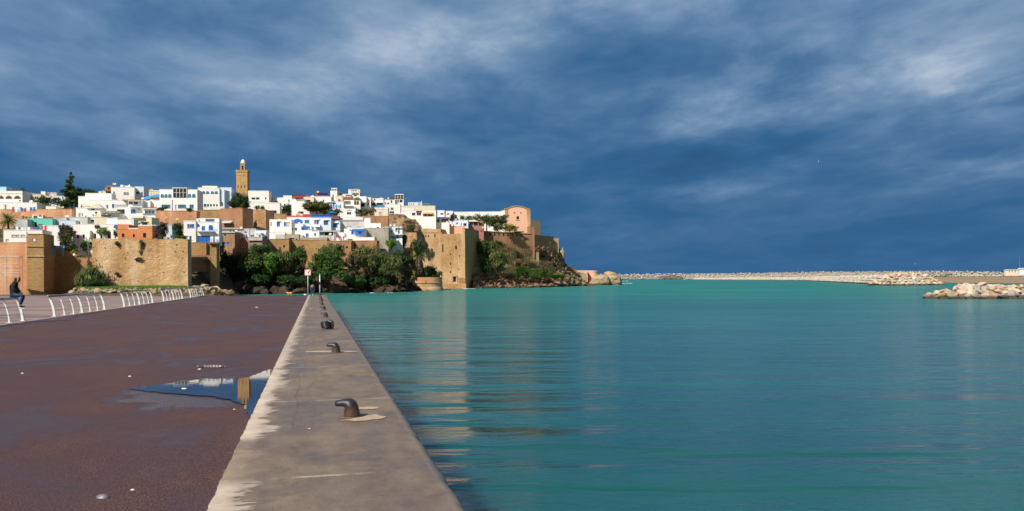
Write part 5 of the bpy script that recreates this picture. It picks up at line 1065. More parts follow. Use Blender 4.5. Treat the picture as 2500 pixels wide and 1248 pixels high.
# green mass over the cliff, one shrub at a time
CL=[('dark ivy mass covering the left end of the cliff',580,650,64,86,247,'leaf_dark',1.6,0),('glossy dark bush with yellow flecks, upper left of the cliff',612,640,66,70,243,'leaf_mid',1.6,0),
 ('bright leafed creeper falling down the cliff beside the yellow flecked bush',662,642,46,64,244,'leaf_bright',1.8,0),('olive reed mound spilling over the cliff edge left of centre',688,636,72,50,247,'leaf_reed',5,1),
 ('dark ivy hanging in the shade under the reed mound',664,680,90,56,248,'leaf_dark',1.6,0),('upright leafy bush against the ochre cliff wall',733,626,50,58,252,'leaf_mid',2.2,0),
 ('broad light green bush, largest on the cliff',808,640,100,76,243,'leaf_mid',2.2,0),('light reed plumes growing above the largest cliff bush',812,612,64,38,249,'leaf_reed',6,1),
 ('bright blue green low bush at the foot of the largest bush',838,672,40,30,239,'leaf_mid',1.5,0),('low leafy bush behind the no diving sign',790,670,44,30,240,'leaf_mid',1.5,0),
 ('hanging olive tuft left of the green capped pole',764,656,24,40,242,'leaf_reed',5,-2),('dry brown brush between the two big cliff bushes',862,640,40,60,249,'leaf_dry',3,0),
 ('feathery reed bank leaning right in the middle of the cliff',905,628,88,58,252,'leaf_reed',6,1),('long feathery reed bank sweeping toward the palm',940,648,84,70,254,'leaf_reed',6,1),
 ('dark hanging greenery under the feathery reed bank',915,682,84,46,254,'leaf_dark',2,0),('shaded bush left of the big palm',975,632,50,56,268,'leaf_dark',1.8,0),
 ('twiggy brown bush at the foot of the palm',990,672,56,44,272,'leaf_dry',3,0),('grey dead shrub beside the palm',986,640,22,28,270,'twig_grey',4,0),
 ('dark green scrub behind the round bastion',1048,662,40,34,292,'leaf_dark',1.8,0),('olive scrub above the palm at the fort wall',1020,600,44,34,300,'leaf_olive',2.2,0),
 ('green bush beneath the turquoise door house',955,594,30,28,276,'leaf_bright',2,0),('tangled grey bush right of the white cliff edge house',984,588,26,36,290,'twig_grey',3,0),
 ('spiky yellow green agave bush above the round bastion',1011,664,18,24,270,'leaf_yellow',6,1),('dark scrub hugging the base of the stone fort',1068,672,30,26,300,'leaf_mid',2,0),
 ('ivy curtain at the left cliff corner under the brown house',552,636,24,60,246,'leaf_dark',1.8,0),('olive grey scrub hanging right of the reed mound',725,658,40,40,250,'leaf_olive',2,0),
 ('dark low greenery hanging over the rocks left of the sign',702,684,60,34,243,'leaf_dark',2,0),('shaded creeper on the rocks behind the sign post',752,682,44,34,241,'leaf_dark',2,0),
 ('dark creeper at the cliff base below the dry brush',868,682,60,34,248,'leaf_mid',2,0),('ivy spilling to the rocks under the dark ivy mass',628,684,70,30,241,'leaf_dark',2,0),('dark scrub on the rocks left of the round bastion',958,686,50,28,260,'leaf_dark',2,0),
 ('brambles along the cliff lip by the pink house',640,606,60,22,248,'leaf_mid',2,0)]
for i,(lb,cx,cy,w,h,D,mt,asp,up) in enumerate(CL):
    B('cliff_bush' if mt!='leaf_reed' else 'reed_clump',lb,cx,cy,w,h,D,mt,50+i,asp=asp,up=abs(up)*2.5*(1 if up>=0 else -1),group='bushes growing over the cliff',cat='bush',depth=4.5,lean=(.9,0,.3) if (mt=='leaf_reed' and i>9) else (0,0,0),leaf=(.30 if asp<4 else .17),n=int(min(9500,w*h*(1.5 if asp<4 else 1.7))),tr=(i%2==0))
palm('big date palm at far left with arching fronds',20,540,30,226,1,th=5,droop=1.1)
palm('small palm crown cut by the left edge of the picture',-6,572,16,216,2,th=3,droop=1.0)
palm('banana like palm with upright fronds above the reeds',216,594,22,204,3,th=5.5,material='leaf_bright',nf=14,droop=.9)
palm('big palm with skirt of dead fronds beside the stone fort',1022,622,34,283,4,th=5,dead=True,nf=60)
palm('garden palm beside the dusty red pavilion',1188,543,19,350,5,th=3,nf=50)
palm('distant tiny palm behind the arched white house at far left',56,464,9,330,6,th=3)
# gardens right of town
B('tree','leafy green garden tree in front of the blue shutter house end',1104,532,16,22,345,'leaf_mid',80,cat='tree')
B('tree','dark green spreading garden tree under the long white rampart',1160,540,56,40,362,'leaf_mid',81,cat='tree',n=5000)
B('tree','dry olive scrub tree at the rampart foot',1194,537,56,32,366,'leaf_olive',82,cat='tree')
B('vine','olive creeper hanging over the long white rampart',1218,540,56,36,372,'leaf_olive',83,cat='vine',tr=False,n=4500)
B('tree','bright yellow green tree in front of the dark garden tree',1130,533,16,16,352,'leaf_bright',84,cat='tree')
B('bush','green grey shrub right of the garden palm',1216,556,34,24,356,'leaf_olive',85)
B('tree','yellow green rounded tree in front of the pink tower',1246,556,44,26,362,'leaf_yellow',86,cat='tree')
B('bush','low dark hedge at the foot of the pink tower',1262,567,36,6,366,'leaf_mid',87,tr=False)
B('bush','dark bush on the rampart corner near the sentry turret',1363,625,9,14,404,'leaf_dark',88,tr=False)
# slope right of the fort
SL=[('dark shaded scrub right beside the fort tower',1174,605,30,50,348,'leaf_mid'),('dry reed thicket on the slope beside the fort tower',1200,612,46,54,350,'leaf_reed'),('tall dry grass mound in the middle of the slope',1216,636,48,54,348,'leaf_reed'),
    ('feathery olive shrub below the curtain wall',1238,628,40,28,356,'leaf_reed'),('dry twiggy patch on the slope right of centre',1275,640,52,22,362,'leaf_dry'),('green shrub low on the grassy slope',1290,668,40,13,358,'leaf_mid'),
    ('green shrub patch at the lower right of the slope',1322,664,40,14,366,'leaf_mid'),('dark shrub by the rock face at the slope end',1345,656,30,16,376,'leaf_olive'),('dry bush beneath the niches of the curtain wall',1210,598,50,22,360,'leaf_reed'),('reed thicket in shade low beside the fort tower',1185,650,36,44,344,'leaf_dark')]
for i,(lb,cx,cy,w,h,D,mt) in enumerate(SL):
    B('slope_bush',lb,cx,cy,w,h,D,mt,100+i,asp=(5 if mt in('leaf_reed','leaf_dry') else 2.2),up=(3 if mt in('leaf_reed','leaf_dry') else 0),group='bushes on the headland slope',cat='bush',depth=3,leaf=.26,n=int(w*h*2.0),tr=(i%2==0))
def grass_stuff(name,label,rects,n,h,material,seed=0,w=.10):
    g=np.random.default_rng(seed); V=np.empty((n,4,3))
    for i in range(n):
        (x0,y0,D0,x1,y1,D1)=rects[g.integers(0,len(rects))]; u,v=g.random(),g.random()
        p=P(lerp(x0,x1,u),lerp(y0,y1,v),lerp(D0,D1,v)); hh=h*g.uniform(.5,1.3); a=g.uniform(0,3.14); dx,dy=math.cos(a)*w,math.sin(a)*w; lx,ly=g.normal()*.35*hh,g.normal()*.35*hh
        V[i]=[(p.x-dx,p.y-dy,p.z-.1),(p.x+dx,p.y+dy,p.z-.1),(p.x+dx*.3+lx,p.y+ly,p.z+hh),(p.x-dx*.3+lx,p.y+ly,p.z+hh)]
    o=mesh_np(name,V.reshape(-1,3),np.arange(n*4).reshape(n,4),material); tag(o,label,'grass',kind='stuff'); return o
grass_stuff('grass','green grass strip at the foot of the battered wall',[(190,700,204,455,703,196),(190,703,196,470,707,184)],14000,.38,'leaf_bright',1)
grass_stuff('dry_grass','dry grass covering the headland slope',[(1165,600,350,1260,668,348),(1250,640,362,1350,672,370),(1200,610,362,1300,640,372)],9000,.9,'leaf_dry',2,.05)
grass_stuff('slope_grass','green grass patches on the headland slope',[(1252,652,356,1290,672,358),(1285,658,362,1322,677,364),(1318,664,372,1350,681,374),(1348,670,382,1378,684,386),(1372,676,392,1396,687,398)],9000,.5,'leaf_bright',3,.05)

# ================= ROCKS AND MOLES =================
def rock_mesh(seed, material, flat=.75):
    g=random.Random(seed); bm=bmesh.new()
    for i in range(16):
        d=Vector((g.gauss(0,1),g.gauss(0,1),g.gauss(0,1))).normalized(); d=Vector((d.x*1.15*g.uniform(.8,1.05),d.y*.9*g.uniform(.8,1.05),d.z*flat*g.uniform(.8,1.05))); bm.verts.new(d*.5)
    bmesh.ops.convex_hull(bm,input=bm.verts[:]); bmesh.ops.delete(bm,geom=[v for v in bm.verts if not v.link_faces],context='VERTS')
    bmesh.ops.bevel(bm,geom=bm.edges[:],offset=.02,segments=1,affect='EDGES')
    me=bpy.data.meshes.new('boulder'); bm.to_mesh(me); bm.free(); me.materials.append(M[material]); return me
def rock_np(seed):
    me=rock_mesh(seed,'boulder_grey'); me.calc_loop_triangles(); v=np.array([x.co[:] for x in me.vertices]); f=np.array([t.vertices[:] for t in me.loop_triangles]); bpy.data.meshes.remove(me); return v,f
RM={}
def rocks(pts, material, label, group, seed=0, name='boulder', meshes=8, cat='boulder'):
    key=material
    if key not in RM: RM[key]=[rock_mesh(i*7+3,material) for i in range(meshes)]
    g=random.Random(seed); out=[]
    for (p,s) in pts:
        o=bpy.data.objects.new(name,g.choice(RM[key])); COL.objects.link(o); o.location=p; o.rotation_euler=(g.uniform(-.5,.5),g.uniform(-.5,.5),g.uniform(0,6.28)); o.scale=(s*g.uniform(.85,1.3),s*g.uniform(.85,1.2),s*g.uniform(.7,1.0))
        tag(o,label(p,o) if callable(label) else label,cat,group); out.append(o)
    return out
def rock_stuff(pts, name, label, material, seed=0):
    g=np.random.default_rng(seed); R_=[rock_np(i*13+1) for i in range(6)]; V=[];Fs=[];n=0
    for (p,s) in pts:
        v,f=R_[g.integers(0,6)]; a=g.uniform(0,6.28); c,s_=math.cos(a),math.sin(a); t=g.uniform(-.5,.5); m=np.array([[c,-s_,0],[s_,c,0],[0,0,1]])@np.array([[1,0,0],[0,math.cos(t),-math.sin(t)],[0,math.sin(t),math.cos(t)]])
        V.append((v*np.array([s*g.uniform(.8,1.3),s*g.uniform(.8,1.3),s*g.uniform(.7,1.1)]))@m.T+np.array(p)); Fs.append(f+n); n+=len(v)
    o=mesh_np(name,np.vstack(V),np.vstack(Fs),material); tag(o,label,'rocks',kind='stuff'); return o
# near mole (right edge): ridge running to the right
def mole(name, label, A, Bp, w, h, material, step, wide=1.0, tip=True):
    """core heap from A to Bp (world xy), half width w, height h above water"""
    A=Vector(A);Bp=Vector(Bp); L=(Bp-A).length; u=(Bp-A)/L; v=Vector((-u.y,u.x)); nu=max(12,int(L/3)); vs=[];fs=[]; prof=[(-1,-.6),(-.8,.1),(-.45,.75),(-.3,.93),(.3,.93),(.45,.75),(.8,.1),(1,-.6)]
    for i in range(nu+1):
        s=L*i/nu; tp=min(1,(s+.5)/(w*1.1))**.6 if tip else 1
        for (a,b) in prof:
            p=A+u*s+v*(a*w*(.35+.65*tp)); vs.append((p.x,p.y,WZ-.4+(b*h)*tp+fbm((s*.2,a*3,1))*.3))
    n=len(prof); fs=[(i*n+k,(i+1)*n+k,(i+1)*n+k+1,i*n+k+1) for i in range(nu) for k in range(n-1)]+[tuple(range(n))]
    o=MB(); o.add(vs,fs); c=o.build(name,M[material],None); tag(c,kind='structure'); return A,u,v,L
def mole_pts(A,u,v,L,w,h,size,rowsteps,seed,smin=.75,smax=1.35,front=True,tip=True):
    g=random.Random(seed); out=[]; s=0
    rows=rowsteps
    while s<L:
        tp=min(1,(s+.6)/(w*1.1))**.6 if tip else 1
        for (a,b) in rows:
            if a<=1 or True:
                aa=a+g.uniform(-.06,.06); p=A+u*(s+g.uniform(-.35,.35)*size)+v*(aa*w*(.35+.65*tp)); out.append((Vector((p.x,p.y,WZ-.4+b*h*tp+g.uniform(-.12,.12)*size)),size*g.uniform(smin,smax)))
        s+=size*.80
    return out
ROW=[(-1.0,-.35),(-.92,-.05),(-.80,.20),(-.66,.42),(-.52,.66),(-.36,.88),(-.14,.96),(.12,.97),(.36,.88),(.62,.5)]
def at(px,py): g_=G(px,py,WZ); return Vector((g_.x,g_.y))
rset=random.Random(5)
mole_w=6.2; a_=at(2262,731)+Vector((2.5,mole_w*.8)); b_=Vector((a_.x+48,a_.y-1.5))
A,u,v,L=mole('breakwater','',a_,b_,mole_w,2.1,'boulder_shore',1)
v=v if v.y>0 else -v
pts=mole_pts(A,u,v,23,mole_w,2.25,1.65,ROW[:9],11,.65,1.25)
BC=['boulder']
def near_label(p,o):
    k='lower row at the waterline' if p.z<WZ+.5 else ('crest' if p.z>WZ+1.7 else 'middle face')
    return 'quarried boulder on the %s of the nearest rock mole at right'%k
rocks(pts,'boulder',near_label,'boulders of the nearest rock mole',3)
rock_stuff([(p,s) for p,s in mole_pts(A+u*26,u,v,22,mole_w,2.55,1.75,ROW[:9],12,.6,1.3)],'rubble','rock rubble of the near mole beyond the picture edge','boulder_grey',4) if False else None
# second mole: head at (1980-2310, 640-698)
hp=at(2190,698)+Vector((5,12)); tailp=at(1950,684.5)
A2=hp; 
def mole2():
    head=at(2235,697)+Vector((0,8)); u_=None
    pts=[];k=0
    # rounded head
    g=random.Random(21)
    o=MB(); Rh=10.5; Hh=4.6; o.lathe([(Rh*1.08,-1.5),(Rh*.98,.3),(Rh*.62,Hh*.72),(Rh*.35,Hh*.95),(0,Hh)],40,(head.x,head.y,WZ-.2)); c=o.build('breakwater',M['boulder_grey']); tag(c,kind='structure')
    for ring,(rr,zz,n) in enumerate([(1.03,.1,40),(.93,.9,36),(.80,1.9,32),(.68,2.9,28),(.54,3.7,22),(.38,4.3,16),(.18,4.6,8)]):
        for i in range(n):
            a=2*math.pi*(i+g.random()*.6)/n
            if math.sin(a)>.35: continue
            pts.append((Vector((head.x+math.cos(a)*Rh*rr*1.25,head.y+math.sin(a)*Rh*rr,WZ-.2+zz*Hh/4.6)),1.9*g.uniform(.7,1.25)))
    rocks(pts,'boulder',lambda p,o:'pale quarried boulder on the %s of the second mole, behind the nearest one'%('crest' if p.z>WZ+3.3 else 'waterline' if p.z<WZ+.7 else 'rounded face'),'boulders of the second rock mole',5)
    # arm running away to the left
    tail=at(1700,683.2); mid=at(1985,685.2)
    far=[]
    for (p0,p1,h) in ((head,mid,3.6),(mid,tail,2.4)):
        d=(p1-p0); Ln=d.length; dd=d/Ln; nn=Vector((-dd.y,dd.x)); nn=nn if nn.dot(p0)<0 else -nn
        a,uu,vv,l=mole('breakwater','',p0,p1,6.5,h,'boulder_grey',1,tip=False)
        s=0
        while s<Ln:
            hh=h*(1-.25*s/Ln)
            for (a_,b_) in ((1.0,-.1),(.85,.25),(.65,.55),(.42,.85),(.1,1.0)):
                q=p0+dd*(s+g.uniform(-.5,.5))+nn*(a_*6.5); far.append((Vector((q.x,q.y,WZ-.2+b_*hh)),2.1*g.uniform(.7,1.3)))
            s+=1.9
    rock_stuff(far,'rubble','long pale arm of piled rocks running left from the second mole head','boulder_grey',6)
mole2()
def outer():
    # outer breakwater along the horizon
    pts=[];g=random.Random(9); KX=[(1440,681.7,1250),(1600,681.2,1450),(1760,680.6,1500),(1900,679.6,1560),(2060,678,1650),(2200,676.5,1700),(2330,675.5,1500),(2600,674.5,1300)]
    o=MB(); vs=[];N=160
    for i in range(N+1):
        x=lerp(1440,2600,i/N); D=interp(x,[(a,c) for a,b,c in KX]); t=interp(x,[(1440,671),(1560,670),(1650,669.3),(1800,668.2),(2000,664.5),(2200,663),(2330,662.8),(2420,664.5),(2600,666)])
        b=P(x,interp(x,[(a,b) for a,b,c in KX]),D); tp=P(x,t,D+12); b.z=WZ-1; zt=tp.z
        vs+=[(b.x,b.y-4,WZ-1),(b.x,b.y+14,zt-1.2),(b.x,b.y+22,zt-1.2),(b.x,b.y+40,WZ-1)]
        for k in range(9):
            f=k/8; pts.append((Vector((b.x+g.uniform(-4,4),b.y-4+18*f,lerp(WZ,zt,f)+g.uniform(-.8,.8))),g.uniform(2.0,3.6)*(1 if k<8 else .9)))
            if k>5: pts.append((Vector((b.x+g.uniform(-6,6),b.y+14,zt+g.uniform(-1.5,.6))),g.uniform(1.6,3.2)))
    fs=[(i*4+k,(i+1)*4+k,(i+1)*4+k+1,i*4+k+1) for i in range(N) for k in range(3)]; o.add(vs,fs); c=o.build('breakwater',M['boulder_grey']); tag(c,kind='structure')
    rock_stuff(pts,'rubble','long outer breakwater of pale rocks along the horizon','boulder_grey',7)
    # dark tetrapod patch
    pts=[]
    for i in range(170):
        x=g.uniform(1610,1665); D=interp(x,[(a,c) for a,b,c in KX])-14; f=g.random(); q=P(x,lerp(681,672+abs(x-1640)*.12,f),D+10*f); pts.append((q,g.uniform(2.5,4)))
    rock_stuff(pts,'rubble','dark heap of concrete armour blocks halfway along the outer breakwater','boulder_dark',8)
    # upper crest wall and hut at the right
    H('crest_wall','thin pale concrete crest wall on the outer breakwater at right',2250,660.8,2342,664.5,'grey_plaster',[],D=1500,T=3,cat='wall',down=2,phi=0)
    H('marker_post','small square stone marker on the breakwater crest',2273,656.5,2277.5,664,'concrete_raw',[],D=1495,T=3,cat='marker',down=2,phi=0)
    # beach
    o=MB(); a=G(2295,688.5,WZ+.02); 
    pl=[P(2285,677,1250),P(2700,673,1250),P(2700,693,230),P(2500,692.5,225),P(2318,692,235),P(2292,687,330)]
    z=[WZ+1.6,WZ+1.6,WZ+.5,WZ+.15,WZ+.1,WZ+.1]
    pts=[]
    for px,py in ((2270,677.0),(2760,673.5),(2760,688),(2500,692.3),(2320,691.0),(2299,689)):
        q=G(px,py,WZ+.12); pts.append((q.x,q.y,WZ+.12))
    o.add(pts,[tuple(range(len(pts)))]); c=o.build('beach',M['sand']); tag(c,kind='structure')
    if c.data.polygons[0].normal.z<0: c.data.flip_normals()
    use(ID); 
    H('beach_building','long low yellow building with brown doors on the far right shore',2455,659.2,2492,666.0,'cream',[(2463,660.5,2465.5,665,'m','door'),(2470,660.5,2472.5,665,'m','door'),(2477.5,660.5,2480,665,'m','door'),(2485,660.5,2487.5,665,'m','door')],[('roof_slab',2454,658.6,2493,659.3,'white',.6)],D=900,T=3,cat='building',down=3,phi=0)
    H('beach_building','white and pale blue shed at the right edge of the far shore',2489,655.4,2520,664,'white_blue',[],[('roof_slab',2487,654.9,2522,656.4,'white',.8)],D=880,T=3,cat='building',down=3,phi=0)
    mb=MB(); b=P(2489.5,660,905); r=empty('mast',b); tag(r,'thin grey mast beside the far yellow building','mast'); mb.tube([(0,0,-3),(0,0,14.5)],[.22,.07],6); mb.build('pole',M['grey_metal'],r); mb=MB(); mb.box(-.6,.6,-.03,.03,11,11.1); mb.build('crossbar',M['grey_metal'],r)
outer()
def shore_rocks():
    g=random.Random(31)
    def scat(n,x0,x1,yf,Df,s0,s1):
        out=[]
        for i in range(n):
            x=g.uniform(x0,x1); f=g.random(); out.append((P(x,yf(x,f),Df(x,f)),g.uniform(s0,s1)))
        return out
    grid=[]
    for i in range(64):
        x=lerp(180,492,(i%32)/31)+g.uniform(-4,4); row=i//32
        p=P(x,(713.5 if row==0 else 708.5)+g.uniform(-1.2,1.2),(146 if row==0 else 152)); grid.append((p,g.uniform(.75,1.35)))
    rocks(grid,'boulder_shore',lambda p,o:'%s tan rock in the low riprap bank behind the white railings'%('small' if o.scale[0]<1 else 'larger'),'riprap rocks below the battered wall',7,'rock',cat='rock')
    big=[(472,704,190,1.8),(484,702,196,2.4),(499,699,200,2.2),(510,706,190,2.2),(520,709,186,2.4),(531,708,190,3.0),(540,713,184,2.2),(551,714,186,2.0),(561,714,188,2.2),(507,712,180,1.6),(524,715,178,1.9),(494,709,184,1.6),(480,710,180,1.5)]
    rocks([(P(x,y,D),s) for x,y,D,s in big],'boulder_shore',lambda p,o:'%s cream boulder heaped at the quay corner behind the bicycle'%('large' if o.scale[0]>2.2 else 'medium'),'boulders at the quay corner',8,'rock',cat='rock')
    low=[(590,700,243,6),(610,706,240,5),(628,708,238,5),(645,712,236,3),(672,712,240,5),(690,711,240,6),(708,712,242,4),(725,713,242,4),(742,712,243,4),(820,711,246,6),(842,709,247,5),(862,711,248,3.5),(925,712,252,5),(945,711.5,253,6),(958,711,254,4),(1000,710,266,3)]
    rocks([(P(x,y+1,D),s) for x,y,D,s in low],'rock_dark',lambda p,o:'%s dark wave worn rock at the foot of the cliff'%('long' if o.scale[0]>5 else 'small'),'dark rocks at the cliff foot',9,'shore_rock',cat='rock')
    r2=[(1362,690,372,5.5),(1375,694,376,3),(1348,696,366,3),(1384,685,384,5),(1392,690,390,6),(1402,693,396,6),(1412,695,402,6),(1425,697,404,5),(1440,698,408,4),(1330,697,358,3),(1310,697,352,3.5),(1296,699,348,3),(1355,699,368,2.4),(1380,699,384,2.6)]
    rocks([(P(x,y,D),s) for x,y,D,s in r2],'rock',lambda p,o:'%s brown rock fallen at the tip of the headland'%('big' if o.scale[0]>4.5 else 'small'),'fallen rocks at the headland tip',10,'shore_rock',cat='rock')
    def big_boulder(label, outline, D, dep, seed):
        pts=[P(x,y,D) for x,y in outline]; c=sum(pts,Vector())/len(pts); base=Vector((c.x,c.y,WZ)); o=MB(); n=len(pts); vs=[]; rings=12
        for k in range(rings+1):
            t=k/rings; s=math.sin(math.pi*(.04+.92*t))**.6; yy=-math.cos(math.pi*t)*dep
            for p in pts:
                q=c+(p-c)*s; d=fbm((q.x*.25+seed,yy*.3,q.z*.4),5); vs.append(Vector((q.x+d*.9,q.y+yy+d*.8,q.z+d*.7))-base)
        o.add(vs,[(k*n+i,k*n+(i+1)%n,(k+1)*n+(i+1)%n,(k+1)*n+i) for k in range(rings) for i in range(n)]+[tuple(range(n-1,-1,-1)),tuple(range(rings*n,rings*n+n))])
        ob=o.build('sea_boulder',M['rock_pale'],smooth=True,loc=base); tag(ob,label,'boulder')
        sb=ob.modifiers.new('s','SUBSURF'); sb.levels=1; sb.render_levels=2
        tx_=bpy.data.textures.new('crags','CLOUDS'); tx_.noise_scale=1.6; tx_.noise_depth=4; dm=ob.modifiers.new('d','DISPLACE'); dm.texture=tx_; dm.strength=1.1; dm.mid_level=.5
    def zz(pts): return [(1100+x/5.68,560+y/5.68) for x,y in pts]
    big_boulder('huge smooth pale boulder at the seaward tip of the headland',zz([(2120,640),(2118,610),(2150,588),(2200,580),(2260,596),(2310,625),(2345,665),(2370,710),(2378,790),(2300,800),(2200,800),(2150,760)]),452,5,1)
    big_boulder('blocky layered pale boulder left of the smooth one',zz([(1900,790),(1915,750),(1950,715),(1962,668),(2000,640),(2060,628),(2150,628),(2190,650),(2205,720),(2215,800),(2050,810)]),446,5,5)
    big_boulder('low flat tan boulder between headland rocks and blocky boulder',zz([(1520,790),(1525,745),(1560,728),(1600,735),(1625,775),(1600,800)]),378,2.2,9)
shore_rocks()
def foam():
    g=random.Random(77)
    def strip(x0,x1,y,th,seed,n=40):
        o=MB(); vs=[]
        for i in range(n+1):
            x=lerp(x0,x1,i/n); e=math.sin(math.pi*i/n)**.5; m=(.25+.75*abs(fbm((x*.12,seed,1),4))*2)*e
            yc=y+fbm((x*.06,seed,4))*1.2; a=G(x,yc-th*m*.5,WZ+.03);b=G(x,yc+th*m*.5,WZ+.03); vs+=[tuple(a),tuple(b)]
        o.add(vs,[(2*i,2*i+1,2*i+3,2*i+2) for i in range(n)]); ob=o.build('foam',M['foam']); return ob
    for i,(a,b,y,t,lb) in enumerate([(1758,1918,683.2,1.8,'white surf line breaking before the outer breakwater'),(1515,1545,692.3,1.5,'white wash right of the tip boulders'),(1518,1535,686.5,1.0,'thin wash line behind the tip boulders'),(1080,1120,706.2,1.3,'foam along the foot of the fort tower'),(1128,1162,705.0,1.4,'foam at the fort tower right corner'),
        (902,915,714.6,2,'small foam patch by the cliff foot rocks'),(1255,1275,701.7,.8,'foam fleck below the layered cliff'),(944,960,714.6,1,'foam fleck left of the round bastion'),(1655,1675,681.6,1,'foam spot by the dark armour blocks'),(1500,1512,695,.9,'foam at the base of the smooth boulder')]):
        tag(strip(a,b,y,t,i*3.3),lb,'foam',kind='stuff')
foam()
# ================= QUAY FURNITURE, DISHES, PEOPLE =================
def bollard_proto():
    root=empty('mooring_bollard',(0,0,0)); mb=MB(); vs=[]
    # column leaning into a hooked head that reaches towards the land (-x)
    path=[((.03,0,-.01),.118,.118),((.028,0,.04),.108,.110),((.022,0,.10),.098,.102),((.012,0,.145),.098,.100),((-.006,0,.175),.094,.094),((-.045,0,.190),.066,.078),((-.095,0,.192),.050,.066),((-.14,0,.186),.044,.060),((-.18,0,.180),.038,.052),((-.200,0,.177),.020,.028)]
    n=20
    for i,(c,a,b) in enumerate(path):
        c=Vector(c); p0=Vector(path[max(i-1,0)][0]);p1=Vector(path[min(i+1,len(path)-1)][0]); t=(p1-p0).normalized(); x=Vector((t.z,0,-t.x)); 
        for k in range(n):
            an=2*math.pi*k/n; vs.append(c+x*math.cos(an)*a+Vector((0,1,0))*math.sin(an)*b)
    fs=[(i*n+k,i*n+(k+1)%n,(i+1)*n+(k+1)%n,(i+1)*n+k) for i in range(len(path)-1) for k in range(n)]+[tuple(range(n-1,-1,-1)),tuple(range((len(path)-1)*n,len(path)*n))]
    mb.add(vs,fs); o=mb.build('post',M['iron'],root,smooth=True)
    sb=o.modifiers.new('s','SUBSURF'); sb.levels=1; sb.render_levels=2
    mb=MB(); mb.lathe([(.0,.004),(.155,.004),(.15,.014),(.10,.020),(.0,.022)],28); mb.build('base_plate',M['rust_dirt'],root,smooth=True)
    return root
m,t,b=mat('iron',{'Roughness':.42,'Metallic':.35}); tc=t.new('ShaderNodeTexCoord').outputs['Object']; sp=t.new('ShaderNodeSeparateXYZ',{0:tc}); n=t.noise(tc,14,6,.7)
c=t.ramp(t.m('ADD',t.m('MULTIPLY',sp.outputs[2],3.4),t.m('MULTIPLY',t.m('SUBTRACT',n,.5),1.1)),[(.05,(.11,.062,.034)),(.45,(.075,.048,.032)),(.62,(.030,.030,.036)),(.85,(.045,.048,.058))]); t.l.new(c,b.inputs['Base Color']); bump(t,b,n,.5,.01)
m,t,b=mat('rust_dirt',{'Roughness':.9}); tc=t.new('ShaderNodeTexCoord').outputs['Object']; t.l.new(t.ramp(t.noise(tc,12,6,.7),[(.35,(.10,.065,.045)),(.65,(.17,.12,.085))]),b.inputs['Base Color'])
m,t,b=mat('cement',{'Roughness':.9}); tc=t.new('ShaderNodeTexCoord').outputs['Object']; t.l.new(t.ramp(t.noise(tc,9,6,.7),[(.35,(.36,.27,.20)),(.65,(.50,.40,.30))]),b.inputs['Base Color'])
m,t,b=mat('rubber',{'Base Color':(.012,.012,.016,1),'Roughness':.35})
BL=['nearest iron hook bollard with pale cement stain beside it','second iron hook bollard from the camera','bollard wrapped in black plastic and rope','fourth bollard along the quay, past the wrapped one','fifth bollard along the quay','sixth bollard along the quay','seventh bollard along the quay','eighth bollard, small near the far quay end','ninth bollard, tiny near the poles','last bollard at the foot of the green capped pole']
pb=bollard_proto()
for i in range(10):
    o=pb if i==0 else copy_tree(pb)
    y=11.75+10.45*i; o.location=Q(.42+(.03*math.sin(i*2.2)),y,0); o.rotation_euler=(0,0,QROT+random.uniform(-.12,.12)-.15); s=1.02*random.uniform(.96,1.05); o.scale=(s,s,s)
    tag(o,BL[i],'bollard','iron bollards along the quay')
    if i==2:
        mb=MB(); g=random.Random(2)
        for k in range(5):
            pts=[(math.cos(a)*(.15+.03*g.random())-.03,math.sin(a)*(.14+.03*g.random()),.08+.035*k+g.uniform(-.015,.015)) for a in np.linspace(0,6.28,15)]; mb.tube(pts,.032,8)
        mb.tube([(-.05,0,.24),(.08,.02,.29),(.18,0,.25),(.22,-.04,.14),(.20,-.05,.02)],[.05,.07,.06,.04,.035],8); mb.tube([(-.22,0,.22),(-.13,-.06,.26),(0,-.08,.22)],[.04,.05,.04],8)
        w=mb.build('rope_coil',M['rubber'],None,smooth=True); w.location=o.location; w.rotation_euler=o.rotation_euler; tag(w,'black rope and plastic coiled round the third bollard','rope')
# pale cement patches beside the bollards
def patch(pts, label, z=.010, name='cement_patch'):
    v=[]; c=[G(x,y,z) for x,y in pts]
    for i,a in enumerate(c):
        b_=c[(i+1)%len(c)]
        for k in range(6):
            p=a.lerp(b_,k/6); v.append((p.x+fbm((p.x*14,p.y*9,1))*.02,p.y+fbm((p.x*9,p.y*6,5))*.07,z))
    bm=bmesh.new(); f=bm.faces.new([bm.verts.new(q) for q in v]); bmesh.ops.triangulate(bm,faces=[f]); me=bpy.data.meshes.new(name); bm.normal_update(); bm.to_mesh(me); bm.free(); me.materials.append(M['cement'])
    o=bpy.data.objects.new(name,me); COL.objects.link(o); tag(o,label,'cement patch',group='pale cement patches on the quay')
patch([(832,1026),(868,1020),(900,1014),(914,1010),(925,1014),(944,1018),(930,1022),(895,1026),(866,1029)],'pale cement patch at the foot of the nearest bollard')
patch([(866,995),(892,993),(918,993),(925,997),(893,999),(872,999)],'small pale cement patch behind the nearest bollard')
patch([(744,858),(790,856),(868,857),(872,859),(810,860.5),(750,860.5)],'thin pale cement streak by the second bollard',z=.0095)
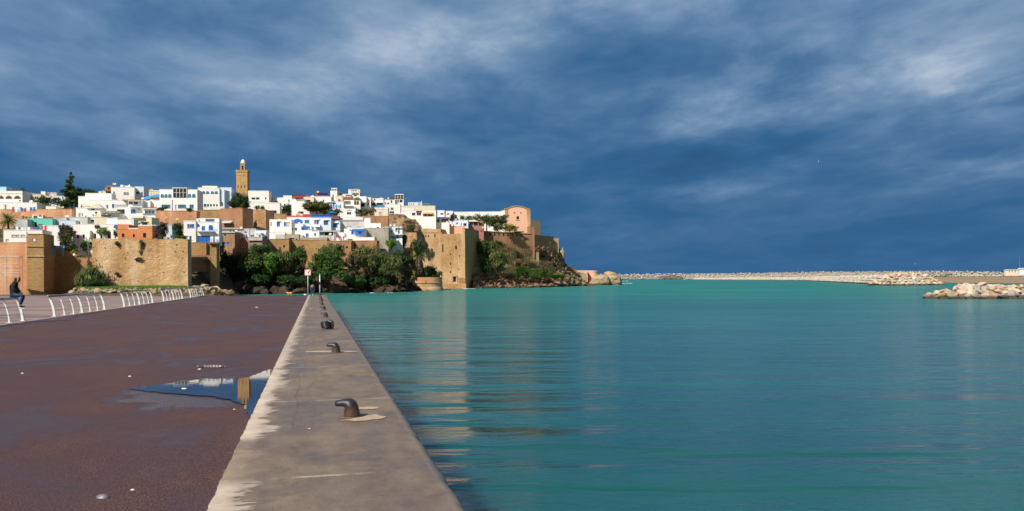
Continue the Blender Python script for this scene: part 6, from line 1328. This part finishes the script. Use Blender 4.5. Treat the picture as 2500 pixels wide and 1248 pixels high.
# litter
def litter(px,py,s,label,mt='cloth_white',name='litter'):
    p=G(px,py,0); mb=MB(); g=random.Random(int(px)); mb.lathe([(s,0),(s*.9,s*.25),(s*.5,s*.42),(0,s*.48)],9); vs=[(x*(1+g.uniform(-.25,.25)),y*.7*(1+g.uniform(-.25,.25)),z*(1+g.uniform(-.2,.2))) for x,y,z in mb.v]; mb.v=vs
    o=mb.build(name,M[mt],smooth=True,loc=(p.x,p.y,-.034 if px<640 else .002)); tag(o,label,'litter','litter on the asphalt' if px<640 else 'litter on the quay'); return o
litter(251,1205,.055,'half of a pale shell lying on the asphalt near the camera','grey_metal','shell')
litter(324,1187,.02,'tiny white scrap right of the pale shell')
litter(450,946,.055,'white scrap standing in the puddle')
litter(487,898,.035,'white scrap behind the puddle')
litter(317,915,.03,'small white scrap left behind the puddle')
litter(627,750,.12,'tan flattened scrap near the quay end','cement')
litter(572,994,.02,'yellow leaf on the asphalt beside the puddle','yellow')
litter(756,1047,.015,'white chip on the quay left of the nearest bollard')
litter(758,754,.05,'white scrap on the far quay')
litter(55,908,.03,'pale scrap at left on the wet asphalt')
# railings
m,t,b=mat('rail_steel',{'Roughness':.28,'Metallic':.8,'Base Color':(.36,.38,.42,1)})
def railing_proto():
    root=empty('railing',(0,0,0)); L=11.1
    for i in range(7):
        y=L*i/6; th=i in(0,3,6); w=.055 if th else .030; d=.11 if th else .055; mb=MB(); prof=[]
        ns=9
        for k in range(ns+1):
            tt=k/ns; z=1.02*tt; x=-.24*tt**1.8; prof.append((x,z))
        vs=[]
        for (x,z) in prof:
            vs+=[(x-w,y-d*.5,z),(x+w,y-d*.5,z),(x+w,y+d*.5,z),(x-w,y+d*.5,z)]
        fs=[(k*4+a,k*4+(a+1)%4,(k+1)*4+(a+1)%4,(k+1)*4+a) for k in range(ns) for a in range(4)]+[(3,2,1,0),tuple(ns*4+a for a in range(4))]
        mb.add(vs,fs); mb.box(-.13,.13,y-.13,y+.13,0,.015); p=mb.build('post',M['white_paint'],root); sub_bevel(p,.006)
    mb=MB(); mb.tube([(-.26,-.15,1.05),(-.26,L+.15,1.05)],.055,12); mb.build('top_rail',M['rail_steel'],root,smooth=True)
    for z,x in ((.68,-.11),(.34,-.03)):
        mb=MB(); mb.tube([(x,0,z),(x,L,z)],.012,6); mb.build('cable',M['rail_steel'],root)
    return root
RL=['white railing at the left edge with the hooded person sitting on it','second white railing, nearest complete one','third white railing, middle of the row','fourth white railing, beyond the middle one','last white railing with the bicycle leaning on it']
pr=railing_proto()
for i,y in enumerate((30.1,45.9,62.6,78.9,95.8)):
    o=pr if i==0 else copy_tree(pr); o.location=Q(-13.22,(y+2.85)/QC,-.006); o.rotation_euler=(0,0,QROT); tag(o,RL[i],'railing','white curved railings along the promenade')
# sign and pole at the quay end
def sign():
    p=G(752,721,0); root=empty('no_diving_sign',p); tag(root,'square white no diving sign with red border on a steel post at the quay end','sign'); k=p.y/F
    mb=MB(); mb.tube([(0,0,0),(0,0,2.35)],.035,10); mb.build('post',M['dish_white'],root,smooth=True)
    mb=MB(); mb.box(-.09,.09,-.045,-.03,1.55,1.59); mb.box(-.09,.09,-.045,-.03,1.74,1.78); mb.build('bracket',M['grey_metal'],root)
    mb=MB(); mb.box(-.36,.36,-.055,-.035,2.28,2.98,0); mb.build('panel',M['white_paint'],root)
    mb=MB(); z0,z1=2.28,2.98
    for b_ in ((-.36,.36,z0,z0+.045),(-.36,.36,z1-.045,z1),(-.36,-.315,z0+.045,z1-.045),(.315,.36,z0+.045,z1-.045)): mb.box(b_[0],b_[1],-.062,-.0555,b_[2],b_[3])
    mb.add([(-.31,-.064,2.90),(-.27,-.064,2.93),(.31,-.064,2.36),(.27,-.064,2.33)],[(0,3,2,1)]); mb.build('red_border',M['red_sign'],root)
    mb=MB() # diving figure pictogram and water line
    mb.lathe([(0,0),(.05,0)],12); mb.v=[(x+.02,-.059,y+2.60) for x,y,z in mb.v]
    mb.add([(.03,-.059,2.66),(.10,-.059,2.60),(.24,-.059,2.76),(.16,-.059,2.82)],[(0,1,2,3)]); mb.add([(.17,-.059,2.76),(.24,-.059,2.72),(.28,-.059,2.88),(.22,-.059,2.90)],[(0,1,2,3)]); mb.add([(.05,-.059,2.60),(.09,-.059,2.52),(.13,-.059,2.53),(.11,-.059,2.62)],[(0,1,2,3)])
    for q in range(3): mb.box(-.2+.14*q,-.10+.14*q,-.060,-.0565,2.42,2.44)
    mb.build('pictogram',M['black_cloth'],root)
    p=G(781,720,0); root=empty('green_light_post',p); tag(root,'slim white post with green lantern cap and hanging black bag','light post')
    mb=MB(); mb.tube([(0,0,0),(0,0,2.35)],.06,12); mb.build('post',M['dish_white'],root,smooth=True)
    mb=MB(); mb.lathe([(.0,.16),(.07,.13),(.085,.0),(.0,0)],12,(0,0,2.36)); mb.build('lantern',M['green_lens'],root)
    mb=MB(); mb.lathe([(.16,0),(.15,.02),(.065,.05)],14); mb.build('base_plate',M['grey_metal'],root)
    bb=MB(); bb.lathe([(0,-.12),(.10,-.10),(.14,-.02),(.08,.08),(.02,.12),(0,.12)],10,(-.04,-.14,1.40)); bb.tube([(-.04,-.14,1.5),(-.02,-.07,1.56)],.012,5); o=bb.build('bag',M['black_cloth'],smooth=True,loc=p); tag(o,'black bag hanging on the green capped post','bag')
paint('red_sign',(.62,.05,.07),.5); paint('green_lens',(.03,.42,.28),.3)
sign()
# orange bag and small green thing at the quay end
def blob(name,label,px,py,w,h,mt,cat,D=None):
    p=G(px,py,0); k=p.y/F; g=random.Random(int(px)); mb=MB(); rx=w*k/2; hz=h*k; mb.lathe([(rx*.8,0),(rx,.25*hz),(rx*.95,.6*hz),(rx*.6,.9*hz),(0,hz)],16); mb.v=[(x*(1+fbm((x*4,y*4,z*4))*.3),y*.7*(1+fbm((x*5,z*4,1))*.3),z*(1+.2*fbm((x*6,y*6,2)))) for x,y,z in mb.v]
    o=mb.build(name,M[mt],smooth=True,loc=p); tag(o,label,cat); return o
def dog():
    p=G(707,722.3,0); k=p.y/F; root=empty('dog',p,.15); tag(root,'orange tan dog standing at the edge of the asphalt near the quay end','dog')
    o=skin('body',root,'dish_rust',[(0,0,.27),(-.13,0,.28),(-.22,0,.34),(-.29,0,.30),(.14,0,.27),(.23,.02,.33),(-.12,.07,.14),(-.13,.07,.015),(-.12,-.07,.14),(-.11,-.07,.015),(.15,.07,.15),(.17,.07,.08),(.155,.07,.015),(.14,-.07,.15),(.17,-.07,.08),(.14,-.07,.015),(.30,.05,.36),(-.36,0,.27)],
      [(0,1),(1,2),(2,3),(3,17),(0,4),(4,5),(5,16),(1,6),(6,7),(1,8),(8,9),(4,10),(10,11),(11,12),(4,13),(13,14),(14,15)],[.085,.10,.06,.06,.085,.03,.04,.024,.04,.024,.045,.026,.024,.045,.026,.024,.015,.03],scale=1.15)
def skin(name,parent,material,verts,edges,radii,scale=1.0,sub=1,root=0):
    me=bpy.data.meshes.new(name); me.from_pydata([tuple(Vector(v)*scale) for v in verts],edges,[]); me.materials.append(M[material]); o=bpy.data.objects.new(name,me); COL.objects.link(o); o.parent=parent
    md=o.modifiers.new('skin','SKIN'); md.use_smooth_shade=True
    for i,r in enumerate(radii):
        r=r if isinstance(r,(tuple,list)) else (r,r); me.skin_vertices[0].data[i].radius=(r[0]*scale,r[1]*scale)
    me.skin_vertices[0].data[root].use_root=True
    s=o.modifiers.new('sub','SUBSURF'); s.levels=sub; s.render_levels=sub+1; return o
def hand(V,E,Rr,w,el,seed=0):
    """append palm and five finger chains to a skin skeleton; w wrist index"""
    a=Vector(V[el]);b=Vector(V[w]); d=(b-a).normalized(); s=d.cross(Vector((0,0,1))); s=s.normalized() if s.length>.1 else Vector((1,0,0)); n=d.cross(s)
    pm=len(V); V.append(tuple(b+d*.07)); E.append((w,pm)); Rr.append((.034,.018))
    for q,(o,l) in enumerate(((-.03,.062),(-.01,.075),(.01,.07),(.03,.055))):
        r=len(V); p1=b+d*.09+s*o; V.append(tuple(p1)); V.append(tuple(p1+d*l*.55-n*.01)); V.append(tuple(p1+d*l*.85-n*.035)); E+= [(pm,r),(r,r+1),(r+1,r+2)]; Rr += [.009,.0085,.0075]
    r=len(V); V.append(tuple(b+d*.03+s*.045)); V.append(tuple(b+d*.07+s*.062)); E+=[(pm,r),(r,r+1)]; Rr+=[.011,.009]
def head(root, c, face, r=.105, hair='hair', name='head', hairmesh=True):
    """small face details: eyes, nose, ears set on the head of the body mesh"""
    c=Vector(c); f=Vector(face).normalized(); s=f.cross(Vector((0,0,1))).normalized(); u=s.cross(f)
    if hairmesh:
        mb=MB(); mb.lathe([(0,r*1.12),(r*.5,r*1.02),(r*.9,r*.6),(r*1.06,0),(r*.95,-r*.5)],16); mb.v=[tuple(c-f*r*.22+Vector(v)) for v in mb.v]; mb.build('hair',M[hair],root,smooth=True)
    mb=MB()
    for q in (-1,1): e=c+f*r*.93+s*q*r*.36; mb.box(e.x-.012,e.x+.012,e.y-.012,e.y+.012,e.z-.008,e.z+.008)
    mb.build('eyes',M['hair'],root)
def seated():
    base=Q(-13.22-.36,(39.9+2.85)/QC,1.10)   # top of the rail
    k=F
    D=40.0; base=P(34,721,base.y); base.z=1.165
    root=empty('person',base,QROT); tag(root,'person in dark hooded coat with fur trim and blue jeans, sitting hunched on the rail','person')
    # faces +x (towards the asphalt); hips on the rail, feet hooked on the lower cable
    V=[(0,0,.06),(.0,0,.22),(-.02,0,.38),(.03,0,.52),(.08,0,.62),(.13,0,.74),(.15,0,.82),
       (.01,.16,.50),(.06,.23,.30),(.24,.12,.16),(.01,-.16,.50),(.06,-.23,.30),(.24,-.12,.16),
       (.02,.10,.05),(.38,.13,.00),(.22,.12,-.42),(.30,.12,-.47),(.02,-.10,.05),(.40,-.12,.02),(.26,-.10,-.40),(.36,-.10,-.45)]
    E=[(0,1),(1,2),(2,3),(3,4),(4,5),(5,6),(3,7),(7,8),(8,9),(3,10),(10,11),(11,12),(0,13),(13,14),(14,15),(15,16),(0,17),(17,18),(18,19),(19,20)]
    Rr=[(.13,.10),(.12,.09),(.13,.09),(.12,.08),.05,.085,.08,.05,.042,.028,.05,.042,.028,.085,.058,.038,.035,.085,.058,.038,.035]
    hand(V,E,Rr,9,8); hand(V,E,Rr,12,11)
    skin('body',root,'skin',V,E,Rr)
    c=V[:13]; skin('coat',root,'black_cloth',c,[(0,1),(1,2),(2,3),(3,4),(3,7),(7,8),(8,9),(3,10),(10,11),(11,12),(4,5),(5,6)],[(.19,.15),(.185,.15),(.19,.15),(.17,.13),.09,.125,.12,.095,.085,.058,.095,.085,.058])
    skin('fur_trim',root,'fur',[(.17,.08,.62),(.21,.11,.70),(.21,.09,.80),(.18,0,.86),(.21,-.09,.80),(.21,-.11,.70),(.17,-.08,.62)],[(0,1),(1,2),(2,3),(3,4),(4,5),(5,6)],[.035,.042,.045,.045,.045,.042,.035])
    skin('jeans',root,'denim',[V[0],V[13],V[14],V[15],V[17],V[18],V[19]],[(0,1),(1,2),(2,3),(0,4),(4,5),(5,6)],[(.15,.12),.105,.078,.055,.105,.078,.055])
    for yy,z,x in ((.12,-.49,.25),(-.10,-.47,.30)):
        o=skin('shoe',root,'black_cloth',[(x-.06,yy,z+.03),(x+.04,yy,z),(x+.17,yy,z-.03)],[(0,1),(1,2)],[.05,.05,.035]); 
        mb=MB(); mb.box(x-.10,x+.20,yy-.045,yy+.045,z-.085,z-.06); sub_bevel(mb.build('sole',M['white_paint'],o),.01)
seated()
def standing(label,px,py,hgt,D,bend,face,top,bottom,z=None,hairc='hair',arms=0):
    p=P(px,py,D) if z is None else Vector((*P(px,py,D)[:2],z)); root=empty('person',p,face); tag(root,label,'person'); s=hgt/1.75
    # bend: forward lean of torso in radians (towards +x)
    def T(x,y,z_): # rotate upper body about hips
        zz=z_-.95; return (x*math.cos(bend)+zz*math.sin(bend), y, .95+zz*math.cos(bend)-x*math.sin(bend))
    V=[(0,0,.95),T(0,0,1.10),T(0,0,1.25),T(0,0,1.40),T(.01,0,1.50),T(.03,0,1.60),T(.04,0,1.68)]
    def arm(sy):
        sh=Vector(T(0,.19*sy,1.40)); el=sh+Vector((.06+.1*arms,.04*sy,-.28)); wr=el+Vector((.10+.1*arms,-.03*sy,-.22)); return [tuple(sh),tuple(el),tuple(wr)]
    V+=arm(1)+arm(-1)+[(0,.10,.90),(.03,.12,.50),(0,.12,.08),(.13,.13,.03),(0,-.10,.90),(-.02,-.12,.50),(-.05,-.12,.08),(.08,-.13,.03)]
    E=[(0,1),(1,2),(2,3),(3,4),(4,5),(5,6),(3,7),(7,8),(8,9),(3,10),(10,11),(11,12),(0,13),(13,14),(14,15),(15,16),(0,17),(17,18),(18,19),(19,20)]
    Rr=[(.12,.10),(.11,.09),(.13,.09),(.12,.08),.05,.085,.07,.05,.04,.028,.05,.04,.028,.085,.055,.038,.035,.085,.055,.038,.035]
    hand(V,E,Rr,9,8); hand(V,E,Rr,12,11)
    skin('body',root,'skin',V,E,Rr,s)
    skin('jacket',root,top,V[:4]+V[7:13],[(0,1),(1,2),(2,3),(3,4),(4,5),(5,6),(3,7),(7,8),(8,9)],[(.16,.13),(.155,.125),(.165,.13),(.13,.10),.075,.06,.045,.075,.06,.045],s)
    skin('trousers',root,bottom,[V[0],V[13],V[14],V[15],V[17],V[18],V[19]],[(0,1),(1,2),(2,3),(0,4),(4,5),(5,6)],[(.14,.12),.10,.072,.055,.10,.072,.055],s)
    for q in (15,19):
        v=Vector(V[q])*s; mb=MB(); mb.box(v.x-.07,v.x+.19*s,v.y-.045,v.y+.045,0,.09*s); sub_bevel(mb.build('shoe',M['black_cloth'],root),.02)
    c=Vector(V[6])*s; mb=MB(); mb.lathe([(0,.10),(.06,.085),(.10,.03),(.105,-.03),(.09,-.08)],14); mb.v=[(x+c.x-.02,y+c.y,z_+c.z+.03) for x,y,z_ in mb.v]; mb.build('hair',M[hairc],root,smooth=True)
    return root
g0=G(762,721.5,0)
standing('person in khaki jacket and jeans bent forward behind the no diving sign post',762.5,721.3,1.70,g0.y,1.15,QROT+2.6-3.14*.35,'khaki','denim',z=0,arms=.6)
standing('dark clothed person walking at the foot of the stone wall tower',113.5,718,1.72,196,.05,.4,'black_cloth','black_cloth')
standing('tiny figure standing on the far rampart against the sky',1340,577.5,1.7,405,.1,0,'black_cloth','black_cloth')
dog()
p=G(755,722,0); blob('tackle_bag','small lime green bag on the quay below the bending person',764,722.5,5,4,'bright_green','bag'); blob('plastic_bag','small white plastic bag left of the sign post',745,721,8,3,'cloth_white','bag')
# bicycle
def bicycle():
    p=G(488,724,0); root=empty('bicycle',(p.x,p.y,-.01),-.10); tag(root,'black bicycle leaning on the last white railing','bicycle')
    def wheel(x):
        w=MB(); pts=[(x+.34*math.cos(a),0,.35+.34*math.sin(a)) for a in np.linspace(0,2*math.pi,33)]; w.tube(pts,.022,6,cap=False); ob=w.build('wheel',M['tyre'],root)
        s=MB()
        for k in range(12): a=math.pi*2*k/12; s.tube([(x,0,.35),(x+.32*math.cos(a),0,.35+.32*math.sin(a))],.004,4)
        s.tube([(x,-.05,.35),(x,.05,.35)],.03,8); s.build('spokes',M['grey_metal'],ob)
    wheel(-.52); wheel(.54); m_=MB(); f=[((-.52,0,.35),(-.06,0,.32)),((-.06,0,.32),(-.18,0,.85)),((-.52,0,.35),(-.16,0,.78)),((-.06,0,.32),(.36,0,.76)),((-.17,0,.78),(.34,0,.84)),((.33,0,.92),(.54,0,.35))]
    for a,b_ in f: m_.tube([a,b_],.018,8)
    m_.build('frame',M['black_cloth'],root); m_=MB(); m_.tube([(.33,0,.90),(.34,0,1.0),(.38,-.26,1.02)],.014,6); m_.tube([(.34,0,1.0),(.38,.26,1.02)],.014,6); m_.build('handlebar',M['grey_metal'],root)
    m_=MB(); m_.prism([(-.32,.86),(-.08,.87),(-.06,.90),(-.32,.92)],-.07,.07); m_.build('saddle',M['black_cloth'],root); m_=MB(); m_.lathe([(0,-.01),(.09,-.01),(.09,.01),(0,.01)],16); m_.v=[(x-.06,z,y+.32) for x,y,z in m_.v]; m_.tube([(-.06,-.08,.32),(.10,-.08,.24)],.012,5); m_.build('crank',M['grey_metal'],root)
bicycle()
# scaffold
def scaffold():
    D=192; b0=P(-40,718,D); root=empty('scaffold',b0); tag(root,'steel tube scaffold standing against the orange city wall at far left','scaffold'); k=D/F
    def L(px,py): q=P(px,py,D)-b0; return q.x,q.z
    m_=MB(); lv=[626,650,672]
    for (x,y) in ((7,625),(46,625),(-30,625)):
        a=L(x,y); m_.tube([(a[0],0,-.6),(a[0],0,a[1])],.032,6); m_.tube([(a[0],1.4,-.6),(a[0],1.4,a[1])],.032,6)
        for l in lv: z=L(x,l)[1]; m_.tube([(a[0],0,z),(a[0],1.4,z)],.025,6)
    m_.build('upright',M['grey_metal'],root); m_=MB()
    for l in lv+[643,660,666]: a=L(-35,l);b_=L(48,l); m_.tube([(a[0],-.02,a[1]),(b_[0],-.02,b_[1])],.03,6)
    m_.build('ledger',M['grey_metal'],root); m_=MB()
    for a,b_ in (((7,690),(46,712)),((7,712),(46,690)),((-30,690),(7,712)),((-10,650),(7,672))): p=L(*a);q=L(*b_); m_.tube([(p[0],-.06,p[1]),(q[0],-.06,q[1])],.035,6)
    m_.build('brace',M['grey_metal'],root); m_=MB(); a=L(-35,626);b_=L(48,628); m_.box(a[0],b_[0],.05,1.35,b_[1]-.02,b_[1]+.05); a=L(-35,672); m_.box(a[0],L(40,0)[0],.05,1.35,a[1],a[1]+.06); m_.build('platform',M['grey_metal'],root)
scaffold()
# blue garden pergola
def pergola():
    use(Z7); D=207; a=tx(568,412); fr=Fr(*a,D,0); root=empty('pergola',fr.O); tag(root,'blue wooden garden pergola in the shade behind the brick wall','pergola')
    def L(x,y): return fr.loc(*tx(x,y))
    for x in (572,640,735): p=L(x,412);q=L(x,308); m_=MB(); m_.box(p[0]-.12,p[0]+.12,-.1,.1,p[1],q[1]); m_.build('post',M['sky_blue'],root)
    p=L(562,312);q=L(760,296); m_=MB(); m_.box(p[0],q[0],-.25,.0,p[1]-.1,q[1]); [m_.box(lerp(p[0],q[0],i/8)-.05,lerp(p[0],q[0],i/8)+.05,-.5,2.5,q[1]+.005,q[1]+.14) for i in range(9)]; m_.build('beam',M['sky_blue'],root)
pergola()
# satellite dishes
def dish(z,x,y,r,mt,label,D=None,az=0,dd=-3):
    use(z); px,py=tx(x,y); rr=r/z[2]; D=D or DA(px,py+rr*2.5)+dd; c=P(px,py,D); k=D/F; R_=max(.35,rr*k); root=empty('satellite_dish',c-Vector((0,0,R_*1.3)),az); tag(root,label,'satellite dish','rooftop satellite dishes')
    m_=MB(); m_.lathe([(0,0),(R_*.4,R_*.05),(R_*.75,R_*.16),(R_,R_*.30),(R_*.98,R_*.33),(R_*.74,R_*.20),(R_*.4,R_*.09),(0,R_*.04)],20)
    rot=Matrix.Rotation(R(62),3,'X'); m_.v=[tuple(rot@Vector(v)+Vector((0,0,R_*1.3))) for v in m_.v]; m_.build('reflector',M[mt],root,smooth=True)
    m_=MB(); m_.tube([(0,.15,-1.6),(0,.15,R_*1.25)],.05,6); m_.build('stand',M['grey_metal'],root)
    m_=MB(); tip=rot@Vector((0,0,R_*1.05))+Vector((0,0,R_*1.3)); m_.tube([(0,-.1,R_*.5),tuple(tip)],.03,5); m_.box(tip.x-.08,tip.x+.08,tip.y-.1,tip.y+.06,tip.z-.08,tip.z+.08); m_.build('feed_arm',M['grey_metal'],root)
for a in [(Z2,735,185,18,'yellow','yellow dish paired with a white one high above the brown shack',None,.3),(Z2,757,188,17,'dish_white','white dish touching the yellow one above the brown shack',None,-.2),(Z2,624,258,18,'yellow','yellow dish on the side of the brown shack',None,.4),
  (Z2,1214,280,14,'dish_white','white dish left of the two yellow skyline dishes',None,0),(Z2,1260,280,20,'yellow','rusty yellow dish, left of the skyline pair near the tarpaulin',None,.2),(Z2,1310,277,18,'yellow','yellow dish, right of the skyline pair near the tarpaulin',None,.2),
  (Z2,970,205,12,'dish_white','small white dish right of the round chimney',None,0),(Z2,275,540,24,'dish_rust','orange rusted dish in front of the dark arch',None,0),(Z2,472,666,25,'yellow','orange yellow dish beside the small blue dish',262,.3),(Z2,422,660,16,'sky_blue','small blue dish left of the orange yellow one',262,0),
  (Z2,1175,405,20,'dish_white','white dish at the left end of the blue tarpaulin',None,0),(Z2,20,680,26,'dish_white','large white dish beside the tiny brown door hut',None,.3),(Z2,1270,795,22,'dish_rust','pale pink dish on the orange house roof',214,0),(Z2,1530,700,18,'dish_rust','pink dish against the retaining wall under the mansion',250,0),
  (Z1,795,657,14,'yellow','small yellow dish under the pine on the long white house',None,.2),(Z1,482,532,20,'dish_rust','large orange dish beside the cream hut',None,.2),(Z1,395,585,20,'dish_white','white dish at the right end of the arched white house',None,.2),(Z1,285,752,16,'dish_rust','pale orange dish in front of the orange wall above the palm',None,0),
  (Z3,482,808,14,'yellow','yellow dish at the foot of the retaining wall',248,0),(Z3,1230,960,14,'dish_white','white dish on the flat grey cliff roofs',250,0),(Z3,1295,918,12,'dish_white','little white dish above the grey roof by the brown wall',262,0),(Z3,1507,440,11,'dish_white','white dish on the roof right of the minaret',None,0),
  (Z4,1098,183,18,'yellow','bright yellow dish above the purple rooftop shelter',None,.2),(Z4,410,272,16,'yellow','yellow dish on the low pale rooftops',None,.2),(Z4,788,530,24,'dish_rust','big terracotta coloured dish left of the red parapet',318,.2),(Z4,822,518,20,'dish_rust','terracotta dish behind the big one by the red parapet',320,0),
  (Z4,908,240,10,'yellow','tiny orange dish on the magenta hut roof',None,0),(Z4,1452,312,14,'dish_rust','rust pink dish beside the arched niche house',None,0),(Z4,1288,825,20,'dish_white','white dish on the dark open porch',269,0),(Z5,1083,690,17,'dish_white','left white dish of the pair above the turquoise door',None,0),
  (Z5,1140,692,18,'dish_white','right white dish of the pair above the turquoise door',None,0),(Z5,662,715,18,'dish_white','white dish on the stained grey wall corner',279,.4),(Z5,1680,424,12,'dish_rust','orange dish painted bright on the long cream house',None,0),(Z5,938,272,10,'orange','small orange water ball on the balcony house roof',None,0),(Z5,1047,276,11,'dish_white','white dish on the glass roof room',None,0),
  (Z6,640,364,10,'yellow','yellow dish on the small white cottage by the pavilion',334,0),(Z6,955,460,11,'yellow','bright yellow dish at the red railing of the pavilion',340,0),(Z6,535,398,12,'dish_white','white dish under the white bay room',338,0),(Z5,1186,908,12,'dish_white','white dish on the wall below the turquoise door house',282,0)]:
    dish(*a[:6],D=a[6],az=a[7])
# umbrella on the terrace
def umbrella():
    use(Z4); c=P(*tx(1318,505),329); root=empty('parasol',c-Vector((0,0,2))); tag(root,'open blue parasol on the vine terrace','parasol'); m_=MB(); m_.lathe([(0,.75),(.6,.6),(1.3,.25),(1.9,-.05)],10,(0,0,2)); m_.build('canopy',M['blue'],root); m_=MB(); m_.tube([(0,0,-.5),(0,0,2.7)],.04,6); m_.build('pole',M['white_paint'],root)
    use(Z5); c=P(*tx(1208,760),283.5); root=empty('parasol',c-Vector((0,0,1.2))); tag(root,'closed brown parasol on the white blue balcony','parasol'); m_=MB(); m_.lathe([(.05,0),(.32,.2),(.22,1.2),(.05,2.4)],8); m_.build('canopy',M['brown'],root); m_=MB(); m_.tube([(0,0,-.5),(0,0,2.6)],.04,6); m_.build('pole',M['white_paint'],root)
umbrella()
# laundry
def laundry(z,label,x0,y0,x1,y1,D,cols,hh):
    use(z); A=P(*tx(x0,y0),D);B_=P(*tx(x1,y1),D); root=empty('laundry_line',A); tag(root,label,'laundry'); d=B_-A; m_=MB()
    pts=[A+d*t-Vector((0,0,.35*4*t*(1-t)))-A for t in np.linspace(0,1,9)]; m_.tube(pts,.02,4); m_.build('line',M['grey_metal'],root); n=len(cols); g=random.Random(int(x0))
    for i,c in enumerate(cols):
        t0=(i+.12)/n;t1=(i+.88)/n; h=hh*g.uniform(.7,1.2); p=d*t0-Vector((0,0,.35*4*t0*(1-t0)));q=d*t1-Vector((0,0,.35*4*t1*(1-t1))); m_=MB(); 
        nx=4; 
        for a in range(nx):
            u0,u1=a/nx,(a+1)/nx; w0,w1=.1*math.sin(u0*9),.1*math.sin(u1*9); pa=p.lerp(q,u0);pb_=p.lerp(q,u1); m_.add([pa,pb_,pb_+Vector((0,-w1-.06,-h)),pa+Vector((0,-w0-.06,-h))],[(0,1,2,3)])
        m_.build('garment',M[c],root)
laundry(Z1,'line of dark blue and white laundry beside the left palm',165,880,330,905,217,['deep_blue','cloth_white','deep_blue','cloth_white','pale_blue'],1.1)
laundry(Z1,'line of pink, red and navy laundry in front of the mint house',345,905,600,880,217,['cloth_white','magenta','deep_blue','deep_blue','magenta','red'],1.4)
laundry(Z1,'washing on the terrace above the long orange wall',150,650,455,650,262,['magenta','cloth_white','pale_blue','deep_blue','magenta','cloth_white','deep_blue','blue'],1.2)
laundry(Z4,'dark red and blue laundry in the white courtyard',1400,830,1500,850,271,['magenta','magenta','deep_blue','cloth_white','deep_blue'],1.3)
# masts
for z,x,y0,y1,D,lb in ((Z3,1405,790,1010,250,'tall dark mast in front of the pink bastion wall'),(Z3,655,350,432,292,'thin aerial on the arched mansion roof'),(Z6,490,240,260,366,'short mast on the blue windowed white house'),(Z4,878,172,232,360,'thin aerial above the red awnings')):
    use(z); a=P(*tx(x,y1),D);b_=P(*tx(x,y0),D); m_=MB(); m_.tube([(0,0,-1),(0,0,b_.z-a.z)],[.10 if D==250 else .06,.04],6); o=m_.build('mast',M['dark_roof' if D==250 else 'grey_metal'],loc=a); tag(o,lb,'mast')
# gulls
for i,(x,y,lb) in enumerate(((1862,655,'white gull flying low, leftmost over the outer breakwater'),(1931,661,'white gull just above the breakwater crest'),(1949,659,'white gull right beside another over the breakwater'),(2347,630,'white gull high over the beach'),(2235,645,'white gull alone above the second mole'),(1998,394,'lone gull high in the storm clouds'))):
    D=420; c=P(x,y,D); m_=MB(); m_.tube([(-.3,0,0),(0,0,.03),(.32,0,0)],[.03,.09,.03],6); m_.add([(-.08,.0,.04),(.10,0,.04),(.0,.55,.22),(-.1,.5,.22),(-.16,1.0,.10)],[(0,1,2,3),(3,2,4)]); m_.add([(-.08,0,.04),(.10,0,.04),(.0,-.55,.22),(-.1,-.5,.22),(-.16,-1.0,.10)],[(0,3,2,1),(3,4,2)])
    o=m_.build('gull',M['cloth_white'],loc=c); o.rotation_euler=(.2*i,0,1.2+i); o.scale=(.6,.6,.6); tag(o,lb,'gull','gulls over the river mouth')
S.render.engine='CYCLES'; S.cycles.max_bounces=6
